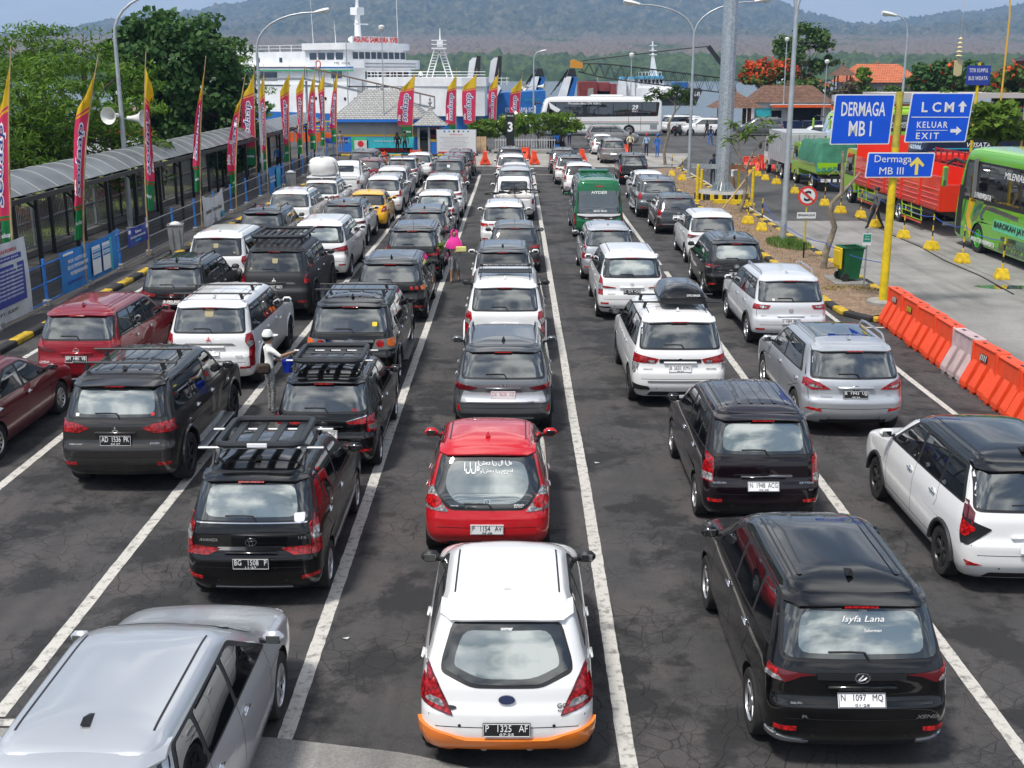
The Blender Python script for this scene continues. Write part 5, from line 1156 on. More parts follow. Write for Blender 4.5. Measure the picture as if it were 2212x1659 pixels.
banner('small navy new year board tied to the mesh fence', 37.8, 39.9, .62, 1.2, M_navy, sag=.0, cat='sign', name='fence_board', items=[('Selamat', .5, .75, .3, .16, M_txtw), ('NATAL 2023 & TAHUN BARU 2024', .5, .48, .75, .12, M_txtw), ('box', .5, .25, .3, .1, M_cyan), ('box', .07, .85, .1, .2, M_txtw), ('box', .94, .85, .1, .2, M_txtw)])
banner('white cloth banner with handwritten new year greeting', 47.2, 50.6, .1, 1.35, M_white, sag=.22, items=[('Rayakan Tahun Baru', .48, .55, .82, .18, M_txtk), ('box', .9, .2, .12, .2, M_cyan)])
banner('blue picture banner low on the fence beside the second bin', 60.2, 63.4, .1, 1.42, M_tar, sag=.05, items=[('box', .7, .5, .3, .8, M_cyan), ('KAMI SIAP', .25, .62, .4, .1, M_txtw), ('MELAYANI ANDA', .25, .48, .42, .1, M_txtw), ('box', .72, .35, .12, .4, M_white)])
banner('pale cloth tied to the far end of the fence', 74.5, 78.0, .15, 1.3, M_white, sag=.15, items=[('box', .3, .7, .4, .2, M_tar), ('MUDIK GRATIS', .6, .4, .4, .12, M_navy)])
nb = [('PEMBERITAHUAN', .5, .90, .6, .05, M_txtr), ('box', .52, .80, .72, .07, M_navy), ('BAGI PENGGUNA JASA', .52, .80, .62, .03, M_txtw), ('box', .62, .46, .6, .50, M_navy), ('box', .16, .40, .26, .6, M_grn), ('PT. ASDP', .6, .13, .3, .04, M_txtk)]
for r in range(9): nb.append(('KETENTUAN PENYEBERANGAN', .62, .66 - r * .05, .5, .025, M_txtw))
for r in range(7): nb.append(('TIKET', .16, .6 - r * .06, .18, .025, M_txtw))
banner('tall white notice with blue and green text blocks at the picture edge', 26.4, 29.9, .15, 2.1, M_white, sag=.0, items=nb)
# ---- waste bins by the fence
M_bin = mat('bin_grey', (0.26, 0.27, 0.27), .6, vary=.2)
def grey_bin(x, y, label):
	t = thing('waste_bin', label, 'bin', (x, y, .05), .2, 'grey bins by the fence'); mb = MB(); w = .27
	mb.add([(sx * w * (.82 if z == 0 else 1), sy * w * .9 * (.82 if z == 0 else 1), z) for z in (0, .85) for sx, sy in ((-1, -1), (1, -1), (1, 1), (-1, 1))], [(3, 2, 1, 0), (0, 1, 5, 4), (1, 2, 6, 5), (2, 3, 7, 6), (3, 0, 4, 7)])
	mb.obj('bin_body', M_bin, t); mb = MB(); mb.tube([(-w, -w * .9, .86), (w, -w * .9, .86), (w, w * .9, .86), (-w, w * .9, .86)], .03, 6, closed=True); mb.obj('bin_rim', M_bin, t)
	for q in (-.12, .12): MB().box((q, -w * .93, .42), (.03, .03, .7)).obj('bin_rib', M_bin, t)
	mb = MB(); mb.ell((0, 0, .84), (.22, .2, .14), 8, 5); mb.obj('bin_bag', M_white, t, 60)
grey_bin(-12.1, 41.6, 'grey ribbed bin with white bag near the crest-sticker car'); grey_bin(-12.1, 63.6, 'grey ribbed bin beside the blue picture banner')
# ---- covered walkway
SX0, SX1 = -13.95, -16.25; SY0, SY1 = 25.0, 85.5
M_roof = mat('fibre_roof_grey', (0.125, 0.135, 0.145), .36, vary=.35, vscale=.9); M_joint = mat('roof_joint', (0.42, 0.43, 0.43), .5)
sh = thing('walkway_shelter', 'covered walkway with arched grey roof on black posts', 'shelter', (-15, SY0, .05))
npan = 44; dy = (SY1 - SY0) / npan
for k in range(npan):
	rows = []; jr = []
	for j in range(9):
		t = j / 8; x = lerp(SX0, SX1, t) + 15; z = 2.62 + .66 * sin(pi * (.08 + .84 * t)) - .05 + .0025 * noise.noise((k, j, 0)) * 4
		rows.append([(x, k * dy + .012, z), (x, (k + .5) * dy, z + .012), (x, (k + 1) * dy - .012, z)]); jr.append((x, k * dy, z + .012))
	P = MB().grid(rows); b = MB()
	o = P.obj('roof_panel', M_roof, sh, 60)
	for a, c2 in zip(jr[:-1], jr[1:]): b.beam(a, c2, .045, .02)
	b.obj('roof_joint', M_joint, sh)
for s, x in ((0, SX0 + .12), (1, SX1 - .1)):
	MB().beam((x + 15, 0, 2.62 if s == 0 else 2.7), (x + 15, SY1 - SY0, 2.62 if s == 0 else 2.7), .08, .14).obj('edge_beam', M_blk, sh)
	if s: MB().beam((x + 15, 0, 2.18), (x + 15, SY1 - SY0, 2.18), .07, .09).obj('tie_beam', M_blk, sh)
for k in range(20):
	y = .4 + k * 3.05
	for x in (SX0 - .15, SX1 + .15):
		MB().beam((x + 15, y, 0), (x + 15, y, 2.66), .11, .11).obj('post', M_blk, sh)
	mb = MB(); mb.beam((SX0 - .15 + 15, y, 2.2), (-.25, y, 3.1), .06, .06); mb.beam((SX1 + .15 + 15, y, 2.2), (.25, y, 3.1), .06, .06); mb.beam((SX0 + 15, y, 2.56), (SX1 + 15, y, 2.56), .06, .08); mb.obj('roof_truss', M_blk, sh)
# barred fence on the park side
bf = thing('barred_fence', 'dark barred railing between the walkway and the park', 'fence', (-16.6, SY0, .05))
for k in range(20):
	y = k * 3.05; MB().beam((0, y, 0), (0, y, 2.1), .1, .1).obj('post', M_steel if k % 2 else M_blk, bf)
	b = MB()
	for i in range(1, 22): yy = y + 3.05 * i / 22; b.beam((0, yy, .25), (0, yy, 2.0), .022, .022)
	b.obj('bars', M_wire, bf)['kind'] = 'stuff'
	for z in (.3, 1.15, 1.85): MB().beam((0, y, z), (0, y + 3.05, z), .04, .05).obj('rail', M_steel, bf)
	MB().box((0, y + 1.5, .12), (.35, 3.04, .24), bev=.02).obj('plinth_block', M_concd, bf)
# ---- lamps
M_lamp = mat('lamp_grey', (0.42, 0.45, 0.48), .4, .4, vary=.15, vscale=3); M_lglass = mat('lamp_glass', (0.6, 0.62, 0.6), .25); M_horn = mat('horn_white', (0.68, 0.68, 0.66), .5)
def lamp_head(t, p, d, s=1.0):
	d = Vector(d).normalized(); ang = atan2(d.y, d.x); M = Matrix.Rotation(ang, 4, 'Z') @ Matrix.Rotation(-.2, 4, 'Y'); p = Vector(p)
	rows = []
	for i in range(6):
		q = i / 5; w = s * (.07 + .11 * sin(pi * min(1, q * .62 + .1))); rows.append([tuple(p + M @ Vector((s * q * .75, w * cos(a), .6 * w * sin(a)))) for a in [j * 2 * pi / 10 for j in range(11)]])
	h = MB().grid(rows).add(rows[-1][:10], [tuple(range(10))]).obj('lamp_head', M_horn, t, 50)
	mb = MB(); q = p + M @ Vector((s * .52, 0, -.07 * s)); mb.ell(q, (.2 * s, .13 * s, .09 * s), 10, 5); mb.obj('lamp_glass', M_lglass, h, 60)
def lamp_post(label, x, y, h, arms, r=.09, z0=.05, horns=(), name='lamp_post', group='lamp posts', hs=1.0):
	t = thing(name, label, 'lamp post', (x, y, z0), 0, group)
	mb = MB(); mb.tube([(0, 0, 0), (0, 0, h * .35), (0, 0, h)], [r, r * .9, r * .62], 12); mb.obj('post', M_lamp, t, 50)
	MB().lathe([(r * 1.7, 0), (r * 1.7, .05), (r * 1.1, .07)], 12).obj('base_flange', M_lamp, t)
	for dx, dy, up in arms:
		pts = [(0, 0, h - .05)] + [(dx * (1 - cos(a * pi / 2)) ** 1.1, dy * (1 - cos(a * pi / 2)) ** 1.1, h + up * sin(a * pi / 2)) for a in [i / 8 for i in range(1, 9)]]
		MB().tube(pts, [r * .6] + [lerp(r * .55, r * .38, i / 7) for i in range(8)], 8).obj('arm', M_lamp, t, 50)
		if hs: lamp_head(t, pts[-1], (dx, dy, 0), hs)
	for (hx, hy, hz, ang, s) in horns:
		M = Matrix.Translation((hx, hy, hz)) @ Matrix.Rotation(ang, 4, 'Z')
		o = MB().lathe([(.001, 0), (.07 * s, 0), (.07 * s, .1 * s), (.09 * s, .2 * s), (.15 * s, .38 * s), (.26 * s, .5 * s), (.27 * s, .5 * s), (.14 * s, .36 * s), (.05 * s, .2 * s)], 16, axis='x', M=M).obj('horn_speaker', M_horn, t, 40)
		MB().beam((0, 0, hz), (hx, hy, hz), .05, .04).obj('horn_bracket', M_lamp, o)
	return t
lamp_post('curved grey lamp post with two horn speakers rising through the walkway roof', -15.5, 47.1, 7.4, [(2.6, .5, 1.75)], .11, horns=[(-.12, -.12, 4.45, -pi / 2 - .25, 1.25), (.22, .05, 4.33, -.12, 1.25)])
lamp_post('grey lamp post with long arm beside the far end of the walkway', -13.3, 62.4, 7.1, [(3.05, 0, 1.9)], .11)
lamp_post('grey double-arm lamp post standing in the grass tuft of the planting strip', 9.82, 43.05, 7.9, [(-1.9, .3, 1.9), (1.9, .3, 1.9)], .12, .12)
lamp_post('tall double-arm lamp post in front of the steel mast', 10.04, 69.0, 7.9, [(-3.1, 0, 1.75), (3.3, 0, 1.9)], .10, .12, hs=1.25)
lamp_post('single-arm lamp post behind the blue direction boards', 30.4, 95.0, 8.6, [(-1.0, 0, 1.7)], .12, 0, hs=1.5)
lamp_post('slim post with lamp and two white horn speakers near the shrubs', 1.45, 100.0, 6.9, [(.5, 0, .8)], .09, 0, horns=[(-.35, -.1, 4.9, pi + .7, 1.2), (.35, -.1, 4.9, -.35, 1.2)], hs=.7)
def mast(label, x, y, h, r=.05, head=True, z0=0):
	t = thing('light_mast', label, 'mast', (x, y, z0), 0, 'thin masts on the quay'); MB().tube([(0, 0, 0), (0, 0, h)], [r, r * .7], 8).obj('pole', M_lamp, t)
	if head: mb = MB(); mb.lathe([(.1, 0), (.22, .15), (.24, .35), (.12, .45)], 10, (0, 0, h)); mb.obj('lamp_head', M_horn, t)
mast('thin leaning mast with bowl lamp before the ferry bridge', -10.3, 93.5, 9.1); mast('thin bare mast left of the ferry bridge', -13.4, 96, 8.6, head=False)
mast('slim camera pole before the lattice crane boom', 11.2, 118, 7.4, .06); mast('slim pole with lamp beside the tile-roofed pavilion', 27.5, 124, 9.0, .07)
mast('thin pole between the direction boards and the orange roofs', 31.2, 122, 6.8, .06)
# ---- banner flags on bamboo
M_bam = mat('bamboo', (0.42, 0.30, 0.15), .6, vary=.3, vscale=4)
def flag_mat():
	m = mat('flag_cloth', (0.6, 0.02, 0.06), .75); nt = m.node_tree; p = _pr(m); N = nt.nodes.new; Lk = nt.links.new
	a = N('ShaderNodeAttribute'); a.attribute_name = 'band'
	cr = N('ShaderNodeValToRGB'); cr.color_ramp.interpolation = 'CONSTANT'; e = cr.color_ramp.elements
	e[0].position = 0; e[0].color = (0.015, 0.22, 0.07, 1); e[1].position = .18; e[1].color = (0.45, 0.05, 0.02, 1)
	for pos, c in ((.195, (0.015, 0.22, 0.07, 1)), (.205, (0.68, 0.04, 0.12, 1)), (.76, (0.8, 0.45, 0.02, 1)), (.775, (0.68, 0.04, 0.12, 1)), (.79, (0.75, 0.50, 0.02, 1))): x = e.new(pos); x.color = c
	Lk(a.outputs['Fac'], cr.inputs[0]); Lk(cr.outputs[0], p.inputs['Base Color'])
	tr = N('ShaderNodeBsdfTranslucent'); Lk(cr.outputs[0], tr.inputs[0]); mx = N('ShaderNodeMixShader'); mx.inputs[0].default_value = .35
	Lk(p.outputs[0], mx.inputs[1]); Lk(tr.outputs[0], mx.inputs[2]); o = [n for n in nt.nodes if n.type == 'OUTPUT_MATERIAL'][0]; Lk(mx.outputs[0], o.inputs[0]); return m
M_flag = flag_mat(); M_fblue = mat('flag_lettering_blue', (0.01, 0.03, 0.22), .7); M_fwhite = mat('flag_lettering_white', (0.75, 0.75, 0.78), .7)
def flag(label, x, y, htop=6.7, side=1, spread=.5, seed=0, lean=(0, 0), L=4.7, w=.85, z0=.05, fold=1.0, face=None):
	"""cloth hung from a leaning bamboo; spread 1 = blown open, .35 = limp"""
	r = random.Random(seed); t = thing('banner_flag', label, 'flag', (x, y, z0), 0, 'red banner flags on bamboo poles')
	bend = lambda s: (lean[0] * s * s, lean[1] * s * s)
	pts = [(*bend(i / 8), htop * i / 8) for i in range(9)]
	MB().tube(pts, [lerp(.035, .014, i / 8) for i in range(9)], 7).obj('bamboo_pole', M_bam, t, 40)
	top = htop - .45; ph = r.uniform(0, 6); ang = face if face is not None else r.uniform(-.5, .5)
	def f(u, v, off=0.0):                                   # u 0..1 across, v 0..1 up
		z = top - L + v * L; s = z / htop; bx, by = bend(max(0, s))
		sp = spread * (.55 + .45 * abs(sin(2.1 * v + ph))) * (.75 if v < .2 else 1)
		d = u * w * sp; fo = fold * (1 - spread * .8) * .16 * sin(u * 6.5 + ph + v * 2.2) * u + .05 * fold * sin(v * 9 + u * 4 + ph) * u
		zz = z - (u * .85 if v > .93 else u * .85 * v ** 6) - .12 * u * (1 - spread)
		dx, dy = cos(ang) * d - sin(ang) * fo, sin(ang) * d + cos(ang) * fo
		n = Vector((-sin(ang), cos(ang), 0))
		return (bx + side * dx + off * n.x * side, by + dy - abs(off) * 0 + off * n.y, zz)
	nu, nv = 9, 40; rows = [[f(i / nu, j / nv) for i in range(nu + 1)] for j in range(nv + 1)]
	me = MB().grid(rows).mesh('cloth', M_flag, 80); at = me.attributes.new('band', 'FLOAT', 'POINT')
	for j in range(nv + 1):
		for i in range(nu + 1): at.data[j * (nu + 1) + i].value = (j / nv)
	cl = obj('cloth', me, t)
	def word(s, v0, v1, u0, u1, m, bold, off):
		tm = text_mesh(s, m, bold=bold, shear=.2, ext=0.0); W_, H_ = tm['w'], tm['h']; vs = []
		for q in tm.vertices:
			v = lerp(v0, v1, .5 + q.co.x / W_)
			u = lerp(u0, u1, .5 - side * q.co.y / H_); vs.append(f(u, v, -off))
		me = bpy.data.meshes.new('lettering'); me.from_pydata(vs, [], [list(p.vertices) for p in tm.polygons]); me.materials.append(m); obj('cloth_lettering', me, cl)
	word('sedaap', .25, .72, .18, .82, M_fwhite, .06, .012); word('sedaap', .265, .705, .24, .76, M_fblue, .0, .02)
	word('Mie', .27, .37, .78, .97, M_fwhite, .04, .014)
	def word2(s, v, m):
		tm = text_mesh(s, m, bold=.03, shear=.1, ext=0.0); W_, H_ = tm['w'], tm['h']; vs = [f(lerp(.15, .85, .5 + side * q.co.x / W_), v + .035 * q.co.y / H_, -.012) for q in tm.vertices]
		me = bpy.data.meshes.new('lettering'); me.from_pydata(vs, [], [list(p.vertices) for p in tm.polygons]); me.materials.append(m); obj('cloth_lettering', me, cl)
	word2('sedaap', .10, M_fwhite)
	return t
flag('leftmost banner flag cut by the edge of the picture', -13.0, 30.0, 6.75, -1, .5, 1, (.55, 0), face=.2, w=.9)
flag('limp banner flag hanging left of its pole by the fare banner', -12.6, 33.9, 6.6, -1, .5, 2, (.95, 0), face=-.3, fold=1.4)
flag('narrow furled banner flag just right of the horn speaker lamp', -12.6, 40.0, 6.75, 1, .32, 3, (.42, 0), face=.1, fold=1.6)
flag('banner flag furled against the dark broadleaf tree', -12.6, 47.0, 6.7, -1, .36, 4, (.6, 0), face=-.2, fold=1.5)
flag('banner flag with yellow corner blown left before the second lamp', -12.6, 53.0, 6.0, -1, .4, 5, (.75, 0), face=.3, fold=1.5)
fl = [('first of the far cluster of banner flags past the second lamp', -12.75, 60.8, -1, .5), ('open banner flag directly behind the first of the far cluster', -13.9, 63.5, -1, .95), ('furled banner flag hanging low over the walkway edge', -12.7, 66.6, -1, .5), ('open banner flag with torn yellow corner above the walkway end', -13.0, 72.5, -1, .7),
	('narrow banner flag left of the grey tiled roof', -12.9, 77.0, -1, .55), ('open banner flag nearest the corner of the grey tiled roof', -12.9, 80.5, -1, .8), ('banner flag last in the fence row before the tiled building', -12.7, 84.5, -1, .6),
	('open banner flag before the grey tiled building right of the thin mast', -8.0, 92.3, -1, 1.0), ('open banner flag behind the white notice board, left of the pair', -4.75, 94.6, -1, .95), ('open banner flag behind the white notice board, right of the pair', -3.25, 94.6, -1, 1.0), ('open banner flag above the frangipani shrubs', -1.65, 97, -1, .95), ('small open banner flag before the blue landing craft', .2, 99.5, -1, .9)]
for i, (lb, x, y, s, sp) in enumerate(fl): flag(lb, x, y, 6.45 - (.15 if i > 6 else 0) - (.3 if i == 11 else 0), s, sp, 20 + i, (.1 + .08 * (i % 4), 0), face=.05 - .1 * (i % 3), w=.6 + .45 * ((i * 7) % 5) / 4 + (.15 if i > 6 else 0), fold=.9 + .25 * (i % 3), L=4.75)
# ---- trees
def leaf_mat(name, a, b, tr=.3):
	m = mat(name, a, .65); nt = m.node_tree; p = _pr(m); N = nt.nodes.new; Lk = nt.links.new
	g = N('ShaderNodeNewGeometry'); cr = N('ShaderNodeMix'); cr.data_type = 'RGBA'; cr.inputs[6].default_value = (*a, 1); cr.inputs[7].default_value = (*b, 1); Lk(g.outputs['Random Per Island'], cr.inputs[0])
	Lk(cr.outputs[2], p.inputs['Base Color']); p.inputs['Specular IOR Level'].default_value = .35
	t = N('ShaderNodeBsdfTranslucent'); Lk(cr.outputs[2], t.inputs[0]); mx = N('ShaderNodeMixShader'); mx.inputs[0].default_value = tr; Lk(p.outputs[0], mx.inputs[1]); Lk(t.outputs[0], mx.inputs[2])
	o = [n for n in nt.nodes if n.type == 'OUTPUT_MATERIAL'][0]; Lk(mx.outputs[0], o.inputs[0]); return m
M_bark = mat('bark', (0.12, 0.09, 0.065), .9, vary=.4, vscale=5, bump=.6, bscale=18)
LF_dark = leaf_mat('leaf_broad_dark', (0.018, 0.065, 0.014), (0.075, 0.155, 0.036)); LF_feather = leaf_mat('leaf_feather', (0.035, 0.10, 0.006), (0.14, 0.25, 0.016), .4)
LF_mid = leaf_mat('leaf_mid', (0.035, 0.085, 0.015), (0.10, 0.17, 0.03)); LF_lime = leaf_mat('leaf_lime', (0.08, 0.16, 0.012), (0.17, 0.27, 0.03), .4); LF_red = leaf_mat('blossom_red', (0.45, 0.035, 0.01), (0.75, 0.13, 0.02), .3)
LF_hedge = leaf_mat('leaf_hedge_red', (0.10, 0.015, 0.012), (0.19, 0.04, 0.02)); LF_dry = leaf_mat('leaf_dry', (0.10, 0.085, 0.05), (0.17, 0.14, 0.09), .2)
def leafball(mb, r, c, rad, n, size, flat=.5, shape='broad', shell=.35):
	for i in range(n):
		d = Vector((r.gauss(0, 1), r.gauss(0, 1), r.gauss(0, 1))).normalized(); q = (shell + (1 - shell) * r.random()) ** .6
		p = Vector((c[0] + rad[0] * d.x * q, c[1] + rad[1] * d.y * q, c[2] + rad[2] * d.z * q))
		n1 = Vector((r.gauss(0, 1), r.gauss(0, 1), r.gauss(0, 1) + 2.2 * flat)).normalized() + d * .6
		n1.normalize(); u = n1.orthogonal().normalized(); u.rotate(Matrix.Rotation(r.uniform(0, 2 * pi), 3, n1)); v = n1.cross(u)
		s = size * r.uniform(.65, 1.25)
		if shape == 'broad': mb.add([p - u * s * .5, p + v * s * .42 - u * s * .05, p + u * s * .55, p - v * s * .42 - u * s * .05], [(0, 1, 2, 3)])
		else:
			u.z -= .35; u.normalize(); v = n1.cross(u)
			mb.add([p - u * s * .6, p + v * s * .16, p + u * s * .75, p - v * s * .16], [(0, 1, 2, 3)])
def make_tree(name, label, base, trunk, blobs, nclump, leaves, size, lm, seed=0, shape='broad', csize=.9, flat=.5, group='trees', cat='tree', fork=.35, extra=None, trad=.22, shell=.35):
	r = random.Random(seed); b = Vector(base); t = thing(name, label, cat, base, 0, group)
	cl = []
	for k in range(nclump):
		c, rad, wt = r.choices(blobs, [bb[2] for bb in blobs])[0]
		d = Vector((r.gauss(0, 1), r.gauss(0, 1), r.gauss(0, 1))).normalized(); q = r.uniform(.25, 1) ** .45
		cl.append(Vector((c[0] + rad[0] * d.x * q, c[1] + rad[1] * d.y * q, c[2] + rad[2] * d.z * q)))
	mb = MB(); fk = Vector(trunk) * fork
	pts = [Vector((0, 0, -.1)), fk * .5 + Vector((.12, -.05, 0)), fk, Vector(trunk) * .7, Vector(trunk)]
	mb.tube(pts, [trad, trad * .8, trad * .65, trad * .45, trad * .2], 8)
	for c in cl[:max(10, nclump // 5)]:
		a = fk.lerp(Vector(trunk), r.uniform(0, .7)); m1 = a.lerp(c, .5) + Vector((r.uniform(-.4, .4), r.uniform(-.4, .4), r.uniform(-.1, .5)))
		mb.tube([a, m1, c], [trad * .36, trad * .2, trad * .05], 5)
	mb.obj('trunk', M_bark, t, 60)
	lb = MB()
	for c in cl:
		s = csize * r.uniform(.6, 1.3)
		leafball(lb, r, c, (s, s, s * (.6 if shape == 'broad' else .38)), int(leaves * r.uniform(.6, 1.3)), size, flat, shape, shell)
	lb.obj('crown', lm, t)
	if extra:
		eb = MB()
		for c in cl:
			if r.random() < extra[1]: leafball(eb, r, c + Vector((0, 0, .2)), (csize * .9,) * 3, extra[2], size, .2)
		eb.obj('blossom', extra[0], t)
	return t
make_tree('broadleaf_tree', 'dense dark green broadleaf tree behind the walkway roof', (-18.6, 66, 0), (.4, 0, 5.5), [((.1, 0, 5.6), (4.3, 3.6, 3.9), 1), ((1.6, -.5, 3.4), (3.2, 2.5, 2.6), .6), ((-.9, 0, 6.6), (2.6, 2.5, 2.8), .6)], 250, 70, .34, LF_dark, 11, csize=.85, flat=.3, trad=.32)
make_tree('feathery_tree', 'feathery bright green tree with layered sprays at the upper left', (-19.5, 49, 0), (.3, 0, 5.0), [((.3, 0, 4.4), (4.6, 3.4, 2.5), 1), ((-2.2, 0, 3.6), (3.4, 3, 2.4), .6), ((1.8, 0, 2.9), (3.0, 2.4, 1.5), .5)], 190, 110, .26, LF_feather, 12, 'feather', 1.05, .9, trad=.28)
make_tree('feathery_tree', 'sparse spreading feathery tree reaching above the dark broadleaf crown', (-21.5, 58, 0), (1.0, 0, 7.0), [((-1.5, 0, 7.2), (3.2, 2, 1.3), 1), ((2.6, 0, 6.2), (2.0, 2, 1.6), .6)], 46, 120, .26, LF_feather, 13, 'feather', 1.0, .9, trad=.24)
make_tree('feathery_tree', 'feathery tree at the far left edge behind the first flag', (-20.5, 40, 0), (0, 0, 4.2), [((.2, 0, 4.2), (3.6, 3, 2.4), 1), ((-1, 0, 2.6), (3.2, 3, 1.8), .6)], 130, 110, .24, LF_feather, 14, 'feather', .95, .9, trad=.24)
make_tree('slender_tree', 'thin leggy tree showing above the broadleaf crown beside the second lamp', (-20.5, 82, 0), (.2, 0, 8.0), [((.3, 0, 7.4), (2.6, 2, 1.1), 1), ((1.8, 0, 5.0), (2.2, 2, 2), .7)], 34, 95, .26, LF_feather, 15, 'feather', .8, .8, trad=.16)
r_ = random.Random(3)
for k in range(12):
	y = 34 + k * 4.0; t = thing('hedge_shrub', 'dark red clipped shrub behind the park railing, %s from the left' % ['first', 'second', 'third', 'fourth', 'fifth', 'sixth', 'seventh', 'eighth', 'ninth', 'tenth', 'eleventh', 'twelfth'][k], 'shrub', (-19.6, y, .1), 0, 'red hedge behind the railing')
	lb = MB(); leafball(lb, r_, (0, 0, .45), (.8, 2.0, .5), 420, .2, .3); lb.obj('foliage', LF_hedge, t); MB().tube([(0, 0, 0), (0, 0, .4)], .05, 5).obj('stem', M_bark, t)
# ================================================================== right side: signs, mast, stanchions, barriers, trucks, buses
M_yel = mat('yellow_paint', (0.66, 0.47, 0.01), .55, vary=.22, vscale=5); M_yold = mat('old_yellow_paint', (0.42, 0.36, 0.05), .6, vary=.3, vscale=5)
M_sblue = mat('sign_blue', (0.0, 0.075, 0.58), .35, vary=.08); M_swhite = mat('sign_white', (0.66, 0.67, 0.68), .45); M_sred = mat('sign_red', (0.62, 0.045, 0.03), .5, vary=.15)
# ---- yellow direction sign pole
PX, PY = 9.85, 31.0
t = thing('direction_sign', 'yellow pole carrying three blue harbour direction boards', 'sign', (PX, PY, .12), radians(-2))
mb = MB(); mb.tube([(0, 0, 0), (0, 0, 3.4), (0, 0, 4.15)], [.115, .10, .095], 14); mb.obj('pole', M_yel, t, 50)
MB().tube([(0, 0, 4.15), (0, 0, 5.55)], [.095, .09], 14).obj('upper_pole', M_yold, t, 50)
MB().lathe([(.42, -.02), (.42, .10), (.39, .13), (.12, .13)], 18).obj('concrete_foot', M_footing, t, 30)
MB().beam((-1.72, .02, 5.22), (1.85, .02, 5.22), .05, .06).obj('cross_arm', mat('rusty_steel', (0.20, 0.09, 0.045), .8, vary=.3), t)
def board(x0, x1, z0, z1, skew=0.0, y=-.13):
	b = MB(); pts = [(x0 - skew, z0), (x1 - skew * .6, z0 + .015), (x1 + skew * .4, z1), (x0, z1)]
	b.prism(rpoly(pts, .04), y, y + .02, 'y'); o = b.obj('sign_board', M_swhite, t)
	g = .03; q = [(x0 - skew + g, z0 + g), (x1 - skew * .6 - g, z0 + g + .015), (x1 + skew * .4 - g, z1 - g), (x0 + g, z1 - g)]
	MB().prism(rpoly(q, .03), y - .006, y + .004, 'y').obj('sign_face', M_sblue, o); return o
def arrow(o, cx, cz, s, ang, m, y=-.142):
	pts = [(-.16, -.5), (.16, -.5), (.16, .05), (.42, .05), (0, .55), (-.42, .05), (-.16, .05)]; ca, sa = cos(ang), sin(ang)
	MB().prism([(cx + s * (x * ca - z * sa), cz + s * (x * sa + z * ca)) for x, z in pts], y, y + .006, 'y').obj('arrow', m, o)
o = board(-1.67, -.17, 4.22, 5.49, .06)
text('DERMAGA', M_swhite, o, (-.93, -.141, 5.12), 1.12, .36, name='sign_lettering', bold=.015); text('MB I', M_swhite, o, (-.98, -.141, 4.63), .58, .38, name='sign_lettering', bold=.015)
o = board(.27, 1.80, 4.28, 5.53, .10)
for ch, x in (('L', .62), ('C', .92), ('M', 1.24)): text(ch, M_swhite, o, (x, -.141, 5.17), None, .25, name='sign_lettering', bold=.02)
arrow(o, 1.57, 5.18, .27, 0, M_swhite); MB().box((1.03, -.14, 4.92), (1.45, .006, .02)).obj('divider', M_swhite, o)
text('KELUAR', M_swhite, o, (.85, -.141, 4.73), .78, .16, name='sign_lettering', bold=.015, space=1.25); text('EXIT', M_swhite, o, (.75, -.141, 4.45), .58, .16, name='sign_lettering', bold=.015, space=1.4)
MB().box((.85, -.14, 4.59), (.8, .006, .012)).obj('divider', M_swhite, o); arrow(o, 1.46, 4.58, .27, -pi / 2, M_swhite)
o = board(-.73, .97, 3.38, 4.03, .04, -.16)
text('Dermaga', M_swhite, o, (-.08, -.171, 3.84), .95, .24, name='sign_lettering'); text('MB III', M_swhite, o, (-.10, -.171, 3.56), .62, .18, name='sign_lettering')
mb = MB(); mb.prism([(.50, 3.46), (.58, 3.46), (.58, 3.76), (.69, 3.66), (.73, 3.72), (.54, 3.92), (.35, 3.72), (.39, 3.66), (.50, 3.76)], -.172, -.166, 'y'); mb.obj('arrow', mat('arrow_yellow', (.72, .58, .10), .5), o)
# ---- no-stopping sign
t = thing('no_stopping_sign', 'round red no-stopping sign with plate reading along the lane', 'sign', (9.62, 39.0, .12))
MB().tube([(0, 0, 0), (0, 0, .55)], .03, 8).obj('pole_base', M_blk, t); MB().tube([(0, 0, .55), (0, 0, 2.25)], .03, 8).obj('pole', M_yold, t)
MB().lathe([(.001, -.05), (.32, -.05), (.32, -.03), (.001, -.03)], 28, (0, 0, 2.08), 'y').obj('disc', M_sred, t); MB().lathe([(.001, -.056), (.245, -.056), (.245, -.045)], 28, (0, 0, 2.08), 'y').obj('disc_face', M_swhite, t)
text('S', M_txtk, t, (0, -.062, 2.08), .25, .34, name='sign_letter', bold=.03); MB().box((0, -.066, 2.08), (.5, .006, .065), M=Matrix.Rotation(radians(38), 4, 'Y')).obj('disc_bar', M_sred, t)
o = MB().box((0, -.04, 1.44), (.62, .015, .20)).obj('plate', M_swhite, t); text('SEPANJANG JALUR', M_txtk, o, (0, -.05, 1.44), .56, .09, name='sign_lettering', bold=.02)
# ---- small green sign
t = thing('assembly_sign', 'small green arrow sign on a thin grey post beside the bin', 'sign', (10.12, 33.7, .12))
MB().tube([(0, 0, 0), (0, 0, 1.62)], .025, 8).obj('post', M_steel, t); o = MB().box((-.02, -.03, 1.38), (.25, .015, .34)).obj('plate', M_swhite, t)
MB().box((-.02, -.04, 1.42), (.22, .008, .22)).obj('plate_face', mat('sign_green', (0.0, 0.22, 0.14), .5), o); text('JALUR', M_swhite, o, (-.02, -.046, 1.46), .12, .04, name='sign_lettering'); text('EVAKUASI', M_swhite, o, (-.02, -.046, 1.39), .14, .04, name='sign_lettering')
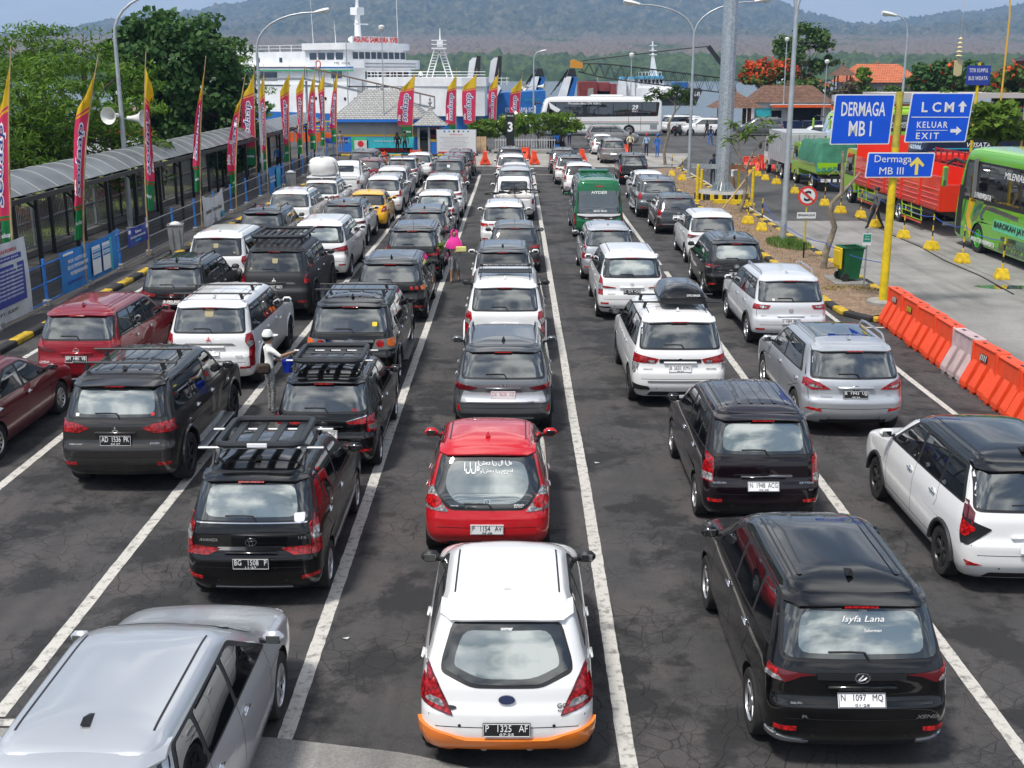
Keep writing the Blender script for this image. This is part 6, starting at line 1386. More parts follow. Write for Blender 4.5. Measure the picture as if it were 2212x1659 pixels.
# ---- wheelie bin with yellow lid hanging open
M_bgr = mat('bin_green', (0.005, 0.10, 0.035), .45, vary=.2); M_byl = mat('bin_lid_yellow', (0.62, 0.44, 0.01), .5)
t = thing('wheelie_bin', 'green wheelie bin with yellow lid hanging open', 'bin', (9.9, 34.55, .17), radians(8))
mb = MB(); mb.add([(sx * a, sy * b, z) for z, a, b in ((.06, .22, .24), (.98, .29, .32)) for sx, sy in ((-1, -1), (1, -1), (1, 1), (-1, 1))], [(3, 2, 1, 0), (0, 1, 5, 4), (1, 2, 6, 5), (2, 3, 7, 6), (3, 0, 4, 7)]); mb.obj('bin_body', M_bgr, t)
MB().tube([(-.30, -.33, .99), (.30, -.33, .99), (.30, .33, .99), (-.30, .33, .99)], .035, 6, closed=True).obj('bin_rim', M_bgr, t); MB().box((0, 0, .93), (.54, .6, .01)).obj('bin_inside', M_tank, t)
mb = MB(); mb.box((-.37, 0, .68), (.05, .56, .62), bev=.02); mb.box((-.40, 0, .68), (.04, .42, .45), bev=.015); mb.obj('bin_lid', M_byl, t)
for s in (-1, 1): MB().lathe([(.001, -.03), (.12, -.03), (.12, .03), (.001, .03)], 14, (-.22, s * .26, .12), 'y').obj('bin_wheel', M_tyre, t)
# ---- stanchions: yellow concrete feet with striped poles
M_stb = mat('stanchion_yellow', (0.62, 0.42, 0.015), .65, vary=.3, vscale=8)
def stanchion():
	t = obj('stanchion', None)
	mb = MB(); a, b = .21, .145
	mb.add([(sx * q, sy * q, z) for z, q in ((0, a), (.05, a), (.30, b)) for sx, sy in ((-1, -1), (1, -1), (1, 1), (-1, 1))], [(3, 2, 1, 0), (8, 9, 10, 11)] + [(4 * k + i, 4 * k + (i + 1) % 4, 4 * k + 4 + (i + 1) % 4, 4 * k + 4 + i) for k in range(2) for i in range(4)]); mb.obj('foot', M_stb, t)
	for k in range(5): MB().tube([(0, 0, .30 + k * .19), (0, 0, .30 + (k + 1) * .19)], .025, 8).obj('pole_band', (M_stb if k % 2 == 0 else M_txtk), t)
	return t
st0 = stanchion()
SP = [(14.92, 35.67, 'right front of the puddle'), (14.86, 38.8, 'beside the front wheel of the green coach'), (14.83, 41.7, 'level with the nose of the green coach'), (14.79, 44.7, 'behind the walking man'), (14.7, 47.9, 'just behind the walking man'), (15.0, 51.2, 'by the rear wheels of the red truck'), (14.6, 53.0, 'under the red truck side rails'), (14.65, 56.0, 'right of the crooked trunk'), (14.6, 59.0, 'left of the no-stopping disc'), (14.56, 61.8, 'just right of the grey lamp post'), (14.7, 66.9, 'below the box truck tail lights'), (14.61, 69.5, 'below the second red barrier'), (14.65, 72.0, 'between the two far red barriers'), (14.72, 74.2, 'in front of the far red barrier'),
	(9.49, 48.07, 'on the litter beside the white people carrier'), (9.61, 45.9, 'on the litter left of the grey lamp post'), (9.48, 67.7, 'left of the far lamp post'), (9.25, 70.5, 'farthest on the planting strip')]
for i, (x, y, w) in enumerate(SP):
	o = st0 if i == 0 else copy_tree(st0)
	z = .016 if x > 12 and y < 50 else (.14 if x < 12 else .0)
	o.location = (x, y, z); o.rotation_euler = (0, 0, radians((i * 37) % 25 - 12)); tag(o, 'yellow and black striped stanchion ' + w, 'stanchion', 'striped stanchions')
M_rope = mat('rope_blue', (0.03, 0.09, 0.40), .8); M_cable = mat('cable_dark', (0.03, 0.03, 0.03), .8)
def rope(label, pts, m=M_rope, sag=.12, r=.012, name='rope'):
	path = []
	for a, b in zip(pts[:-1], pts[1:]):
		for i in range(8): q = i / 8; path.append((lerp(a[0], b[0], q), lerp(a[1], b[1], q), lerp(a[2], b[2], q) - sag * 4 * q * (1 - q)))
	path.append(pts[-1]); tag(MB().tube(path, r, 5).obj(name, m), label, 'rope')
rope('blue rope strung between the striped stanchions by the coach', [(x, y, 1.2) for x, y, w in SP[:10]])
rope('blue rope tied round lamp, crooked trunk and yellow pole', [(9.61, 45.9, 1.25), (9.82, 43.05, .75), (9.75, 36.9, .95), (9.85, 31.0, 1.25)])
rope('dark cable lying along the stanchion feet', [(14.2 + .7 * (i % 2) * .2 + .1 * i, 33 + 3.1 * i, .03) for i in range(7)], M_cable, 0, .02, 'cable')
# ---- tall steel mast on its plinth
t = thing('steel_mast', 'thick galvanised steel mast on an octagonal concrete plinth', 'mast', (10.12, 58.0, .1))
def galv():
	m = mat('galvanised_spangle', (0.40, 0.44, 0.47), .38, .6); nt = m.node_tree; p = _pr(m); N = nt.nodes.new; Lk = nt.links.new; tc = N('ShaderNodeTexCoord'); v = N('ShaderNodeTexVoronoi'); v.inputs['Scale'].default_value = 16; Lk(tc.outputs['Object'], v.inputs['Vector'])
	sp = N('ShaderNodeSeparateColor'); Lk(v.outputs['Color'], sp.inputs[0]); cr = N('ShaderNodeMix'); cr.data_type = 'RGBA'; cr.inputs[6].default_value = (.31, .36, .39, 1); cr.inputs[7].default_value = (.50, .54, .57, 1); Lk(sp.outputs[0], cr.inputs[0]); Lk(cr.outputs[2], p.inputs['Base Color']); return m
M_galv = galv()
MB().tube([(0, 0, .42), (0, 0, 12), (0, 0, 25)], [.40, .33, .25], 12).obj('shaft', M_galv, t)
MB().lathe([(.62, .40), (.62, .46), (.40, .46)], 24).obj('base_flange', M_galv, t)
for k in range(20): a = 2 * pi * k / 20; MB().add([(r * cos(a + d), r * sin(a + d), z) for d in (-.02, .02) for r, z in ((.38, .46), (.60, .46), (.38, .85))], [(0, 1, 2), (5, 4, 3), (0, 3, 4, 1), (1, 4, 5, 2), (2, 5, 3, 0)]).obj('gusset', M_galv, t)
MB().lathe([(1.35, -.1), (1.35, .32), (1.25, .40), (.2, .41)], 8).obj('plinth', M_footing, t)
for k in range(8):
	a = 2 * pi * (k + .5) / 8
	for q in range(5): MB().box((0, 0, 0), (.19, .02, .40), M=Matrix.Translation((1.26 * cos(a), 1.26 * sin(a), .12)) @ Matrix.Rotation(a + pi / 2, 4, 'Z') @ Matrix.Translation((-.4 + q * .2, 0, 0))).obj('plinth_stripe', M_yel if q % 2 else M_txtk, t)
MB().beam((-1.6, -.2, 1.62), (-.3, -.2, 1.58), .06, .22).obj('bracket', M_galv, t); MB().beam((.3, -.2, 1.55), (1.5, -.2, 1.55), .06, .22).obj('rusty_bracket', MATS['rusty_steel'], t)
o = tag(MB().beam((9.3, 55.6, .18), (11.0, 55.4, .18), .2, .28).obj('yellow_barrier_beam', M_yel), 'yellow beam lying before the steel mast plinth', 'beam')
for i, (x, y, h, lb) in enumerate(((8.66, 56.5, 1.75, 'tall yellow post left of the steel mast beside the grey hatchback'), (9.3, 59.4, 1.3, 'short yellow post left of the steel mast plinth'), (11.03, 55.1, 1.75, 'yellow post right of the steel mast nearest the road'), (11.0, 58.6, 1.6, 'yellow post behind the stakes of the sapling'))):
	t = thing('yellow_post', lb, 'post', (x, y, .1), 0, 'yellow posts guarding the mast'); MB().tube([(0, 0, 0), (0, 0, h)], .07, 10).obj('tube', M_yel, t); MB().lathe([(.075, h), (.05, h + .03), (.001, h + .035)], 10).obj('cap', M_yel, t); MB().box((0, 0, .05), (.24, .24, .1), bev=.01).obj('foot', M_yel, t)
# ---- water-filled barriers
M_bor = mat('barrier_orange', (0.80, 0.075, 0.02), .5, vary=.12, vscale=3); M_bpk = mat('barrier_faded', (0.50, 0.37, 0.37), .6, vary=.25, vscale=3); M_bred = mat('barrier_red', (0.70, 0.05, 0.03), .5, vary=.1)
def barrier(m, L=1.2, mark=True, H=.92):
	t = obj('traffic_barrier', None); mb = MB()
	mb.prism([(-.13, .36), (-.115, H), (.115, H), (.13, .36)], -L / 2, L / 2, 'y'); mb.obj('wall', m, t)
	for y in (-L / 2 + .16, 0, L / 2 - .16):
		for s in (-1, 1):
			MB().add([(s * .1, y - .145, .06), (s * .34, y - .145, .06), (s * .33, y - .145, .15), (s * .12, y - .13, .60), (s * .1, y + .145, .06), (s * .34, y + .145, .06), (s * .33, y + .145, .15), (s * .12, y + .13, .60)], [(0, 1, 2, 3), (7, 6, 5, 4), (1, 5, 6, 2), (2, 6, 7, 3), (0, 4, 5, 1), (3, 7, 4, 0)]).obj('buttress', m, t)
			MB().box((s * .27, y, .03), (.12, .16, .07), bev=.01).obj('foot', m, t)
	MB().box((0, 0, .34), (.2, L - .1, .5)).obj('core', m, t); MB().box((0, 0, H + .012), (.27, L - .03, .03), bev=.01).obj('cap', m, t)
	for y in (-L / 2 + .07, L / 2 - .07): MB().box((-.13, y, .72), (.035, .07, .5), bev=.01).obj('rib', m, t)
	for y in (-.32, .32): MB().box((0, y, H + .03), (.05, .12, .012)).obj('slot', M_txtk, t)
	if mark:
		o = MB().box((-.138, 0, .72), (.01, .30, .14)).obj('reflector', M_txtk, t)
		for k in range(4): MB().box((-.146, -.11 + k * .075, .72), (.006, .032, .12), M=Matrix.Rotation(.35, 4, 'X')).obj('reflector_stripe', m_yel if mark == 'y' else M_swhite, o)
	return t
words = ['first of the row at the tip of the planting strip', 'second of the row from the planting strip', 'third of the row from the planting strip', 'fourth of the row, just before the faded one', 'faded pinkish white water barrier between orange ones', 'first after the faded one', 'second after the faded one behind the white carrier', 'last of the row at the picture edge']
for i in range(8):
	b = barrier(M_bpk if i == 4 else M_bor, 1.17, {0: 'w', 1: 'y', 5: 'w'}.get(i)); b.location = (9.50 - .03 * i, 28.55 - 1.22 * i, .004); b.rotation_euler = (0, 0, radians(1 + (i % 3 - 1) * 1.5))
	tag(b, words[i] if i == 4 else 'orange water-filled barrier, ' + words[i], 'barrier', 'water-filled barriers along the lane')
for x, y, a, lb in ((14.9, 75.2, 70, 'red plastic barrier standing behind the far stanchions'), (16.1, 76.6, 85, 'red plastic barrier beside the box truck')):
	b = barrier(M_bred, 1.1, False); b.location = (x, y, 0); b.rotation_euler = (0, 0, radians(a)); tag(b, lb, 'barrier', 'red plastic barriers')
for x, y, a, lb in ((-9.1, 80.0, 80, 'orange barrier beyond the dark crossover of the fence lane'), (-6.9, 82, 85, 'orange barrier beyond the white hatchback of the second lane'), (-2.1, 80.6, 4, 'orange barrier seen end-on left of the middle lane'), (1.25, 81.0, 4, 'orange barrier seen end-on right of the middle lane'), (.6, 85, 60, 'orange barrier behind the head of the middle lane'), (4.6, 83, 4, 'faded orange barrier behind the dark hatchback'), (7.9, 88.2, 88, 'orange crate-like barrier in front of the seated guard')):
	b = barrier(M_bor, .8, False, .85); b.location = (x, y, .012); b.rotation_euler = (0, 0, radians(a)); tag(b, lb, 'barrier', 'orange barriers at the head of the lanes')
# ---- small trees on the planting strip
def limb_tree(name, label, base, limbs, tufts, lm, seed, stakes=False, nl=60, size=.28):
	r = random.Random(seed); t = thing(name, label, 'tree', base, 0, 'small trees on the planting strip'); mb = MB()
	for pts, r0, r1 in limbs:
		n = len(pts); mb.tube(pts, [lerp(r0, r1, i / (n - 1)) for i in range(n)], 8)
	mb.obj('trunk', M_bark2, t, 60)
	if tufts:
		lb = MB()
		for c in tufts:
			for i in range(nl):
				a = r.uniform(0, 2 * pi); e = r.uniform(-.7, .6); L = size * r.uniform(.7, 1.3); d = Vector((cos(a) * cos(e), sin(a) * cos(e), sin(e))); u = d.cross(Vector((0, 0, 1))).normalized() * L * .16
				o = Vector(c) + Vector((r.gauss(0, .12), r.gauss(0, .12), r.gauss(0, .1))); lb.add([o, o + d * L * .5 + u, o + d * L + Vector((0, 0, -.25 * L)), o + d * L * .5 - u], [(0, 1, 2, 3)])
		lb.obj('crown', lm, t)
	if stakes:
		for a, b in stakes: MB().tube([a, b], .04, 6).obj('stake', M_bam, t)
M_bark2 = mat('bark_pale', (0.22, 0.18, 0.135), .9, vary=.45, vscale=6, bump=.5, bscale=20)
limb_tree('lopped_tree', 'crooked bare tree with lopped branches beside the green bin', (9.72, 36.8, .1), [([(0, 0, 0), (.05, 0, .55), (.2, .05, 1.0), (.28, 0, 1.35), (.12, 0, 1.75), (.12, 0, 2.1), (.42, 0, 2.4), (.40, 0, 3.0), (.36, 0, 3.7)], .115, .05), ([(.42, 0, 2.4), (.72, 0, 2.75), (.95, 0, 3.05)], .06, .03), ([(.38, 0, 2.9), (.2, 0, 3.1), (-.05, 0, 2.95)], .025, .012)], [], LF_mid, 1)
limb_tree('staked_sapling', 'staked sapling with thin bare branches before the steel mast', (9.85, 52.0, .1), [([(0, 0, 0), (.18, 0, .5), (.25, 0, 1.3), (.2, 0, 1.9)], .09, .06), ([(.2, 0, 1.9), (-.15, 0, 2.6), (-.1, 0, 3.2), (-.45, 0, 3.9)], .045, .015), ([(.2, 0, 1.9), (.42, 0, 2.5), (.85, 0, 3.2), (.95, 0, 3.9)], .045, .012), ([(.3, 0, 2.2), (.75, 0, 2.5), (1.0, 0, 3.0), (1.3, 0, 3.3)], .03, .01), ([(.05, 0, 2.2), (-.4, 0, 2.9), (-.6, 0, 3.2)], .025, .01)], [(-.5, 0, 3.9), (-.6, 0, 3.2), (.95, 0, 3.95), (1.32, 0, 3.3), (.1, 0, 3.4), (.4, 0, 3.7)], LF_lime, 2, [((-.95, -.3, 0), (.55, .1, 1.9)), ((.7, -.1, 0), (.2, .05, 1.6))], 26, .34)
limb_tree('crooked_tree', 'slim crooked tree with leaf tufts before the white coach', (9.95, 79.3, .1), [([(0, 0, 0), (-.12, 0, .9), (.15, 0, 2.0), (.1, 0, 2.6), (.55, 0, 3.5), (.5, 0, 4.2)], .11, .05), ([(.55, 0, 3.5), (1.0, 0, 4.0), (1.3, 0, 4.6)], .04, .015), ([(.5, 0, 4.0), (-.2, 0, 4.5), (-.8, 0, 4.7)], .04, .015), ([(.5, 0, 4.2), (.6, 0, 4.9)], .03, .012)], [(1.3, 0, 4.7), (1.0, 0, 4.3), (-.8, 0, 4.8), (-.4, 0, 4.5), (.6, 0, 5.0), (.2, 0, 4.7), (-1.2, .2, 4.4), (1.5, 0, 4.2)], LF_mid, 3, False, 70, .36)

# ================================================================== trucks and coaches
def wheels_for(t, r, w, pos, kind='multi', rimm=None):
	tm, rm = wheel_mesh(r, w, kind)
	for x, y in pos:
		o = obj('wheel', tm, t, (x, y, r), (0, 0, 0 if x > 0 else pi)); obj('rim', rm, o)
M_trk = mat('chassis_black', (0.02, 0.02, 0.022), .6); M_alu = mat('box_aluminium', (0.50, 0.51, 0.52), .45, .3, vary=.12, vscale=1.2)
M_red = PAINT['scarlet']; M_lime = PAINT['ltruck']; M_canv = mat('canvas_green', (0.035, 0.17, 0.10), .75, vary=.25, vscale=2, bump=.5, bscale=5)
def cab(t, y, W, H, m, L=1.7):
	mb = MB(); hw = W / 2
	prof = [(y, .55), (y + L - .05, .55), (y + L, .7), (y + L, 1.25), (y + L - .35, H - .1), (y + L - .6, H), (y + .05, H), (y, H - .08)]
	mb.prism(prof, -hw, hw, 'x'); o = mb.obj('cab', m, t)
	MB().add([(-hw - .006, y + .35, 1.3), (-hw - .006, y + L - .2, 1.3), (-hw - .006, y + L - .5, H - .22), (-hw - .006, y + .35, H - .22)], [(0, 1, 2, 3)]).obj('cab_window', G_dark, o)
	MB().add([(hw + .006, y + .35, 1.3), (hw + .006, y + L - .2, 1.3), (hw + .006, y + L - .5, H - .22), (hw + .006, y + .35, H - .22)], [(0, 1, 2, 3)]).obj('cab_window', G_dark, o)
	MB().add([(-hw + .15, y - .006, H - .75), (hw - .15, y - .006, H - .75), (hw - .15, y - .006, H - .3), (-hw + .15, y - .006, H - .3)], [(0, 1, 2, 3)]).obj('cab_window', G_dark, o)
	MB().add([(-hw + .1, y + L - .035, 1.34), (hw - .1, y + L - .035, 1.34), (hw - .15, y + L - .325, H - .15), (-hw + .15, y + L - .325, H - .15)], [(0, 1, 2, 3)]).obj('windscreen', G_dark, o)
	for s in (-1, 1): q = MB(); q.box((s * (hw + .28), y + L - .1, 1.6), (.18, .08, .36), bev=.03); q.beam((s * hw, y + L - .15, 1.9), (s * (hw + .28), y + L - .1, 1.78), .03, .03); q.obj('side_mirror', M_trk, t)
# red cargo truck
t = thing('cargo_truck', 'long red ribbed cargo truck with lime green cab', 'truck', (17.35, 44.9, 0))
hw = 1.2; z0, z1 = 1.02, 2.75; Lb = 11.6
MB().box((0, Lb / 2, z0 + .02), (2 * hw, Lb, .12)).obj('bed_floor', M_red, t); MB().box((0, 6.5, .8), (.9, 13.5, .25)).obj('chassis', M_trk, t)
npn = 5
for s in (-1, 1):
	for k in range(npn):
		y0 = .05 + k * Lb / npn; y1 = y0 + Lb / npn - .06; mb = MB()
		mb.box((s * hw, (y0 + y1) / 2, (z0 + 1.85) / 2 + .05), (.05, y1 - y0, .85)); o = mb.obj('side_panel', M_red, t)
		for r in range(4): MB().box((s * (hw + .03), (y0 + y1) / 2, z0 + .18 + r * .19), (.03, y1 - y0 - .25, .06), bev=.012).obj('panel_rib', M_red, o)
		MB().box((s * (hw + .035), y0 - .02, (z0 + z1) / 2 - .3), (.06, .09, 1.15)).obj('stake_post', M_red, t)
		MB().box((s * hw, (y0 + y1) / 2, 2.1), (.04, y1 - y0, .38)).obj('upper_panel', M_red, t)
		MB().box((s * (hw + .05), y0 + .4, z0 + .06), (.02, .16, .07)).obj('side_marker', M_amber, t)
MB().box((0, Lb, 2.15), (2 * hw, .06, 2.2)).obj('head_board', M_red, t); MB().box((0, 0, 1.5), (2 * hw, .06, 1.0)).obj('tail_gate', M_red, t)
mb = MB(); mb.box((0, -.04, .78), (.5, .04, .14)); mb.obj('tail_lamp_panel', M_lensb, t); MB().box((0, -.05, .55), (2.1, .06, .14)).obj('rear_bumper', M_rail, t); plt = MB().box((.55, -.045, 1.15), (.4, .02, .12)).obj('number_plate', M_platew, t)
for s in (-1, 1):
	for y0, y1 in ((2.0, 4.4), (8.3, 10.9)):
		g = MB()
		for z in (.42, .62, .82): MB().beam((s * (hw - .02), y0, z), (s * (hw - .02), y1, z), .03, .04).obj('guard_rail', M_lime, t)
		for q in (0, .5, 1): MB().beam((s * (hw - .02), lerp(y0, y1, q), .40), (s * (hw - .02), lerp(y0, y1, q) + .15, .98), .035, .035).obj('guard_strut', M_lime, t)
		MB().box((s * (hw - .02), (y0 + y1) / 2, .33), (.03, y1 - y0, .07)).obj('guard_plate', M_red, t)
wheels_for(t, .48, .28, [(s * 1.06, y) for s in (-1, 1) for y in (4.9, 6.15, 12.4)], 'five'); cab(t, 11.75, 2.3, 2.55, M_lime, 2.0)
# canvas truck
t = thing('canvas_truck', 'lime green truck with dark green canvas over its load', 'truck', (16.85, 62.2, 0)); hw = 1.05
MB().box((0, 2.2, .98), (2 * hw, 4.4, .1)).obj('bed_floor', M_lime, t)
for s in (-1, 1): MB().box((s * hw, 2.2, 1.25), (.05, 4.4, .55)).obj('side_board', M_lime, t)
MB().box((0, 0, 1.25), (2 * hw, .05, .55)).obj('tail_board', M_lime, t)
for q in range(7): MB().box((-hw + .15 + q * .30, -.035, 1.18), (.07, .03, .42)).obj('tail_rib', M_lime, t)
rows = []
for i in range(13):
	a = i / 12; row = []
	for j in range(15):
		b = j / 14; x = lerp(-hw - .05, hw + .05, a); e = min(a, 1 - a); z = 1.45 + (min(1, e * 9) ** .5) * 1.1 + .10 * noise.noise((x * 1.5, b * 6, 3)); y = lerp(-.08, 4.4, b)
		if j == 0: z = 1.05 + .35 * abs(noise.noise((x * 1.2, 0, 7))); y = -.07
		row.append((x * (1.04 if e < .02 else 1), y, z))
	rows.append(row)
MB().grid(rows).obj('canvas', M_canv, t, 50)
MB().box((0, -.1, .62), (2.1, .08, .22)).obj('rear_bumper', M_trk, t)
for k in range(6): MB().box((-.8 + k * .32, -.145, .62), (.2, .012, .16)).obj('bumper_plate', M_platew, t)
MB().box((0, 3, .75), (.8, 6, .22)).obj('chassis', M_trk, t); wheels_for(t, .42, .24, [(s * .9, y) for s in (-1, 1) for y in (1.3, 5.2)], 'plain'); cab(t, 4.5, 2.0, 2.3, M_lime)
# box truck
t = thing('box_truck', 'silver box truck with double rear doors at the far end of the queue', 'truck', (16.75, 69.0, 0)); hw = 1.15
bx = MB().box((0, 2.4, 1.85), (2 * hw, 4.8, 1.75)).obj('cargo_box', M_alu, t)
for s in (-1, 1):
	o = MB().box((s * hw * .5, -.015, 1.83), (hw - .05, .03, 1.6), bev=.01).obj('rear_door', M_alu, t)
	for z in (1.3, 2.0): MB().box((s * hw * .5, -.033, z), (hw - .15, .008, .012)).obj('door_groove', M_trk, o)
	for q in (.12, .42): MB().tube([(s * q, -.05, 1.1), (s * q, -.05, 2.62)], .018, 6).obj('lock_bar', M_steel, o)
	for z in (1.2, 1.6, 2.05, 2.5): MB().box((s * (hw - .05), -.035, z), (.12, .02, .05)).obj('hinge', M_trk, o)
	for y in range(9): MB().box((s * (hw + .008), .3 + y * .53, 1.83), (.012, .02, 1.6)).obj('side_groove', M_steel, bx)
MB().box((0, -.03, .72), (2.2, .1, .3)).obj('rear_beam', M_trk, t)
for s in (-1, 1): MB().box((s * .75, -.09, .78), (.22, .02, .13)).obj('tail_light', M_lensb, t); MB().box((s * .93, -.09, .78), (.12, .02, .13)).obj('indicator', M_amber, t)
o = MB().box((.35, -.09, .72), (.4, .015, .12)).obj('number_plate', M_plateb, t); text('K 3GN', M_txtw, o, (.35, -.1, .72), .3, .07, name='plate_number')
MB().box((0, 3, .7), (.8, 6.2, .22)).obj('chassis', M_trk, t); wheels_for(t, .40, .24, [(s * .92, y) for s in (-1, 1) for y in (1.4, 5.6)], 'plain'); cab(t, 4.95, 2.0, 2.25, PAINT['white'])
# coaches
def coach(label, key, x, y, rz, L=12.0, H=3.6, W=2.5, roofkey=None, wheel='plain', name='coach', belt=.50, nwin=7, rimcol=None):
	c = Car(); c.__dict__.update(DEF); c.__dict__.update(dict(style='coach', L=L, W=W, H=H, wr=.5, axles=(L * .27, L * .79), rc=.22, rf=.3, bow=.06, bowf=.18, barrel=.0, archgap=.07)); c.paint = PAINT[key]; c.roofmat = None; c.roofz = .9
	t = thing(name, label, 'bus', (x, y, 0), radians(rz), 'coaches'); c.root = t; obj('body', body_mesh(c), t)
	tm, rm = wheel_mesh(.5, .3, wheel)
	for s in (-1, 1):
		for ya in c.axles:
			o = obj('wheel', tm, t, (s * (W / 2 - .17), ya, .5), (0, 0, 0 if s > 0 else pi)); r = obj('rim', rm, o)
			if rimcol: r2 = rm.copy(); r2.materials.clear(); r2.materials.append(rimcol); r.data = r2
	zb, zt = belt * H, .86 * H
	for view in ('left', 'right'):
		panel(c, 'window_band', rpoly([(.5, zb), (.35, zt), (L - 1.0, zt), (L - .75, zb + .15), (L - .9, zb - .1)], .15), view, M_plateb, .004, step=.5)
		y0, y1 = .65, L - 1.7
		for k in range(nwin): a, b = lerp(y0, y1, k / nwin), lerp(y0, y1, (k + 1) / nwin); panel(c, 'side_window', rpoly([(a + .03, zb + .08), (b - .03, zb + .08), (b - .03, zt - .08), (a + .03, zt - .08)], .05), view, G_side, .008, step=.6)
		panel(c, 'driver_window', rpoly([(y1 + .06, zb + .0), (L - 1.0, zb - .02), (L - 1.1, zt - .1), (y1 + .06, zt - .08)], .05), view, G_side, .008, step=.5)
	panel(c, 'windscreen', rpoly([(-.92 * W / 2, .36 * H), (.92 * W / 2, .36 * H), (.86 * W / 2, .93 * H), (-.86 * W / 2, .93 * H)], .15), 'front', G_dark, .006, step=.3)
	panel(c, 'rear_window', rpoly([(-.75 * W / 2, .55 * H), (.75 * W / 2, .55 * H), (.7 * W / 2, .85 * H), (-.7 * W / 2, .85 * H)], .1), 'rear', G_dark, .006, step=.3)
	panel(c, 'tail_light', rpoly([(.82 * W / 2, .25 * H), (.92 * W / 2, .25 * H), (.92 * W / 2, .4 * H), (.82 * W / 2, .4 * H)], .03), 'rear', M_lens, .01, mirror=True); panel(c, 'headlight', rpoly([(.55 * W / 2, .18 * H), (.9 * W / 2, .2 * H), (.9 * W / 2, .26 * H), (.55 * W / 2, .24 * H)], .04), 'front', M_clear, .01, mirror=True)
	for s in (-1, 1):
		mb = MB(); mb.tube([(s * W * .40, L - .35, .80 * H), (s * W * .50, L + .15, .84 * H), (s * W * .60, L + .30, .78 * H)], .05, 6); o = mb.obj('mirror_arm', M_black, t, 40)
		MB().box((s * W * .61, L + .30, .66 * H), (.20, .14, .75), bev=.05).obj('mirror_head', c.paint, o); MB().box((s * W * .61, L + .225, .66 * H), (.16, .01, .66), bev=.004).obj('mirror_glass', G_pale, o)
	MB().box((0, L * .45, H + .05), (1.7, 3.2, .22), bev=.08).obj('roof_unit', c.paint, t)
	return c
M_bdk = mat('livery_dark_green', (0.01, 0.13, 0.06), .3, 0, 1.0); M_byw = mat('livery_yellow', (0.75, 0.42, 0.01), .3, 0, 1.0); M_bgy = mat('livery_grey', (0.07, 0.075, 0.08), .3, 0, 1.0); M_bmint = mat('livery_mint', (0.12, 0.55, 0.30), .4)
c = coach('lime green tour coach with dark and yellow livery stripes at the right edge', 'lime', 17.4, 31.6, 0, H=3.65, rimcol=mat('rim_green', (0.05, 0.38, 0.03), .4))
Lc = c.L
def stripe(pl, m, nm='livery_stripe'): panel(c, nm, [(Lc - y, z) for y, z in pl], 'left', m, .006, step=.4, skirt=.006)
stripe([(1.55, 1.82), (2.1, 1.82), (1.75, 1.15), (2.15, .45), (1.85, .45), (1.35, 1.15)], M_byw)
stripe([(2.15, 1.82), (2.9, 1.82), (2.45, 1.25), (3.3, .40), (2.3, .40), (1.95, 1.1)], M_bdk)
stripe([(2.9, 1.62), (3.15, 1.75), (5.8, 1.62), (5.8, 1.48), (3.1, 1.58), (2.85, 1.35), (3.0, 1.2), (2.7, 1.2), (2.62, 1.35)], M_bgy); stripe([(2.7, 1.2), (3.0, 1.25), (2.75, .95), (3.1, .42), (2.85, .42), (2.45, .95)], M_bgy)
stripe([(1.15, 1.75), (1.3, 1.75), (1.05, .95), (.95, .95)], M_bdk)
stripe([(3.9, 1.35), (6.9, 1.35), (6.9, .98), (3.8, .98)], M_bmint, 'name_panel'); stripe([(4.6, .38), (5.3, .9), (7.5, .9), (7.5, .38)], M_bdk)
def side_text(c, s, y, z, w, h, m, off=.02, shear=.0, bold=.01, view='left'):
	p, n = hit(c, y, z, view); sx = -1 if view == 'left' else 1
	return text(s, m, c.root, (p.x + sx * off, y, z), w, h, (pi / 2, 0, -pi / 2 if sx < 0 else pi / 2), name='livery_lettering', shear=shear, bold=bold)
side_text(c, 'BUS PARIWISATA', Lc - 2.65, 1.99, 1.75, .20, M_txtw, .03); side_text(c, 'BAROKAH JAYA', Lc - 5.3, 1.17, 2.7, .26, M_txtk, .02, .1, .02); side_text(c, 'ANGKUTAN PARIWISATA', Lc - 3.1, .47, 2.1, .16, M_txtw, .03); side_text(c, 'HIGH DECK', Lc - 5.6, .52, 2.2, .32, M_bgy, .02, .2, .02); side_text(c, 'NEW SUPER', Lc - 5.2, .80, 1.2, .14, M_txtk, .02, .2); side_text(c, 'MILENIAL', Lc - 5.2, 2.85, 1.6, .22, M_txtw, .03, .2); side_text(c, 'JETBUS', Lc - 1.9, 1.76, .4, .08, M_txtk, .02)
MB().box((-1.3, Lc - 2.0, 2.55), (.09, .14, 1.35), M=None).obj('pillar_trim', M_grey, c.root)
panel(c, 'door', rpoly([(Lc - .95, .42), (Lc - .45, .5), (Lc - .55, 2.2), (Lc - .95, 2.2)], .05), 'left', M_plateb, .006, step=.4)
c = coach('white tour coach parked broadside before the harbour basin', 'white', 14.35, 118.6, 90, L=12.2, H=3.75, W=2.5)
def stripe2(pl, m): panel(c, 'livery_stripe', pl, 'left', m, .006, step=.6, skirt=.006)
stripe2([(.4, 1.30), (12, 1.30), (12, 1.36), (.4, 1.36)], M_lens); stripe2([(.4, 1.08), (12, 1.08), (12, 1.24), (.4, 1.24)], mat('livery_pale_green', (.25, .32, .28), .4))
side_text(c, 'SURYA BALI', 9.4, 1.68, 2.7, .30, mat('livery_silver', (.42, .42, .44), .4), .03); side_text(c, 'Mercedes-Benz OH 1626 L', 7.7, 3.1, 3.2, .22, M_txtw, .03, .2); side_text(c, '29', 2.75, 2.72, .62, .45, M_txtw, .03, .15, .03); side_text(c, 'SEAT', 2.75, 2.35, .6, .14, M_txtw, .03)
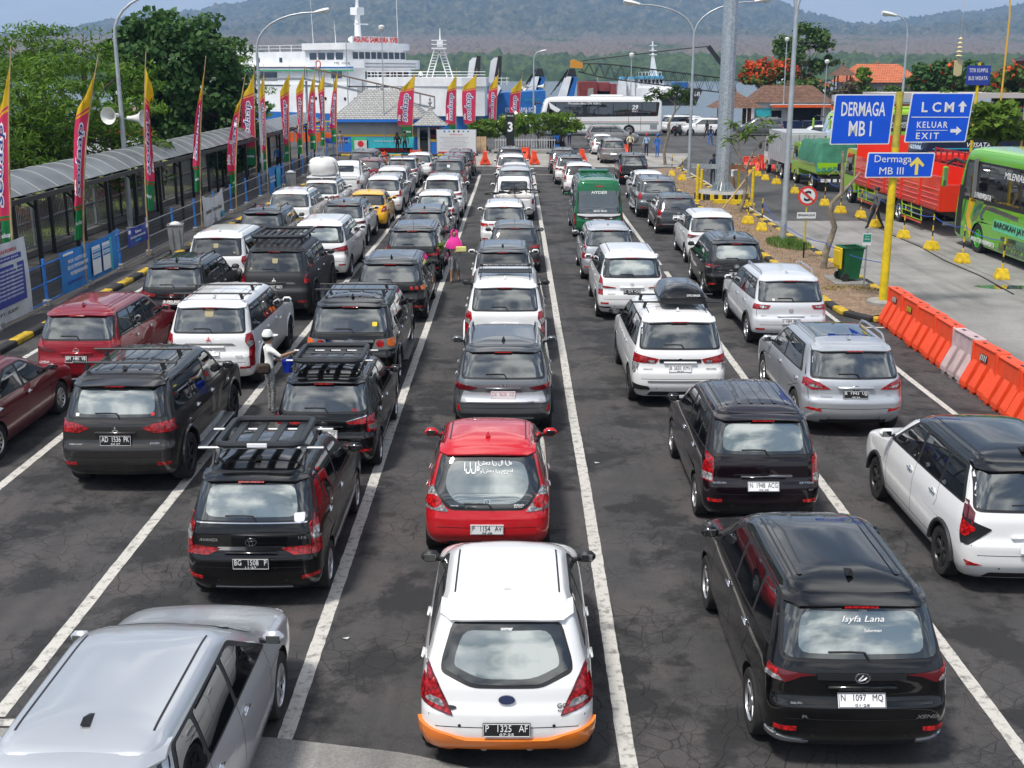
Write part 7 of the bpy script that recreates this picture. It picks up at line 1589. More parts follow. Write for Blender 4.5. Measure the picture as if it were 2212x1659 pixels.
panel(c, 'door_line', [(3.35, .5), (3.38, .5), (3.38, 2.2), (3.35, 2.2)], 'left', M_trk, .008); panel(c, 'door_line', [(2.15, .5), (2.18, .5), (2.18, 2.2), (2.15, 2.2)], 'left', M_trk, .008); panel(c, 'engine_grille', rpoly([(.55, .6), (1.25, .6), (1.25, 1.1), (.55, 1.1)], .03), 'left', M_rail, .006)
panel(c, 'white_arc', rpoly([(10.3, 2.2), (11.0, 2.6), (11.2, 3.25), (10.7, 2.9), (10.0, 2.5)], .1), 'left', PAINT['white'], .014)
c = coach('lime tour coach standing behind the harbour direction boards', 'ltruck', 36.0, 96.0, 100, H=3.3);
for s, z in (('ICE CREAM MENGKONG', 2.2), ('WISATA KONGSI', 1.95)): side_text(c, s, 6.3, z, 2.6, .2, M_txtw, .03, view='left')
c = coach('navy blue coach at the right behind the trees', 'navy', 37.5, 78.0, 95, H=3.7); panel(c, 'livery_stripe', [(1, 1.35), (11.2, 1.35), (11.2, 1.42), (1, 1.42)], 'left', M_cyan, .006, step=.6); side_text(c, 'WISATA', 8.2, 1.62, 1.6, .3, M_txtw, .03, .2)
# red lattice truck beside the coach
t = thing('lattice_truck', 'red lattice-sided truck bed behind the red cargo truck', 'truck', (21.0, 50.5, 0))
MB().box((0, 3, .95), (2.3, 6, .15)).obj('bed_floor', M_red, t); wheels_for(t, .42, .24, [(s * .95, y) for s in (-1, 1) for y in (1.2, 6.6)], 'plain'); cab(t, 6.1, 2.1, 2.4, M_red)
M_lat = mat('lattice_red', (0.42, 0.012, 0.02), .5)
for s in (-1, 1):
	for k in range(9): MB().beam((s * 1.15, k * .74, 1.0), (s * 1.15, k * .74, 2.7), .07, .07).obj('lattice_post', M_lat, t)
	for z in (1.35, 1.75, 2.15, 2.65): MB().beam((s * 1.15, 0, z), (s * 1.15, 5.95, z), .05, .07).obj('lattice_rail', M_lat, t)
for k in range(5): MB().beam((-1.1 + k * .55, 0, 1.0), (-1.1 + k * .55, 0, 2.7), .07, .07).obj('lattice_post', M_lat, t)
for z in (1.35, 1.75, 2.15, 2.65): MB().beam((-1.1, 0, z), (1.1, 0, z), .05, .07).obj('lattice_rail', M_lat, t)
# ================================================================== sea, hills, haze
M_sea = mat('sea_water', (0.10, 0.13, 0.145), .25, 0, 0, .5, bump=.35, bscale=1.5)
struct(MB().add([(-4000, 126, -2), (4000, 126, -2), (4000, 4900, -2), (-4000, 4900, -2)], [(0, 1, 2, 3)]).obj('sea', M_sea))
def forest_mat():
	m = mat('dry_forest', (0.06, 0.07, 0.03), .95); nt = m.node_tree; p = _pr(m); N = nt.nodes.new; Lk = nt.links.new; tc = N('ShaderNodeTexCoord')
	def noi(s, d): n = N('ShaderNodeTexNoise'); n.inputs['Scale'].default_value = s; n.inputs['Detail'].default_value = d; n.inputs['Roughness'].default_value = .65; Lk(tc.outputs['Object'], n.inputs['Vector']); return n.outputs[0]
	def ramp(src, *st):
		r = N('ShaderNodeValToRGB'); e = r.color_ramp.elements; e[0].position, e[0].color = st[0][0], (*st[0][1], 1); e[1].position, e[1].color = st[-1][0], (*st[-1][1], 1)
		for q in st[1:-1]: x = e.new(q[0]); x.color = (*q[1], 1)
		Lk(src, r.inputs[0]); return r.outputs[0]
	def mix(f, a, b): x = N('ShaderNodeMix'); x.data_type = 'RGBA'; Lk(f, x.inputs[0]); Lk(a, x.inputs[6]); Lk(b, x.inputs[7]); return x.outputs[2]
	dry = ramp(noi(.035, 8), (.32, (.075, .055, .045)), (.5, (.15, .115, .09)), (.68, (.10, .10, .055))); hill = ramp(noi(.03, 10), (.36, (.008, .016, .006)), (.5, (.05, .062, .024)), (.66, (.15, .125, .075)))
	man = ramp(noi(.09, 8), (.36, (.012, .03, .006)), (.64, (.06, .10, .022)))
	a = N('ShaderNodeAttribute'); a.attribute_name = 'zone'; s = N('ShaderNodeSeparateColor'); Lk(a.outputs['Color'], s.inputs[0])
	Lk(mix(s.outputs[0], mix(s.outputs[1], dry, man), hill), p.inputs['Base Color']); return m
M_for = forest_mat()
RIDGE = pchip([(-300, 120), (0, 95), (200, 62), (420, 42), (560, 4), (700, -40), (900, -75), (1150, -85), (1400, -55), (1560, -12), (1640, 10), (1700, 26), (1790, 46), (1860, 56), (1930, 50), (2020, 34), (2110, 16), (2180, -2), (2400, -60), (2700, -80)])
def hills():
	NU, NV = 1000, 210; vs = []; zone = []
	for j in range(NV):
		t = j / (NV - 1)
		D = 960 + 3540 * t ** 1.6
		for i in range(NU):
			px = -420 + 3050 * i / (NU - 1); X = (px - 1115) / 2530 * D
			zr = 6.2 + (152 - RIDGE(max(-300, min(2700, px)))) / 2530 * 4500
			foot = 6.2 + (152 - 84) / 2530 * 2600                      # crest of the dry lowland
			if D < 2600: z = lerp(-2.2, foot, ((D - 960) / 1640) ** .9)
			else: q = (D - 2600) / 1900; z = lerp(foot, zr, q ** 1.15)
			hz = max(0, min(1, (D - 2350) / 450)); rel = max(0, (D - 2600) / 1900)
			n1 = noise.fractal((X / 520, D / 900, 2), 1.0, 2.1, 5)
			z += n1 * 110 * rel * (1 - rel * .75)
			z += -abs(noise.noise((X / 190, D / 420, 9))) * 75 * rel * (1 - rel * .7)
			can = noise.noise((X / 11, D / 26, 5)) * .8 + noise.noise((X / 26, D / 50, 1)) * .8
			mg = max(0, 1 - (D - 960) / 240)
			z += (can * (6.0 + 10 * hz) + (noise.noise((X / 4.5, D / 9, 3)) * 4.5 if hz < 1 else 0)) * (1 if j > 2 else .3)
			if 2 < j: z += mg * 7 * (1 - mg) * 2 + (8 if mg > 0 else 0) * min(1, mg * 4)
			vs.append((X, D, z)); g = noise.noise((X / 130, D / 260, 7)); zone.append((hz, 1 if mg > 0 else max(0, min(1, (g - .18) * 4)) * .9, 0, 1))
	fs = [(j * NU + i, j * NU + i + 1, (j + 1) * NU + i + 1, (j + 1) * NU + i) for j in range(NV - 1) for i in range(NU - 1)]
	me = bpy.data.meshes.new('hills'); me.from_pydata(vs, [], fs); me.materials.append(M_for); me.polygons.foreach_set('use_smooth', [True] * len(fs))
	at = me.attributes.new('zone', 'FLOAT_COLOR', 'POINT'); at.data.foreach_set('color', [c for z in zone for c in z]); struct(obj('hills', me))
hills()
def haze():
	o = MB().box((0, 2300, 252), (9000, 5400, 514)).obj('haze', []); o['kind'] = 'stuff'; o.data.materials.clear()
	m = bpy.data.materials.new('haze_air'); m.use_nodes = True; nt = m.node_tree; nt.nodes.clear(); v = nt.nodes.new('ShaderNodeVolumePrincipled'); u = nt.nodes.new('ShaderNodeOutputMaterial')
	v.inputs['Color'].default_value = (0.38, 0.61, 1.0, 1); v.inputs['Density'].default_value = HAZE; v.inputs['Anisotropy'].default_value = .1
	nt.links.new(v.outputs[0], u.inputs['Volume']); o.data.materials.append(m); tag(o, 'thin blue air between the quay and the hills', 'haze')
HAZE = 2.0e-4
haze()
# ================================================================== quay buildings
M_tile = mat('grey_roof_tile', (0.36, 0.36, 0.35), .75, vary=.2, vscale=4); M_terra = mat('terracotta', (0.52, 0.15, 0.065), .75, vary=.2, vscale=2); M_brown = mat('old_tile', (0.17, 0.09, 0.06), .85, vary=.4, vscale=3)
def tile_bump(m, sx, sz):
	nt = m.node_tree; p = _pr(m); N = nt.nodes.new; Lk = nt.links.new; tc = N('ShaderNodeTexCoord'); b = N('ShaderNodeTexBrick'); b.inputs['Scale'].default_value = 1; b.inputs['Brick Width'].default_value = sx; b.inputs['Row Height'].default_value = sz; b.inputs['Mortar Size'].default_value = .025; b.inputs['Color1'].default_value = b.inputs['Color2'].default_value = (1, 1, 1, 1); b.inputs['Mortar'].default_value = (.45, .45, .45, 1)
	cx = N('ShaderNodeSeparateXYZ'); cb = N('ShaderNodeCombineXYZ'); Lk(tc.outputs['Object'], cx.inputs[0]); Lk(cx.outputs[0], cb.inputs[0]); Lk(cx.outputs[2], cb.inputs[1]); Lk(cb.outputs[0], b.inputs['Vector'])
	src = p.inputs['Base Color'].links[0].from_socket; mx = N('ShaderNodeMix'); mx.data_type = 'RGBA'; mx.blend_type = 'MULTIPLY'; mx.inputs[0].default_value = 1; Lk(src, mx.inputs[6]); Lk(b.outputs[0], mx.inputs[7]); Lk(mx.outputs[2], p.inputs['Base Color'])
for m, a, b in ((M_tile, .28, .14), (M_terra, .30, .2), (M_brown, .3, .15)): tile_bump(m, a, b)
M_wgrey = mat('wall_grey', (0.36, 0.36, 0.37), .8, vary=.1, vscale=1); M_wblue = mat('wall_blue', (0.02, 0.17, 0.62), .6); M_wyel = mat('wall_yellow', (0.72, 0.48, 0.02), .6); M_wwhite = mat('wall_white', (0.68, 0.68, 0.67), .7, vary=.08)
def hip(mb, x0, x1, y0, y1, z0, z1, rx, over=.5, curve=0.0, n=6):
	"""hipped roof; rx = ridge half length; curve lifts the eaves into a sweep"""
	cx, cy = (x0 + x1) / 2, (y0 + y1) / 2; rings = []
	for k in range(n + 1):
		t = k / n; s = 1 - t; e = t ** (1 + curve); hx = lerp(rx, (x1 - x0) / 2 + over, 1 - (t if not curve else 1 - (1 - t) ** (1 + curve))); hy = lerp(.02, (y1 - y0) / 2 + over, 1 - (t if not curve else 1 - (1 - t) ** (1 + curve)))
		rings.append([(cx - hx, cy - hy, lerp(z0, z1, t)), (cx + hx, cy - hy, lerp(z0, z1, t)), (cx + hx, cy + hy, lerp(z0, z1, t)), (cx - hx, cy + hy, lerp(z0, z1, t))])
	mb.add([p for r in rings for p in r], [(4 * k + i, 4 * k + (i + 1) % 4, 4 * k + 4 + (i + 1) % 4, 4 * k + 4 + i) for k in range(n) for i in range(4)] + [(3, 2, 1, 0), tuple(4 * n + i for i in range(4))])
def house(name, label, x0, x1, y0, y1, zw, zr, rx, wallm, roofm, over=.5, curve=0.0, extra=(), cat='building'):
	t = thing(name, label, cat, ((x0 + x1) / 2, (y0 + y1) / 2, 0)); a, b = (x1 - x0) / 2, (y1 - y0) / 2
	if wallm: MB().box((0, 0, zw / 2), (2 * a, 2 * b, zw)).obj('wall', wallm, t)
	mb = MB(); hip(mb, -a, a, -b, b, zw, zr, rx, over, curve); o = mb.obj('roof', roofm, t); MB().lathe([(.12, 0), (.16, .12), (.05, .25), (.09, .35), (.001, .55)], 8, (0, 0, zr - .05)).obj('finial', roofm, o)
	for nm, c_, d_, m in extra: MB().box(c_, d_).obj(nm, m, t)
	return t
h = house('toll_building', 'low grey building with grey tiled hip roof before the ferry', -14.0, -7.4, 93.5, 99, 2.55, 4.75, 1.3, M_wgrey, M_tile, .45)
for z, hh, m, nm in ((2.42, .22, M_wblue, 'fascia'), (1.28, .16, M_wyel, 'yellow_band'), (.62, 1.16, M_wblue, 'blue_base')): MB().box((0, 0, z), (6.6 + (.9 if nm == 'fascia' else .02), 5.5 + (.9 if nm == 'fascia' else .02), hh)).obj(nm, m, h)
MB().lathe([(.001, -.02), (.14, -.02), (.14, .02)], 12, (2.2, -2.78, 1.75), 'y').obj('round_vent', M_trk, h)
h = house('guard_booth', 'small guard booth with swept grey tiled roof and blue panels', -7.55, -5.7, 91.6, 93.4, 2.15, 3.75, .04, None, M_tile, .4, .9)
for x in (-.85, -.05, .85): MB().box((x, -.83, 1.05), (.17, .17, 2.1)).obj('column', M_wgrey, h)
MB().box((0, .8, 1.05), (1.8, .1, 2.1)).obj('rear_wall', M_trk, h); MB().box((.4, -.8, .45), (.74, .06, .9)).obj('blue_panel', M_wblue, h); MB().box((.4, -.8, 1.0), (.74, .07, .18)).obj('yellow_sill', M_wyel, h); MB().box((.4, -.8, 1.55), (.74, .03, .9)).obj('window', G_dark, h); MB().box((-.45, -.78, 1.0), (.6, .03, 2.0)).obj('door', G_dark, h); MB().box((0, 0, 2.1), (2.3, 2.3, .12)).obj('fascia', M_wblue, h)
for s in (-1, 1): MB().box((s * .88, 0, 1.05), (.08, 1.6, 2.1)).obj('side_wall', M_wgrey, h)
# notice board, hanging banners, pylon
t = thing('notice_board', 'large white notice board with red base stripes beside the booth', 'notice board', (-4.55, 91.0, 0)); b = MB().box((0, 0, .98), (2.95, .06, 1.75)).obj('board', M_swhite, t)
for s in (-1, 1): MB().beam((s * 1.5, .02, 0), (s * 1.5, .02, 1.9), .07, .07).obj('post', M_steel, t)
for k in range(6): MB().lathe([(.001, -.035), (.075, -.035), (.075, -.03)], 10, (-.9 + k * .36, 0, 1.72), 'y').obj('crest', (M_tar, M_cyan, M_txtk, M_txtk, M_cyan, M_tar)[k], b)
text('PEMBERITAHUAN', M_txtr, b, (0, -.034, 1.48), 1.0, .09, name='board_lettering')
for k in range(7): text(['Kepada seluruh pengguna jasa penyeberangan', 'wajib memiliki tiket sebelum memasuki pelabuhan', 'pembelian tiket dilakukan secara daring', 'dan tidak dilayani di area pelabuhan', 'harap menyiapkan kartu identitas diri', 'terima kasih atas perhatian anda', 'demikian disampaikan'][k], M_txtk, b, (-.15, -.034, 1.28 - k * .13 - (k // 2) * .03), 2.2 - (k % 3) * .3, .05, name='board_lettering')
for s in (-1, 1): MB().box((s * .75, -.034, .16), (1.3, .008, .10)).obj('red_stripe', M_sred, b)
def xbanner(label, px0, px1, py0, py1, Y, m, items):
	a, b = gy(px0, py1, Y), gy(px1, py0, Y); w, hh = b.x - a.x, b.z - a.z; rows = []
	for i in range(13): rows.append([(lerp(0, w, i / 12), .05 * sin(i * 1.3 + j * .7), lerp(0, hh, j / 6) - .06 * sin(pi * i / 12)) for j in range(7)])
	o = tag(MB().grid(rows).obj('banner', m, None, 60, (a.x, Y, max(.02, a.z))), label, 'banner')
	for kind, u, v, ww, h2, mm in items:
		if kind == 'box': MB().box((u * w, -.08, v * hh - .04), (ww * w, .01, h2 * hh)).obj('printed_block', mm, o)
		elif kind == 'ring': MB().lathe([(ww * w, -.09), (ww * w * .8, -.095), (ww * w * .8, -.085)], 16, (u * w, 0, v * hh - .04), 'y').obj('printed_ring', mm, o)
		else: text(kind, mm, o, (u * w, -.10, v * hh - .04), ww * w, h2 * hh, name='banner_lettering')
xbanner('green and cyan hanging banner between the toll building and the lane', 760, 894, 296, 333, 91.2, M_grn, [('box', .62, .5, .74, .92, M_turq), ('box', .16, .45, .22, .75, M_white), ('ring', .15, .62, .05, .1, M_txtr), ('Selamat datang di Pelabuhan', .62, .78, .5, .11, M_txtw), ('box', .68, .24, .6, .3, M_white), ('PEMBERITAHUAN PENTING', .62, .32, .4, .07, M_txtr), ('SEGERA LAKUKAN RESERVASI TIKET ONLINE', .66, .2, .5, .07, M_txtr)])
xbanner('small blue new year banner left of the green hanging banner', 702, 757, 297, 309, 91.6, M_navy, [('TAHUN BARU 2024', .62, .5, .6, .3, M_txtw), ('box', .95, .5, .1, .8, M_cyan)])
t = thing('lane_pylon', 'black pylon with white figure three by the shrubs', 'sign', (-.45, 91.2, 0)); b = MB().box((0, 0, 1.55), (.62, .3, 3.1), bev=.03).obj('pylon_box', M_plateb, t); text('3', M_txtw, b, (0, -.16, 2.05), .38, .75, name='pylon_number', bold=.03); text('DERMAGA', M_txtw, b, (0, -.16, 2.88), .5, .12, name='pylon_lettering'); MB().box((0, 0, .06), (.8, .45, .12), bev=.02).obj('pylon_foot', M_footing, t)
t = thing('plywood_screen', 'plywood screen at the end of the planter wall', 'screen', (-2.75, 91.6, 0))
for k in range(2): MB().box((-.2 + k * .45, 0, .75), (.43, .04, 1.1)).obj('panel', mat('plywood', (.50, .34, .20), .8, vary=.2), t)
MB().box((.1, 0, .1), (1.1, .3, .2)).obj('footing', M_footing, t)
t = thing('planter_wall', 'low concrete planter kerb with picket rail around the shrubs', 'planter', (0, 92, 0))
MB().box((1.2, 0, .14), (6.2, .25, .28), bev=.03).obj('kerb_wall', M_footing, t)
for k in range(24): MB().box((-1.6 + k * .2, 1.2, .55), (.03, .03, 1.1)).obj('picket', M_swhite, t)
for z in (.25, .95): MB().box((.7, 1.2, z), (4.8, .03, .05)).obj('rail', M_swhite, t)
for i, (px, Y, zc, r, lb) in enumerate(((1050, 95, 1.45, 1.1, 'leftmost frangipani shrub behind the notice board'), (1108, 96, 1.75, 1.25, 'frangipani shrub behind the black pylon'), (1160, 95.5, 1.9, 1.45, 'widest frangipani shrub between pylon and scooter'), (1215, 97, 1.75, 1.25, 'frangipani shrub before the front of the white coach'))):
	make_tree('frangipani_shrub', lb, ((px - 1115) / 2530 * Y, Y, 0), (.1, 0, zc), [((0, 0, zc + .25), (r * 1.15, r, r * .7), 1)], 34, 42, .42, LF_lime, 60 + i, 'feather', .42, .2, group='frangipani shrubs', cat='shrub', trad=.09, extra=(mat('blossom_white', (.7, .7, .62), .7), .12, 2))
# rails and orange structures left behind the walkway
M_or = mat('rail_orange', (0.68, 0.10, 0.015), .6, vary=.2)
t = thing('safety_rails', 'orange panels and yellow rails at the passenger gate', 'railing', (-17, 97, 0))
for k in range(5): MB().box((-7 + k * 2.4, 0, .95), (2.3, .12, .75)).obj('orange_panel', M_or, t)
for z in (1.55, 1.8, 2.2): MB().box((-2, .3, z), (13, .08, .10)).obj('yellow_rail', M_wyel, t)
for k in range(9): MB().box((-8 + k * 1.6, .2, 1.1), (.12, .12, 2.2)).obj('rail_post', M_steel, t)
house('ticket_office', 'low orange trimmed office behind the walkway at left', -34, -22, 92, 98, 2.4, 3.4, 4, M_wwhite, mat('office_roof', (.30, .20, .14), .8), .4, 0, [('trim', (0, -3.02, 1.6), (12, .04, .5), M_or)])
# ================================================================== ferry
FD = Vector((.766, -.643, 0)); FP = Vector((.643, .766, 0)); FC = Vector((-18.4, 132, 0))
M_ship = mat('ship_white', (0.80, 0.81, 0.82), .45, vary=.10, vscale=.9); M_sblu = mat('ship_blue', (0.015, 0.13, 0.42), .45, vary=.15, vscale=.6); M_sgrn = mat('ship_green', (0.03, 0.38, 0.16), .5)
t = thing('ferry', 'white car ferry with blue bow and wide bridge windows', 'ship', tuple(FC), atan2(FD.y, FD.x))       # local x forward, y to port
def sh_prism(nm, pl, z0, z1, m, par=None): return MB().prism(pl, z0, z1).obj(nm, m, par or t)
hullp = lambda a, b, bow: [(a, -.8), (b - 6, -.8), (b, 2.5), (b + bow, 4.5), (b, 6.5), (b - 6, 9.8), (a, 9.8)]
sh_prism('hull', hullp(-46, 14, 1), -2.6, 1.6, M_sblu); sh_prism('topside', hullp(-46, 14.6, 1.4), 1.6, 4.6, M_ship)
sh_prism('bulwark', [(4, -.85), (8.6, -.85), (14.7, 2.4), (16.2, 4.5), (14.7, 6.6), (8.6, 9.85), (4, 9.85)], 4.6, 5.5, M_ship)
sh_prism('main_deck_house', [(-44, -.4), (.6, -.4), (1.6, 1), (1.6, 8), (.6, 9.4), (-44, 9.4)], 4.6, 6.4, M_ship)
sh_prism('bridge_deck', [(-44, -.9), (1.3, -.9), (2.2, .4), (2.2, 8.6), (1.3, 9.9), (-44, 9.9)], 6.3, 6.45, M_ship)
sh_prism('bridge_front_bulwark', [(1.2, -.9), (1.35, -.9), (2.25, .4), (2.25, 8.6), (1.35, 9.9), (1.2, 9.9), (2.1, 8.5), (2.1, .5)], 6.45, 7.3, M_ship)
br = sh_prism('bridge', [(-6.5, -.2), (-.2, -.2), (.35, .8), (.35, 8.2), (-.2, 9.2), (-6.5, 9.2)], 6.4, 8.4, M_ship); sh_prism('aft_house', [(-44, .1), (-6.4, .1), (-6.4, 8.9), (-44, 8.9)], 6.4, 8.25, M_ship)
ro = sh_prism('bridge_roof', rpoly([(-7, -.6), (.2, -.6), (.9, .6), (.9, 8.4), (.2, 9.6), (-7, 9.6)], .5), 8.38, 9.1, M_ship)
for k in range(9): y = .95 + k * .90; MB().box((.36, y, 7.78), (.05, .72, .72)).obj('bridge_window', G_dark, br)
for k in range(4): MB().box((-5.3 + k * 1.45, -.21, 7.72), (1.15, .05, .72)).obj('bridge_window', G_dark, br)
for k in range(7): MB().box((1.62, 1.5 + k * .98, 5.7), (.05, .68, .75)).obj('lounge_window', G_dark, t)
MB().box((-1.3, -.42, 5.75), (1.7, .05, .8)).obj('lounge_window', G_dark, t)
for k in range(8): MB().box((-41 + k * 4.0, -.42, 5.55), (3.0, .06, .95)).obj('deck_opening', G_dark, t)
for k in range(8): MB().box((-40 + k * 4.1, .08, 7.35), (.5, .05, .5)).obj('cabin_window', G_dark, t)
for k in range(7): MB().box((-40 + k * 3.4, -.82, 2.6), (2.2, .06, 1.5)).obj('car_deck_opening', M_tank, t)
MB().box((-21, -.93, 6.52), (46, .03, .14)).obj('blue_stripe', M_sblu, t); MB().box((-21, -.93, 6.2), (46, .03, .14)).obj('green_stripe', M_sgrn, t)
for z in (8.6, 8.95): MB().beam((-44, .2, z), (-7, .2, z), .06, .05).obj('roof_rail', M_ship, t)
for k in range(19): MB().beam((-43.5 + 2 * k, .2, 8.25), (-43.5 + 2 * k, .2, 8.95), .06, .06).obj('rail_post', M_ship, t)
for z in (4.95, 5.3): MB().beam((-44, -.75, z), (1, -.75, z), .05, .05).obj('deck_rail', M_ship, t); MB().beam((2.3, .6, z + 1.6), (2.3, 8.4, z + 1.6), .05, .05).obj('deck_rail', M_trk, t); MB().beam((4.3, -.7, z + .6), (4.3, 9.5, z + .6), .05, .05).obj('deck_rail', M_trk, t)
for k in range(9): MB().beam((4.3, -.6 + k * 1.25, 4.6), (4.3, -.6 + k * 1.25, 5.9), .05, .05).obj('rail_post', M_trk, t)
for x in (-3.6, -30): MB().tube([(x + .38 * cos(a), -.98, 6.85 + .38 * sin(a)) for a in [i * pi / 8 for i in range(16)]], .08, 6, closed=True).obj('life_ring', mat('ring_red', (.62, .2, .16), .6), t)
for k in range(6): MB().tube([(-34 + k * 3.2, -.6, 6.85), (-33 + k * 3.2, -.6, 6.85)], .3, 10).obj('raft_canister', M_ship, t)
text('MB. XVIII', M_txtk, t, (.2, -.95, 6.95), 2.4, .28, (pi / 2, 0, 0), name='hull_lettering'); text('XVIII', M_txtk, t, (9.6, -.92, 4.2), 1.9, .6, (pi / 2, 0, 0), name='hull_lettering')
nb = MB().box((-.2, 4.5, 9.45), (.12, 7.0, .75)).obj('name_board', M_ship, ro); text('AGUNG SAMUDRA XVIII', M_sred, nb, (-.10, 4.5, 9.46), 6.7, .62, (pi / 2, 0, pi / 2), name='name_lettering', bold=.03)
mb = MB(); mb.tube([(-3, 4.5, 9.0), (-3, 4.5, 12.2), (-3, 4.5, 14.0), (-3, 4.5, 15.4)], [.42, .28, .12, .06], 8); ms = mb.obj('mast', M_ship, t, 40)
MB().box((-3, 4.5, 12.6), (1.1, 1.1, .8)).obj('crow_nest', M_ship, ms); MB().box((-3, 4.5, 14.3), (.08, 2.4, .08)).obj('yard', M_ship, ms); MB().box((-2.4, 4.5, 11.2), (.2, 2.0, .15)).obj('radar', M_ship, ms); MB().lathe([(.05, 0), (.35, .3), (.3, .5), (.02, .7)], 10, (-1.2, 1.8, 9.1)).obj('satellite_dome', M_ship, ro)
for x, y, hh in ((-6, .5, 4.8), (-4.6, 2.6, 2.6), (-1, 8.8, 8.5), (-6.4, 8, 6)): MB().tube([(x, y, 9), (x - .2, y, 9 + hh)], [.04, .015], 5).obj('whip_antenna', M_ship, ro)
for k in range(9): MB().lathe([(.001, -.05), (.17, -.05), (.17, .02)], 12, (-6 + k * 1.6, -.8, 3.2), 'y').obj('porthole', M_tank, t)
for z in (5.75, 6.05): MB().tube([(4, -.8, z), (8.6, -.8, z), (14.6, 2.4, z), (16.1, 4.5, z)], .04, 5).obj('bow_rail', M_ship, t)
for k in range(9): x = 4 + k * .57; MB().beam((x, -.8, 5.5), (x, -.8, 6.05), .04, .04).obj('bow_rail_post', M_ship, t)
for k in range(6): MB().box((-36 + k * 8, -.83, 4.55), (6.5, .05, .10)).obj('rubbing_strake', M_trk, t)
MB().box((3.2, -.83, 3.5), (1.6, .05, 1.9)).obj('side_door', M_wgrey, t)
# bow ladders
t2 = thing('bow_gantry', 'white ladder-legged gantry with crow nest at the ferry bow', 'gantry', (-8.0, 126.5, 0))
for s in (-1, 1):
	a, b = Vector((s * 3.4, 0, -2)), Vector((s * .22, 0, 8.3)); L_ = MB()
	for o in (-.3, .3): MB().beam(a + Vector((o, 0, 0)), b + Vector((o, 0, 0)), .10, .12).obj('ladder_rail', M_ship, t2)
	for k in range(26): p = a.lerp(b, .28 + .72 * k / 26); MB().beam(p - Vector((.3, 0, 0)), p + Vector((.3, 0, 0)), .05, .07).obj('rung', M_ship, t2)
MB().box((0, 0, 8.4), (1.5, 1.2, .12)).obj('platform', M_ship, t2); MB().tube([(.1, 0, 8.4), (.1, 0, 10.4)], [.12, .05], 8).obj('top_mast', M_ship, t2); MB().box((.1, -.2, 8.9), (.6, .4, .7)).obj('light_box', M_ship, t2)
for z in (8.8, 9.2): MB().tube([(-.75, -.6, z), (.75, -.6, z), (.75, .6, z), (-.75, .6, z)], .03, 5, closed=True).obj('rail', M_ship, t2)
# passenger gangway
t2 = thing('gangway', 'brown handrailed passenger gangway sloping across the ferry side', 'gangway', (-20.5, 118, 0)); A_, B_ = Vector((0, 0, 5.4)), Vector((12.5, 0, 2.6))
MB().beam(A_, B_, 1.2, .2).obj('deck', M_steel, t2); MB().beam(A_ + Vector((-6, 0, 0)), A_, 1.2, .2).obj('landing', M_steel, t2)
for y in (-.6, .6):
	MB().beam(A_ + Vector((0, y, 1.1)), B_ + Vector((0, y, 1.1)), .10, .10).obj('hand_rail', mat('rail_brown', (.17, .11, .08), .6), t2); MB().beam(A_ + Vector((-6, y, 1.1)), A_ + Vector((0, y, 1.1)), .10, .10).obj('hand_rail', MATS['rail_brown'], t2)
	for k in range(10): p = A_.lerp(B_, k / 9) + Vector((0, y, 0)); MB().beam(p, p + Vector((0, 0, 1.1)), .05, .05).obj('baluster', M_trk, t2)
for x in (-5, 0, 6, 12): MB().beam((x, 0, 0), (x, 0, 5.2 - .2 * max(0, x)), .2, .2).obj('leg', M_steel, t2)
# ================================================================== landing craft, barge, tug, crane
def poly_px(pts, Y): return [(lambda v: (v.x, v.z))(gy(px, py, Y)) for px, py in pts]
t = thing('landing_craft', 'blue landing craft with raised bow arms behind the shrubs', 'ship', (0, 140, 0))
def pp(nm, pts, Y, th, m, par): return MB().prism(poly_px(pts, Y), Y - 140, Y - 140 + th, 'y').obj(nm, m, par)
pp('hull', [(1090, 200), (1178, 196), (1182, 262), (1160, 290), (960, 290), (1000, 215)], 140, 9, M_sblu, t); pp('bow_panel', [(1005, 168), (1040, 168), (1085, 195), (1030, 262), (985, 262)], 139, 1, M_sblu, t)
pp('side_door', [(1052, 205), (1075, 182), (1082, 190), (1060, 240)], 138.6, .5, M_ship, t)
for k, (dx, top) in enumerate(((0, 125), (46, 125))):
	pp('bow_arm', [(1008 + dx, 182), (1014 + dx, 132), (1021 + dx, top), (1030 + dx, 124), (1028 + dx, 182)], 141 + k, .9, M_ship, t); pp('arm_ram', [(1030 + dx, 120), (1038 + dx, 121), (1036 + dx, 175), (1024 + dx, 200), (1016 + dx, 200)], 140.6 + k, 1.2, M_trk, t)
for z in (168, 176): pp('deck_rail', [(960, z), (1100, z), (1100, z + 1.5), (960, z + 1.5)], 138.5, .1, M_ship, t)
for k in range(12): pp('rail_post', [(962 + k * 12, 166), (963.5 + k * 12, 166), (963.5 + k * 12, 184), (962 + k * 12, 184)], 138.5, .1, M_ship, t)
v = gy(1125, 237, 139.9); text('KMP. DHARMA BO V', M_txtw, t, (v.x, -.15, v.z), 3.6, .55, name='hull_lettering'); v = gy(1120, 225, 139.9); text('Dermaga LCM', M_sgrn, t, (v.x + 1.6, -.15, v.z + .5), 1.8, .3, name='hull_lettering')
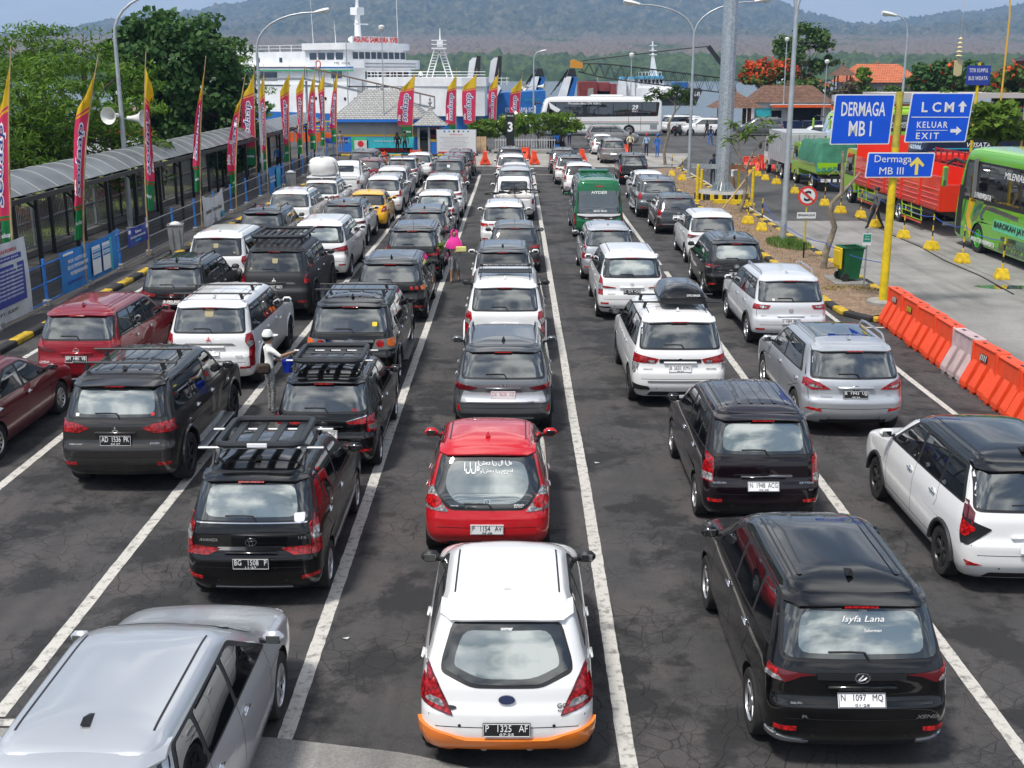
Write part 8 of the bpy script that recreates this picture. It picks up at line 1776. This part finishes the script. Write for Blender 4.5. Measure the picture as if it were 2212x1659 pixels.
for i, (dx, lb) in enumerate(((0, 'white and blue bow arm of a moored landing craft left of the coach'), (70, 'white and blue bow arm of a moored landing craft above the coach roof'))):
	t = thing('bow_arm', lb, 'ship part', (0, 150 + i, 0)); t.name = 'moored_craft'; t['category'] = 'ship'
	q = lambda nm, pts, th, m: MB().prism(poly_px([(x + dx, y) for x, y in pts], 150 + i), 0, th, 'y').obj(nm, m, t)
	q('arm', [(1133, 215), (1150, 168), (1163, 163), (1170, 170), (1150, 225)], 1.0, M_ship); q('arm_side', [(1150, 225), (1165, 165), (1178, 167), (1166, 228)], 1.4, M_sblu); q('arm_head', [(1155, 165), (1160, 148), (1172, 148), (1176, 166)], .9, M_trk); q('low_hull', [(1115, 222), (1215, 222), (1215, 262), (1115, 262)], 5, M_sblu)
	for s in range(5): q('ladder_bar', [(1118 + s * 8, 205 - s * 9), (1120 + s * 8, 205 - s * 9), (1158, 150), (1156, 150)], .1, M_trk)
t = thing('container_barge', 'barge stacked with rusty red containers', 'barge', (0, 200, 0)); M_cont = mat('container_red', (.24, .045, .04), .7, vary=.25, vscale=.8)
q = lambda nm, pts, y, th, m: MB().prism(poly_px(pts, 200), y, y + th, 'y').obj(nm, m, t)
q('container', [(1250, 176), (1290, 176), (1290, 214), (1250, 214)], 0, 5, M_cont); q('container', [(1291, 178), (1318, 178), (1318, 197), (1291, 197)], 1, 5, M_cont); q('container', [(1319, 181), (1332, 181), (1332, 214), (1319, 214)], 0, 5, M_cont); q('dark_bay', [(1291, 197), (1319, 197), (1319, 214), (1291, 214)], 2, 3, M_tank); q('deck', [(1240, 214), (1345, 214), (1345, 224), (1240, 224)], -1, 9, M_trk)
for k in range(7): q('corrugation', [(1252 + k * 5.4, 178), (1253.6 + k * 5.4, 178), (1253.6 + k * 5.4, 212), (1252 + k * 5.4, 212)], -.12, .12, M_cont)
q('lamp_pole', [(1290, 162), (1293, 162), (1293, 176), (1290, 176)], 1, .3, M_footing); q('cargo_bales', [(1270, 192), (1281, 190), (1282, 214), (1268, 214)], -.8, .8, M_footing); q('rail', [(1300, 206), (1332, 206), (1332, 208), (1300, 208)], -.5, .1, M_or)
t = thing('tugboat', 'white tugboat with black hull, blue wheelhouse roof and mast', 'ship', (0, 192, 0)); q = lambda nm, pts, y, th, m: MB().prism(poly_px(pts, 192), y, y + th, 'y').obj(nm, m, t); M_sky = mat('wheelhouse_blue', (.10, .36, .58), .5)
q('hull', [(1335, 214), (1400, 212), (1455, 200), (1510, 190), (1516, 194), (1500, 228), (1340, 228)], -1, 8, mat('tug_hull', (.03, .032, .036), .5)); q('bulwark', [(1395, 212), (1398, 206), (1452, 186), (1456, 200)], -.8, 7, M_ship)
for k in range(2): o = q('funnel', [(1336 + k * 20, 214), (1340 + k * 20, 172), (1344 + k * 20, 168), (1353 + k * 20, 168), (1355 + k * 20, 212)], 1 + k, 2.4, M_ship); q('funnel_cap', [(1340 + k * 20, 171), (1343 + k * 20, 166), (1353 + k * 20, 166), (1355 + k * 20, 171)], .9 + k, 2.6, M_sky)
q('deck_house', [(1376, 190), (1450, 188), (1455, 212), (1376, 212)], 0, 5, M_ship); w = q('wheelhouse', [(1381, 170), (1432, 168), (1436, 190), (1379, 190)], .5, 4, M_ship); q('wheelhouse_roof', [(1378, 165), (1434, 164), (1436, 169), (1378, 170)], .1, 4.8, M_sky)
for k in range(6): MB().prism(poly_px([(1383 + k * 8.6, 172), (1389.5 + k * 8.6, 172), (1388.5 + k * 8.6, 180), (1384.5 + k * 8.6, 180)], 192), .42, .5, 'y').obj('window', G_dark, w)
q('mast', [(1407, 164), (1411, 120), (1412, 88), (1414, 88), (1416, 120), (1424, 164)], 2, .5, M_ship)
for yy in (97, 108, 117): q('yard', [(1406, yy), (1422, yy), (1422, yy + 1.5), (1406, yy + 1.5)], 1.9, .3, M_ship)
for k in range(8): q('roof_rail_post', [(1380 + k * 7, 155), (1381 + k * 7, 155), (1381 + k * 7, 165), (1380 + k * 7, 165)], .4, .1, M_ship)
q('roof_rail', [(1380, 155), (1432, 155), (1432, 156.3), (1380, 156.3)], .4, .1, M_ship); v = gy(1483, 203, 191); text('AKILI 168', M_txtw, t, (v.x, -1.1, v.z), 4.2, .7, name='hull_lettering'); MB().prism(poly_px([(1456, 178), (1488, 178), (1488, 192), (1456, 192)], 192), 1, 4, 'y').obj('deck_container', M_sblu, t)
for k in range(7): v = gy(1415 + k * 13, 215 - k * 3, 191); MB().tube([(v.x + .42 * cos(a), -1.15, v.z + .42 * sin(a)) for a in [i * pi / 6 for i in range(12)]], .16, 6, closed=True).obj('tyre_fender', M_tyre, t)
t = thing('crane_boom', 'long black lattice crane boom with orange tip resting over the basin', 'crane', (0, 172, 0)); a, b = gy(1250, 146, 172) - Vector((0, 172, 0)), gy(1590, 188, 172) - Vector((0, 172, 0)); wd = lambda s: .55 + .45 * min(1, s * 6)
ch = [(-1, -1), (1, -1), (1, 1), (-1, 1)]; pt = lambda s, c: a.lerp(b, s) + Vector((0, c[0] * wd(s), c[1] * wd(s)))
for c_ in ch: MB().tube([pt(s / 8, c_) for s in range(9)], .09, 5).obj('chord', M_trk, t)
lt = MB(); nseg = 30
for k in range(nseg):
	for u, v_ in ((0, 3), (1, 2), (0, 1), (3, 2)): lt.beam(pt(k / nseg, ch[u] if k % 2 else ch[v_]), pt((k + 1) / nseg, ch[v_] if k % 2 else ch[u]), .06, .06)
lt.obj('bracing', M_trk, t)['kind'] = 'stuff'
MB().prism(poly_px([(1232, 132), (1238, 128), (1246, 131), (1258, 136), (1258, 148), (1232, 146)], 172), -1, 1, 'y').obj('boom_tip', mat('crane_orange', (.62, .26, .02), .6), t); MB().tube([gy(1258, 131, 172) - Vector((0, 172, 0)), gy(1470, 106, 172) - Vector((0, 172, 0)), gy(1530, 100, 172) - Vector((0, 172, 0))], .08, 5).obj('pendant', M_trk, t); MB().beam(gy(1530, 100, 172) - Vector((0, 172, 0)), gy(1572, 155, 172) - Vector((0, 172, 0)), .3, .6).obj('back_mast', M_trk, t)
MB().tube([gy(1241, 148, 172) - Vector((0, 172, 0)), gy(1240, 165, 172) - Vector((0, 172, 0))], .05, 5).obj('hoist_rope', M_trk, t); MB().box(tuple(gy(1240, 172, 172) - Vector((0, 172, 0))), (.7, .5, 1.0)).obj('hook_block', MATS['crane_orange'], t)
# ================================================================== right background
t = house('tile_pavilion', 'open pavilion with brown tiled pyramid roof by the water', 20.6, 23.8, 121, 124, 2.55, 4.2, .05, None, M_brown, .9, 0, cat='pavilion')
for x in (-1.3, 1.3):
	for y in (-1.3, 1.3): MB().box((x, y, 1.3), (.35, .35, 2.6)).obj('column', M_brown, t)
MB().box((0, 0, .1), (3.6, 3.4, .2)).obj('floor_slab', M_footing, t)
t = house('food_stall', 'stall building with brown tiles, orange trim and striped awning', 24.8, 32.5, 125, 130, 3.0, 4.7, 2.6, M_wwhite, M_brown, .4, 0, [('awning', (1.2, -3.2, 2.75), (7.2, 1.6, .12), M_white), ('orange_trim', (1.2, -4.02, 2.65), (7.2, .06, .28), M_or), ('dark_front', (1.3, -2.55, 1.9), (3.4, .1, 1.4), M_tank), ('blue_base', (1.3, -2.56, .55), (4.4, .12, 1.1), mat('stall_blue', (.03, .06, .17), .6)), ('door', (-1.6, -2.56, 1.1), (1.0, .1, 2.1), M_tank), ('cyan_wall', (-3, -2.56, 1.2), (1.6, .1, 2.4), M_turq)])
t = thing('boundary_wall', 'pale boundary wall with orange stripe along the yard', 'wall', (33.5, 128, 0)); MB().box((13, 0, 1.85), (26, .3, 3.7)).obj('wall', M_wgrey, t); MB().box((13, -.17, 2.2), (26, .03, .62)).obj('orange_stripe', M_or, t); MB().box((13, -.17, 3.3), (26, .03, .7)).obj('pale_band', mat('wall_paleblue', (.42, .48, .55), .7), t)
house('temple_hall', 'large orange tiled hall behind the boundary wall', 42, 49.5, 150, 158, 4.75, 7.0, 2.6, M_wgrey, M_terra, .9); house('temple_hall', 'small orange tiled hall left of the watch tower', 35, 39, 150, 155, 4.2, 5.6, .2, M_wgrey, M_terra, .7); house('temple_hall', 'orange tiled hall right of the large one', 49.8, 56.5, 142, 149, 3.9, 5.9, .3, M_wgrey, M_terra, .8)
t = house('watch_tower', 'slim temple watch tower with swept brown roof', 39.2, 41.0, 148, 149.8, 5.6, 7.0, .05, None, M_brown, .7, .5, [('stone_base', (0, 0, 1.9), (2.6, 2.6, 3.8), mat('dark_stone', (.09, .085, .08), .9, vary=.3))])
for x in (-.75, .75):
	for y in (-.75, .75): MB().box((x, y, 4.7), (.14, .14, 1.8)).obj('post', M_brown, t)
house('pagoda', 'dark tiered shrine roof at the right edge', 62, 65, 148, 151, 7.3, 9.0, .05, M_brown, M_trk, .6, .6); t = thing('long_canopy', 'long low canopy roof behind the right trees', 'canopy', (56, 112, 0)); MB().box((0, 0, 4.0), (46, 6, .45)).obj('canopy_roof', mat('canopy_pale', (.50, .45, .43), .7), t)
for k in range(8): MB().box((-21 + k * 6, -2, 1.9), (.3, .3, 3.8)).obj('column', M_wwhite, t)
TR = [('rain_tree', 'round green tree rising left of the watch tower', 1712, 152, 8.6, (4.0, 3.5, 3.3), LF_mid, 80, None), ('flame_tree', 'flame tree covered in red blossom', 1640, 140, 5.6, (3.4, 2.6, 1.5), LF_mid, 40, (LF_red, .9, 40)), ('spreading_tree', 'spreading dark green tree behind the exit board', 2030, 118, 5.2, (4.4, 3, 1.9), LF_dark, 80, (LF_red, .06, 10)), ('flame_tree', 'leafy tree dotted with red blossom at the right edge', 2165, 112, 4.8, (3.6, 3, 2.0), LF_mid, 60, (LF_red, .35, 14)), ('garden_tree', 'green garden tree between the orange roofs and the exit board', 1990, 136, 5.2, (2.6, 2.2, 1.6), LF_lime, 34, None), ('garden_tree', 'dark shrubby tree before the large orange roof', 1893, 136, 3.6, (2.4, 1.6, .8), LF_mid, 22, None), ('cypress', 'narrow green columnar tree before the large orange roof', 1838, 139, 5.0, (.8, .8, 2.2), LF_lime, 22, None), ('garden_shrub', 'white flowering shrub mass behind the boundary wall', 1715, 136, 4.2, (3.4, 1.4, .9), LF_mid, 34, (M_white, .3, 6)), ('garden_tree', 'pale dry shrub beside the columnar tree', 1805, 137, 4.0, (1.4, 1, .9), LF_dry, 14, None), ('leafy_tree', 'leafy frangipani behind the yellow exit pole', 2130, 62, 3.6, (1.3, 1.0, 1.1), LF_lime, 20, None), ('leafy_tree', 'young leafy tree just right of the yellow sign pole', 2010, 84, 3.6, (1.8, 1.2, .9), LF_lime, 22, None)]
for i, (nm, lb, px, Y, zc, rad, lm, nc, ex) in enumerate(TR): make_tree(nm, lb, ((px - 1115) / 2530 * Y, Y, 0), (.2, 0, zc), [((0, 0, zc), rad, 1)], nc, 60, .42, lm, 90 + i, csize=.85 if rad[0] > 1.5 else .5, group='trees on the far side', trad=.16, extra=ex)
# penjor, banner pole
t = thing('penjor', 'tall decorated yellow bamboo ceremonial pole at the right', 'pole', (26.2, 62, 0)); pts = [(0, 0, 0), (0, 0, 5), (-.1, 0, 9), (-.3, 0, 11.2), (-.8, 0, 12.8), (-1.6, 0, 13.8), (-2.6, 0, 14.0), (-3.4, 0, 13.4)]; MB().tube(pts, [.06, .06, .05, .045, .04, .03, .02, .012], 7).obj('bamboo', M_byw, t, 50)
for k in range(36): MB().box((.10 + .03 * (k % 2), -.02, 3.6 + k * .2), (.14, .04, .09), M=Matrix.Rotation(.6 if k % 2 else -.6, 4, 'Y')).obj('palm_leaf', mat('palm_straw', (.62, .52, .30), .8), t)
MB().lathe([(.05, 2.9), (.28, 3.1), (.2, 3.25), (.05, 3.4)], 10).obj('basket', MATS['palm_straw'], t)
t = thing('hanging_lamak', 'straw tassel ornament hanging from a bent bamboo', 'ornament', (24.0, 66, 0)); MB().tube([(2.6, .2, 0), (2.6, .2, 9), (2.3, .1, 12), (1.4, .1, 13.4), (.5, 0, 13.4), (.05, 0, 12.4), (0, 0, 8.0)], [.05, .05, .04, .03, .015, .008, .006], 6).obj('bamboo', M_byw, t, 50)
for k in range(5): MB().lathe([(.02, 0), (.20 - .02 * k, .05), (.03, .16)], 8, (0, 0, 6.9 + k * .22)).obj('tier', MATS['palm_straw'], t)
for k in range(9): MB().box((-.2 + k * .05, 0, 6.35), (.035, .02, .95 - .05 * abs(k - 4))).obj('tassel_strip', MATS['palm_straw'], t)
t = thing('banner_pole', 'yellow pole with blue hanging banner right of the exit board', 'sign', (24.4, 64, 0)); MB().tube([(0, 0, 0), (0, 0, 6.6)], .08, 8).obj('pole', M_yel, t); b = MB().box((-.05, -.1, 5.95), (1.25, .03, 1.0)).obj('banner', M_navy, t); text('TITIK KUMPUL', M_txtw, b, (-.05, -.12, 6.2), 1.0, .2, name='banner_lettering'); text('BUS WISATA', M_txtw, b, (-.05, -.12, 5.8), 1.0, .2, name='banner_lettering')
# ================================================================== far cars
def far(label, model, col, x, y, rz, **kw):
	d = dict(MODEL[model]); d.update(kw); d.setdefault('lod', 2); d['seams'] = False
	return make_car(label, col, (x, y, 0), radians(rz), group='cars parked in the far yard', **d)
far('champagne people carrier driving across before the white coach', 'large_mpv_old', 'champagne', 5.95, 102.5, -90, wheel='multi')
far('white hatchback just ahead of the stopped silver carrier', 'hatch', 'white', 6.55, 90.2, 0, gmat=G_mid)
far('white carrier standing side-on between crooked tree and lamp post', 'cross_mpv', 'white', 20.7, 118.5, 90)
far('white carrier with red lamps left of the side-on white carrier', 'mini_mpv', 'white', 17.3, 121.5, -70)
far('white utility nearest the white coach tail', 'big_suv', 'white', 14.9, 121.8, -60)
far('white wagon parked in the row behind by the water', 'family_suv', 'white', 16.5, 125.2, -80, rails='black')
far('red hatchback peeping over the white carriers', 'hatch', 'red', 19.5, 125, -80)
far('large grey people carrier parked right of the steel mast', 'large_mpv', 'steel', 26.2, 117.5, 88)
far('white utility behind the box truck', 'family_suv', 'white', 28.0, 103.0, 82)
far('white hatchback far right behind the exit board', 'hatch', 'white', 33.5, 84, 85)
# ---- bundle, bicycles, bins
t = thing('luggage_bundle', 'big white wrapped bundle strapped on a car roof', 'luggage', (-8.37, 51.55, 1.74)); rows = []
for i in range(13):
	a = i / 12 * pi; rows.append([((.66 * sin(a) ** .5 * cos(b) if sin(a) > 0 else 0) * (1 + .12 * noise.noise((i * .7, j * .5, 4))), .75 * sin(max(a, 0)) ** .5 * sin(b), .42 - .42 * cos(a) + .05 * noise.noise((i, j, 1))) for j, b in enumerate([k * pi / 8 for k in range(17)])])
MB().grid(rows).obj('wrap', M_wwhite, t, 60)
for y in (-.35, .3): MB().tube([(-.66, y, .03), (-.55, y, .6), (0, y, .86), (.55, y, .6), (.66, y, .03)], .02, 5).obj('strap', M_grey, t)
MB().box((0, 0, .02), (1.25, 1.4, .05)).obj('pallet', M_swhite, t)
def bicycle(label, loc, rot):
	t = thing('bicycle', label, 'bicycle', loc, 0, 'bicycles in the pickup bed'); t.rotation_euler = rot
	for x in (-.5, .5):
		w = MB().tube([(x + .31 * cos(a), 0, .33 + .31 * sin(a)) for a in [i * pi / 12 for i in range(24)]], .022, 6, closed=True).obj('wheel', M_tyre, t); MB().lathe([(.05, -.03), (.05, .03)], 8, (x, 0, .33), 'y').obj('hub', M_steel, w)
	mb = MB()
	for a, b in (((-.5, .33), (-.05, .33)), ((-.05, .33), (.38, .78)), ((-.05, .33), (-.2, .8)), ((-.2, .75), (.38, .78)), ((-.5, .33), (-.2, .75)), ((.5, .33), (.36, .85))): mb.tube([(a[0], 0, a[1]), (b[0], 0, b[1])], .02, 6)
	mb.obj('frame', M_trk, t); MB().box((-.22, 0, .84), (.24, .12, .05), bev=.02).obj('saddle', M_black, t); MB().tube([(.34, -.28, .92), (.36, 0, .88), (.34, .28, .92)], .015, 6).obj('handlebar', M_trk, t)
bicycle('black bicycle lying flat in the left of the pickup bed', (-.62, 50.35, 1.10), (radians(78), 0, radians(15))); bicycle('black bicycle lying over the right of the pickup bed', (.28, 50.55, 1.14), (radians(72), 0, radians(-12)))
t = thing('blue_bin', 'blue wheelie bin beside the guard in pale blue', 'bin', (3.4, 100.6, 0)); MB().add([(s * a, q * a, z) for z, a in ((0, .24), (1.0, .31)) for s, q in ((-1, -1), (1, -1), (1, 1), (-1, 1))], [(3, 2, 1, 0), (0, 1, 5, 4), (1, 2, 6, 5), (2, 3, 7, 6), (3, 0, 4, 7)]).obj('bin_body', M_wblue, t); MB().box((0, 0, 1.04), (.66, .68, .08), bev=.02).obj('bin_lid', M_wblue, t)
def scooter(label, x, y, rz, m=M_plateb):
	t = thing('scooter', label, 'scooter', (x, y, 0), radians(rz), 'scooters')
	for yy in (.28, 1.5): w = MB().lathe([(.15, -.05), (.27, -.06), (.29, 0), (.27, .06), (.15, .05)], 16, (0, yy, .29), 'x').obj('wheel', M_tyre, t, 40); MB().lathe([(.001, -.04), (.16, -.04), (.16, .04), (.001, .04)], 10, (0, yy, .29), 'x').obj('rim', M_rim, w)
	MB().prism([(.05, .75), (.15, .45), (.75, .32), (1.15, .3), (1.32, .55), (1.42, .95), (1.30, 1.02), (1.15, .55), (.85, .5), (.78, .74), (.4, .82)], -.16, .16, 'x').obj('body', m, t); MB().box((0, .48, .84), (.28, .72, .10), bev=.04).obj('seat', M_black, t)
	MB().tube([(-.34, 1.22, 1.08), (0, 1.32, 1.05), (.34, 1.22, 1.08)], .02, 6).obj('handlebar', M_trk, t); MB().tube([(0, 1.5, .29), (0, 1.32, 1.0)], .035, 6).obj('fork', M_steel, t); MB().box((0, 1.42, .92), (.2, .08, .14), bev=.03).obj('headlight', M_clear, t); MB().box((0, .04, .72), (.16, .05, .08)).obj('tail_light', M_lensb, t)
	for s in (-1, 1): MB().tube([(s * .28, 1.25, 1.08), (s * .36, 1.25, 1.26)], .01, 5).obj('mirror_stem', M_trk, t)
scooter('black scooter parked on the kerb below the shrubs', 2.6, 97.6, -55); scooter('scooter ridden by a man in blue across the far yard', 31.2, 127.2, 160); scooter('black scooter parked beside the tail of the white coach', 15.4, 116.5, -30); scooter('dark scooter parked at the food stall', 31.0, 123.6, 70)
# ================================================================== people
SK = mat('skin', (.30, .165, .10), .6); HAIR = mat('hair', (.015, .012, .010), .6)
CL = lambda n, c: mat('cloth_' + n, c, .85, vary=.15, vscale=6)
PEOPLE = []
def person(label, x, y, rz, shirt, pants, z=0.0, h=1.65, lh=None, rh=None, stride=0.0, sit=False, shoe=None, bare=False, cap=None, scarf=None, skirt=None, shorts=False, turn=0.0):
	"""joints in metres for 1.65 m, facing +y; lh / rh = (elbow, hand)"""
	t = thing('person', label, 'person', (x, y, z), radians(rz)); k = h / 1.65
	V, E, Rr = [], [], []
	def v(p, r, par=None, r2=None):
		V.append(Vector(p) * k); Rr.append((r * k, (r2 or r) * k)); i = len(V) - 1
		if par is not None: E.append((par, i))
		return i
	dz = -.40 if sit else 0
	pel = v((0, 0, .90 + dz), .135, None, .105); wa = v((0, 0, 1.06 + dz), .125, pel, .09); chs = v((0, .01, 1.25 + dz), .145, wa, .10); nk = v((0, .0, 1.41 + dz), .055, chs); hd = v((0, .015, 1.50 + dz), .075, nk); hd2 = v((0, .015, 1.56 + dz), .082, hd, .095); v((0, .01, 1.63 + dz), .06, hd2)
	for s, arm in ((-1, lh), (1, rh)):
		el, ha = arm or ((s * .25, -.02, 1.08), (s * .27, .06, .86))
		sh_ = v((s * .17, 0, 1.35 + dz), .062, chs); e = v((el[0], el[1], el[2] + dz), .042, sh_); w = v((ha[0], ha[1], ha[2] + dz), .028, e); d = (Vector(ha) - Vector(el)).normalized(); pm = v(Vector((ha[0], ha[1], ha[2] + dz)) + d * .07, .034, w, .02); sd = d.cross(Vector((0, 0, 1)) if abs(d.z) < .9 else Vector((0, 1, 0))).normalized()
		base = Vector((ha[0], ha[1], ha[2] + dz))
		for q, ln in ((-.03, .06), (-.01, .075), (.01, .07), (.03, .055)): m_ = v(base + d * (.09 + ln * .5) + sd * q, .010, pm); v(base + d * (.09 + ln) + sd * q + Vector((0, .012, 0)), .008, m_)
		v(base + d * .06 + sd * .05, .010, pm)
		st = stride * s
		if sit: hp = v((s * .09, 0, .50), .095, pel); kn = v((s * .11, .38, .50), .065, hp); an = v((s * .11, .36, .09), .04, kn)
		else: hp = v((s * .09, 0, .84), .09, pel); kn = v((s * .095, st * .5 + .02, .48), .062, hp); an = v((s * .095, st - (.06 if st < 0 else 0), .09 + (.05 if st < 0 else 0)), .04, kn)
		a = V[an] / k; v((a.x, a.y + .10, .045 + (0 if st >= 0 or sit else .02)), .036, an, .04); v((a.x, a.y - .03, .045), .036, an)
	me = bpy.data.meshes.new('person_rig'); me.from_pydata(V, E, []); o = obj('body', me, t); PEOPLE.append((o, k, dz, shirt, pants, shoe or M_txtk, bare, shorts))
	m = o.modifiers.new('skin', 'SKIN'); m.use_smooth_shade = True; m.branch_smoothing = .3; sl = me.skin_vertices[0].data
	for i, r in enumerate(Rr): sl[i].radius = r
	sl[0].use_root = True; u = o.modifiers.new('sub', 'SUBSURF'); u.levels = u.render_levels = 1
	zc = (1.55 + dz) * k
	if scarf:
		rows = [[(rr * cos(a) * (1 + .05 * sin(5 * a)), .01 + rr * sin(a) * .85 + fy, (zz + dz) * k) for a in [pi / 2 + g + i * (2 * pi - 2 * g) / 24 for i in range(25)]] for rr, zz, fy, g in ((.03, 1.68, 0, .3), (.105, 1.645, 0, .55), (.118, 1.56, 0, .65), (.112, 1.48, 0, .5), (.12, 1.44, .01, .05), (.19, 1.34, .02, 0), (.25, 1.22, .02, 0), (.24, 1.1, .03, 0))]
		MB().grid(rows).obj('headscarf', scarf, t, 60)
	else: mb = MB(); mb.ell((0, -.012 * k, zc + .03 * k), (.092 * k, .105 * k, .105 * k), 12, 7); mb.obj('hair', HAIR, t, 60)
	if cap: mb = MB(); mb.lathe([(.108 * k, 0), (.108 * k, .05), (.07 * k, .11), (.001, .125)], 14, (0, -.005, zc + .045 * k)); mb.prism(ellipse(0, .12 * k, .085 * k, .09 * k, 12), zc + .04 * k, zc + .052 * k); mb.obj('cap', cap, t, 40)
	f = MB()
	for s in (-1, 1): f.ell((s * .034 * k, .088 * k, zc + .005), (.013, .008, .008), 6, 4)
	f.use(1).ell((0, .10 * k, zc - .03 * k), (.013, .016, .02), 6, 4); f.ell((0, .088 * k, zc - .065 * k), (.026, .008, .007), 6, 4); f.obj('face', [HAIR, SK], t)
	if skirt: MB().lathe([(.15, .98), (.19, .8), (.24, .35), (.26, .14), (.25, .14)], 18).obj('skirt', skirt, t, 60)
	return t
c_lb = CL('paleblue', (.28, .45, .66)); c_nv = CL('navy', (.012, .018, .05)); c_dk = CL('dark', (.015, .015, .017)); c_rd = CL('red', (.5, .03, .03)); c_wh = CL('white', (.76, .75, .72)); c_pk = CL('pink', (.62, .03, .25)); c_cr = CL('cream', (.60, .55, .38)); c_rb = CL('royal', (.03, .13, .42)); c_be = CL('beige', (.42, .34, .28)); c_gr = CL('grey', (.10, .10, .105)); c_bt = mat('cloth_batik', (.26, .26, .26), .85, vary=.95, vscale=38); c_ol = CL('camouflage', (.09, .08, .05)); c_tn = CL('tan', (.30, .22, .12)); c_br = CL('brown', (.20, .11, .06))
w = person('woman in pink headscarf carrying a yellow box between the lanes', -1.84, 35.0, 172, c_be, c_bt, h=1.58, lh=((-.24, .06, 1.10), (-.14, .24, 1.06)), rh=((.30, .04, 1.12), (.40, .16, 1.12)), stride=.10, scarf=c_pk, shorts=True, shoe=c_br)
tag(MB().box((0, 0, 0), (.30, .16, .14), bev=.01).obj('food_box', CL('boxyellow', (.60, .56, .20)), None, None, (-1.64, 34.74, 1.06), (0, 0, .15)), 'pale yellow box held by the woman in pink', 'box'); b = MB(); leafball(b, random.Random(4), (-2.24, 34.75, 1.16), (.09, .09, .10), 40, .12); tag(b.obj('greens_bunch', LF_lime), 'bunch of green leaves held by the woman in pink', 'vegetables')
tag(MB().box((-2.06, 34.88, .82), (.09, .2, .24), bev=.04).obj('shoulder_bag', CL('mauve', (.25, .07, .14)), None, 40), 'mauve bag hanging at the side of the woman in pink', 'bag')
person('vendor in white cap and jacket reaching to the black small carrier', -4.55, 20.95, -60, c_wh, c_bt, h=1.55, rh=((.28, .14, 1.22), (.30, .36, 1.28)), lh=((-.24, .05, 1.12), (-.12, .24, 1.05)), cap=c_wh)
t = thing('blue_bucket', 'blue bucket carried by the vendor in white', 'bucket', (-4.20, 20.95, .82)); MB().lathe([(.09, 0), (.125, .22), (.13, .22), (.118, .2), (.085, .02)], 16).obj('pail', mat('bucket_blue', (.01, .04, .42), .4), t, 40); MB().tube([(.12 * cos(a), 0, .21 + .15 * sin(a)) for a in [i * pi / 8 for i in range(9)]], .006, 5).obj('handle', M_steel, t)
tag(MB().box((0, 0, 0), (.26, .11, .2), bev=.04).obj('waist_bag', CL('leather', (.05, .035, .028)), None, 40, (-4.63, 20.78, .92), (0, 0, .3)), 'dark shoulder bag on the back of the vendor in white', 'bag')
person('man in grey shirt walking beside the red cargo truck', 14.42, 47.2, 95, c_gr, c_dk, .016, 1.68, stride=.26)
person('guard in pale blue shirt and red cap seen from behind by the blue bin', 4.55, 102, 0, c_lb, c_nv, cap=c_rd); person('guard in pale blue shirt holding a radio at the lane head', 9.7, 88.8, 150, c_lb, c_nv, lh=((-.27, .08, 1.15), (-.14, .2, 1.38)), cap=c_rd); person('port worker in royal blue overalls and cap', 10.4, 87.8, 140, c_rb, c_rb, cap=c_rb)
person('man in cream jacket bending over an orange barrier', 8.6, 90.0, 175, c_cr, c_dk, lh=((-.27, .12, 1.12), (-.2, .32, .95)), rh=((.27, .12, 1.12), (.2, .32, .95)), cap=c_dk); person('man in navy uniform standing with his back turned by the steel mast', 11.0, 66.2, 5, c_nv, c_nv, h=1.72)
person('woman in white top and brown skirt behind the steel mast', 11.0, 60.6, -20, c_wh, c_br, h=1.6, skirt=c_br, rh=((.3, .1, 1.3), (.2, .2, 1.55))); person('man in black uniform walking across the far yard', 18.0, 113, 120, c_dk, c_dk, stride=.2); person('man in blue jacket hurrying across the far yard', 16.5, 101.5, 150, c_nv, c_rb, stride=.2); person('man in dark clothes by the parked white carriers', 17.2, 118, 90, c_gr, c_dk)
person('man in navy walking before the boundary wall', 29.6, 125.0, 170, c_nv, c_gr, stride=.15); person('rider in blue on the far scooter', 31.0, 126.6, 160, c_rb, c_dk, .34, sit=True, lh=((-.27, .22, 1.1), (-.3, .55, 1.1)), rh=((.27, .22, 1.1), (.3, .55, 1.1)))
person('figure in black beside the camouflage jacket at the hanging banner', -8.95, 89.9, 30, c_dk, c_dk, .1, 1.6, scarf=c_dk); person('figure in camouflage jacket before the hanging banner', -8.4, 90.0, 10, c_ol, c_dk, .1, 1.72, cap=c_ol); person('man in tan uniform near the walkway exit', -13.4, 91, 180, c_tn, c_tn, .1); person('passenger in white walking under the far end of the roof', -14.9, 69, 175, c_wh, c_nv, .06, stride=.15); person('passenger in dark shirt near the far end of the covered walkway', -14.7, 73.5, 175, c_rb, c_dk, .06)
person('person standing under the tile pavilion', 21.6, 121.6, 180, c_wh, c_dk, .2); person('crew member on the ferry bow deck', -10.2, 129.3, 150, c_wh, c_dk, 4.65)
dg = bpy.context.evaluated_depsgraph_get()
for o, k, dz, shirt, pants, shoe, bare, shorts in PEOPLE:
	me = bpy.data.meshes.new_from_object(o.evaluated_get(dg)); o.modifiers.clear(); o.data = me; me.name = 'body'; me.materials.clear()
	for m in (shirt, pants, SK, shoe): me.materials.append(m)
	for p in me.polygons:
		c = p.center / k; z = c.z - dz; out = abs(c.x); p.use_smooth = True
		if c.z < .085: i = 3
		elif out < .165 and z < .96 and not (dz and c.y > .42): i = 2 if (shorts and c.z < .42) else 1
		elif z > 1.43 and out < .15: i = 2
		else: i = 0
		if (out > .19 or c.y > .17) and z > .7 and dz == 0:
			el = 1.02 if c.y < .15 else 9
			if z < el - .12 or c.y > .20: i = 2
		if dz and c.y > .5: i = 2
		p.material_index = i
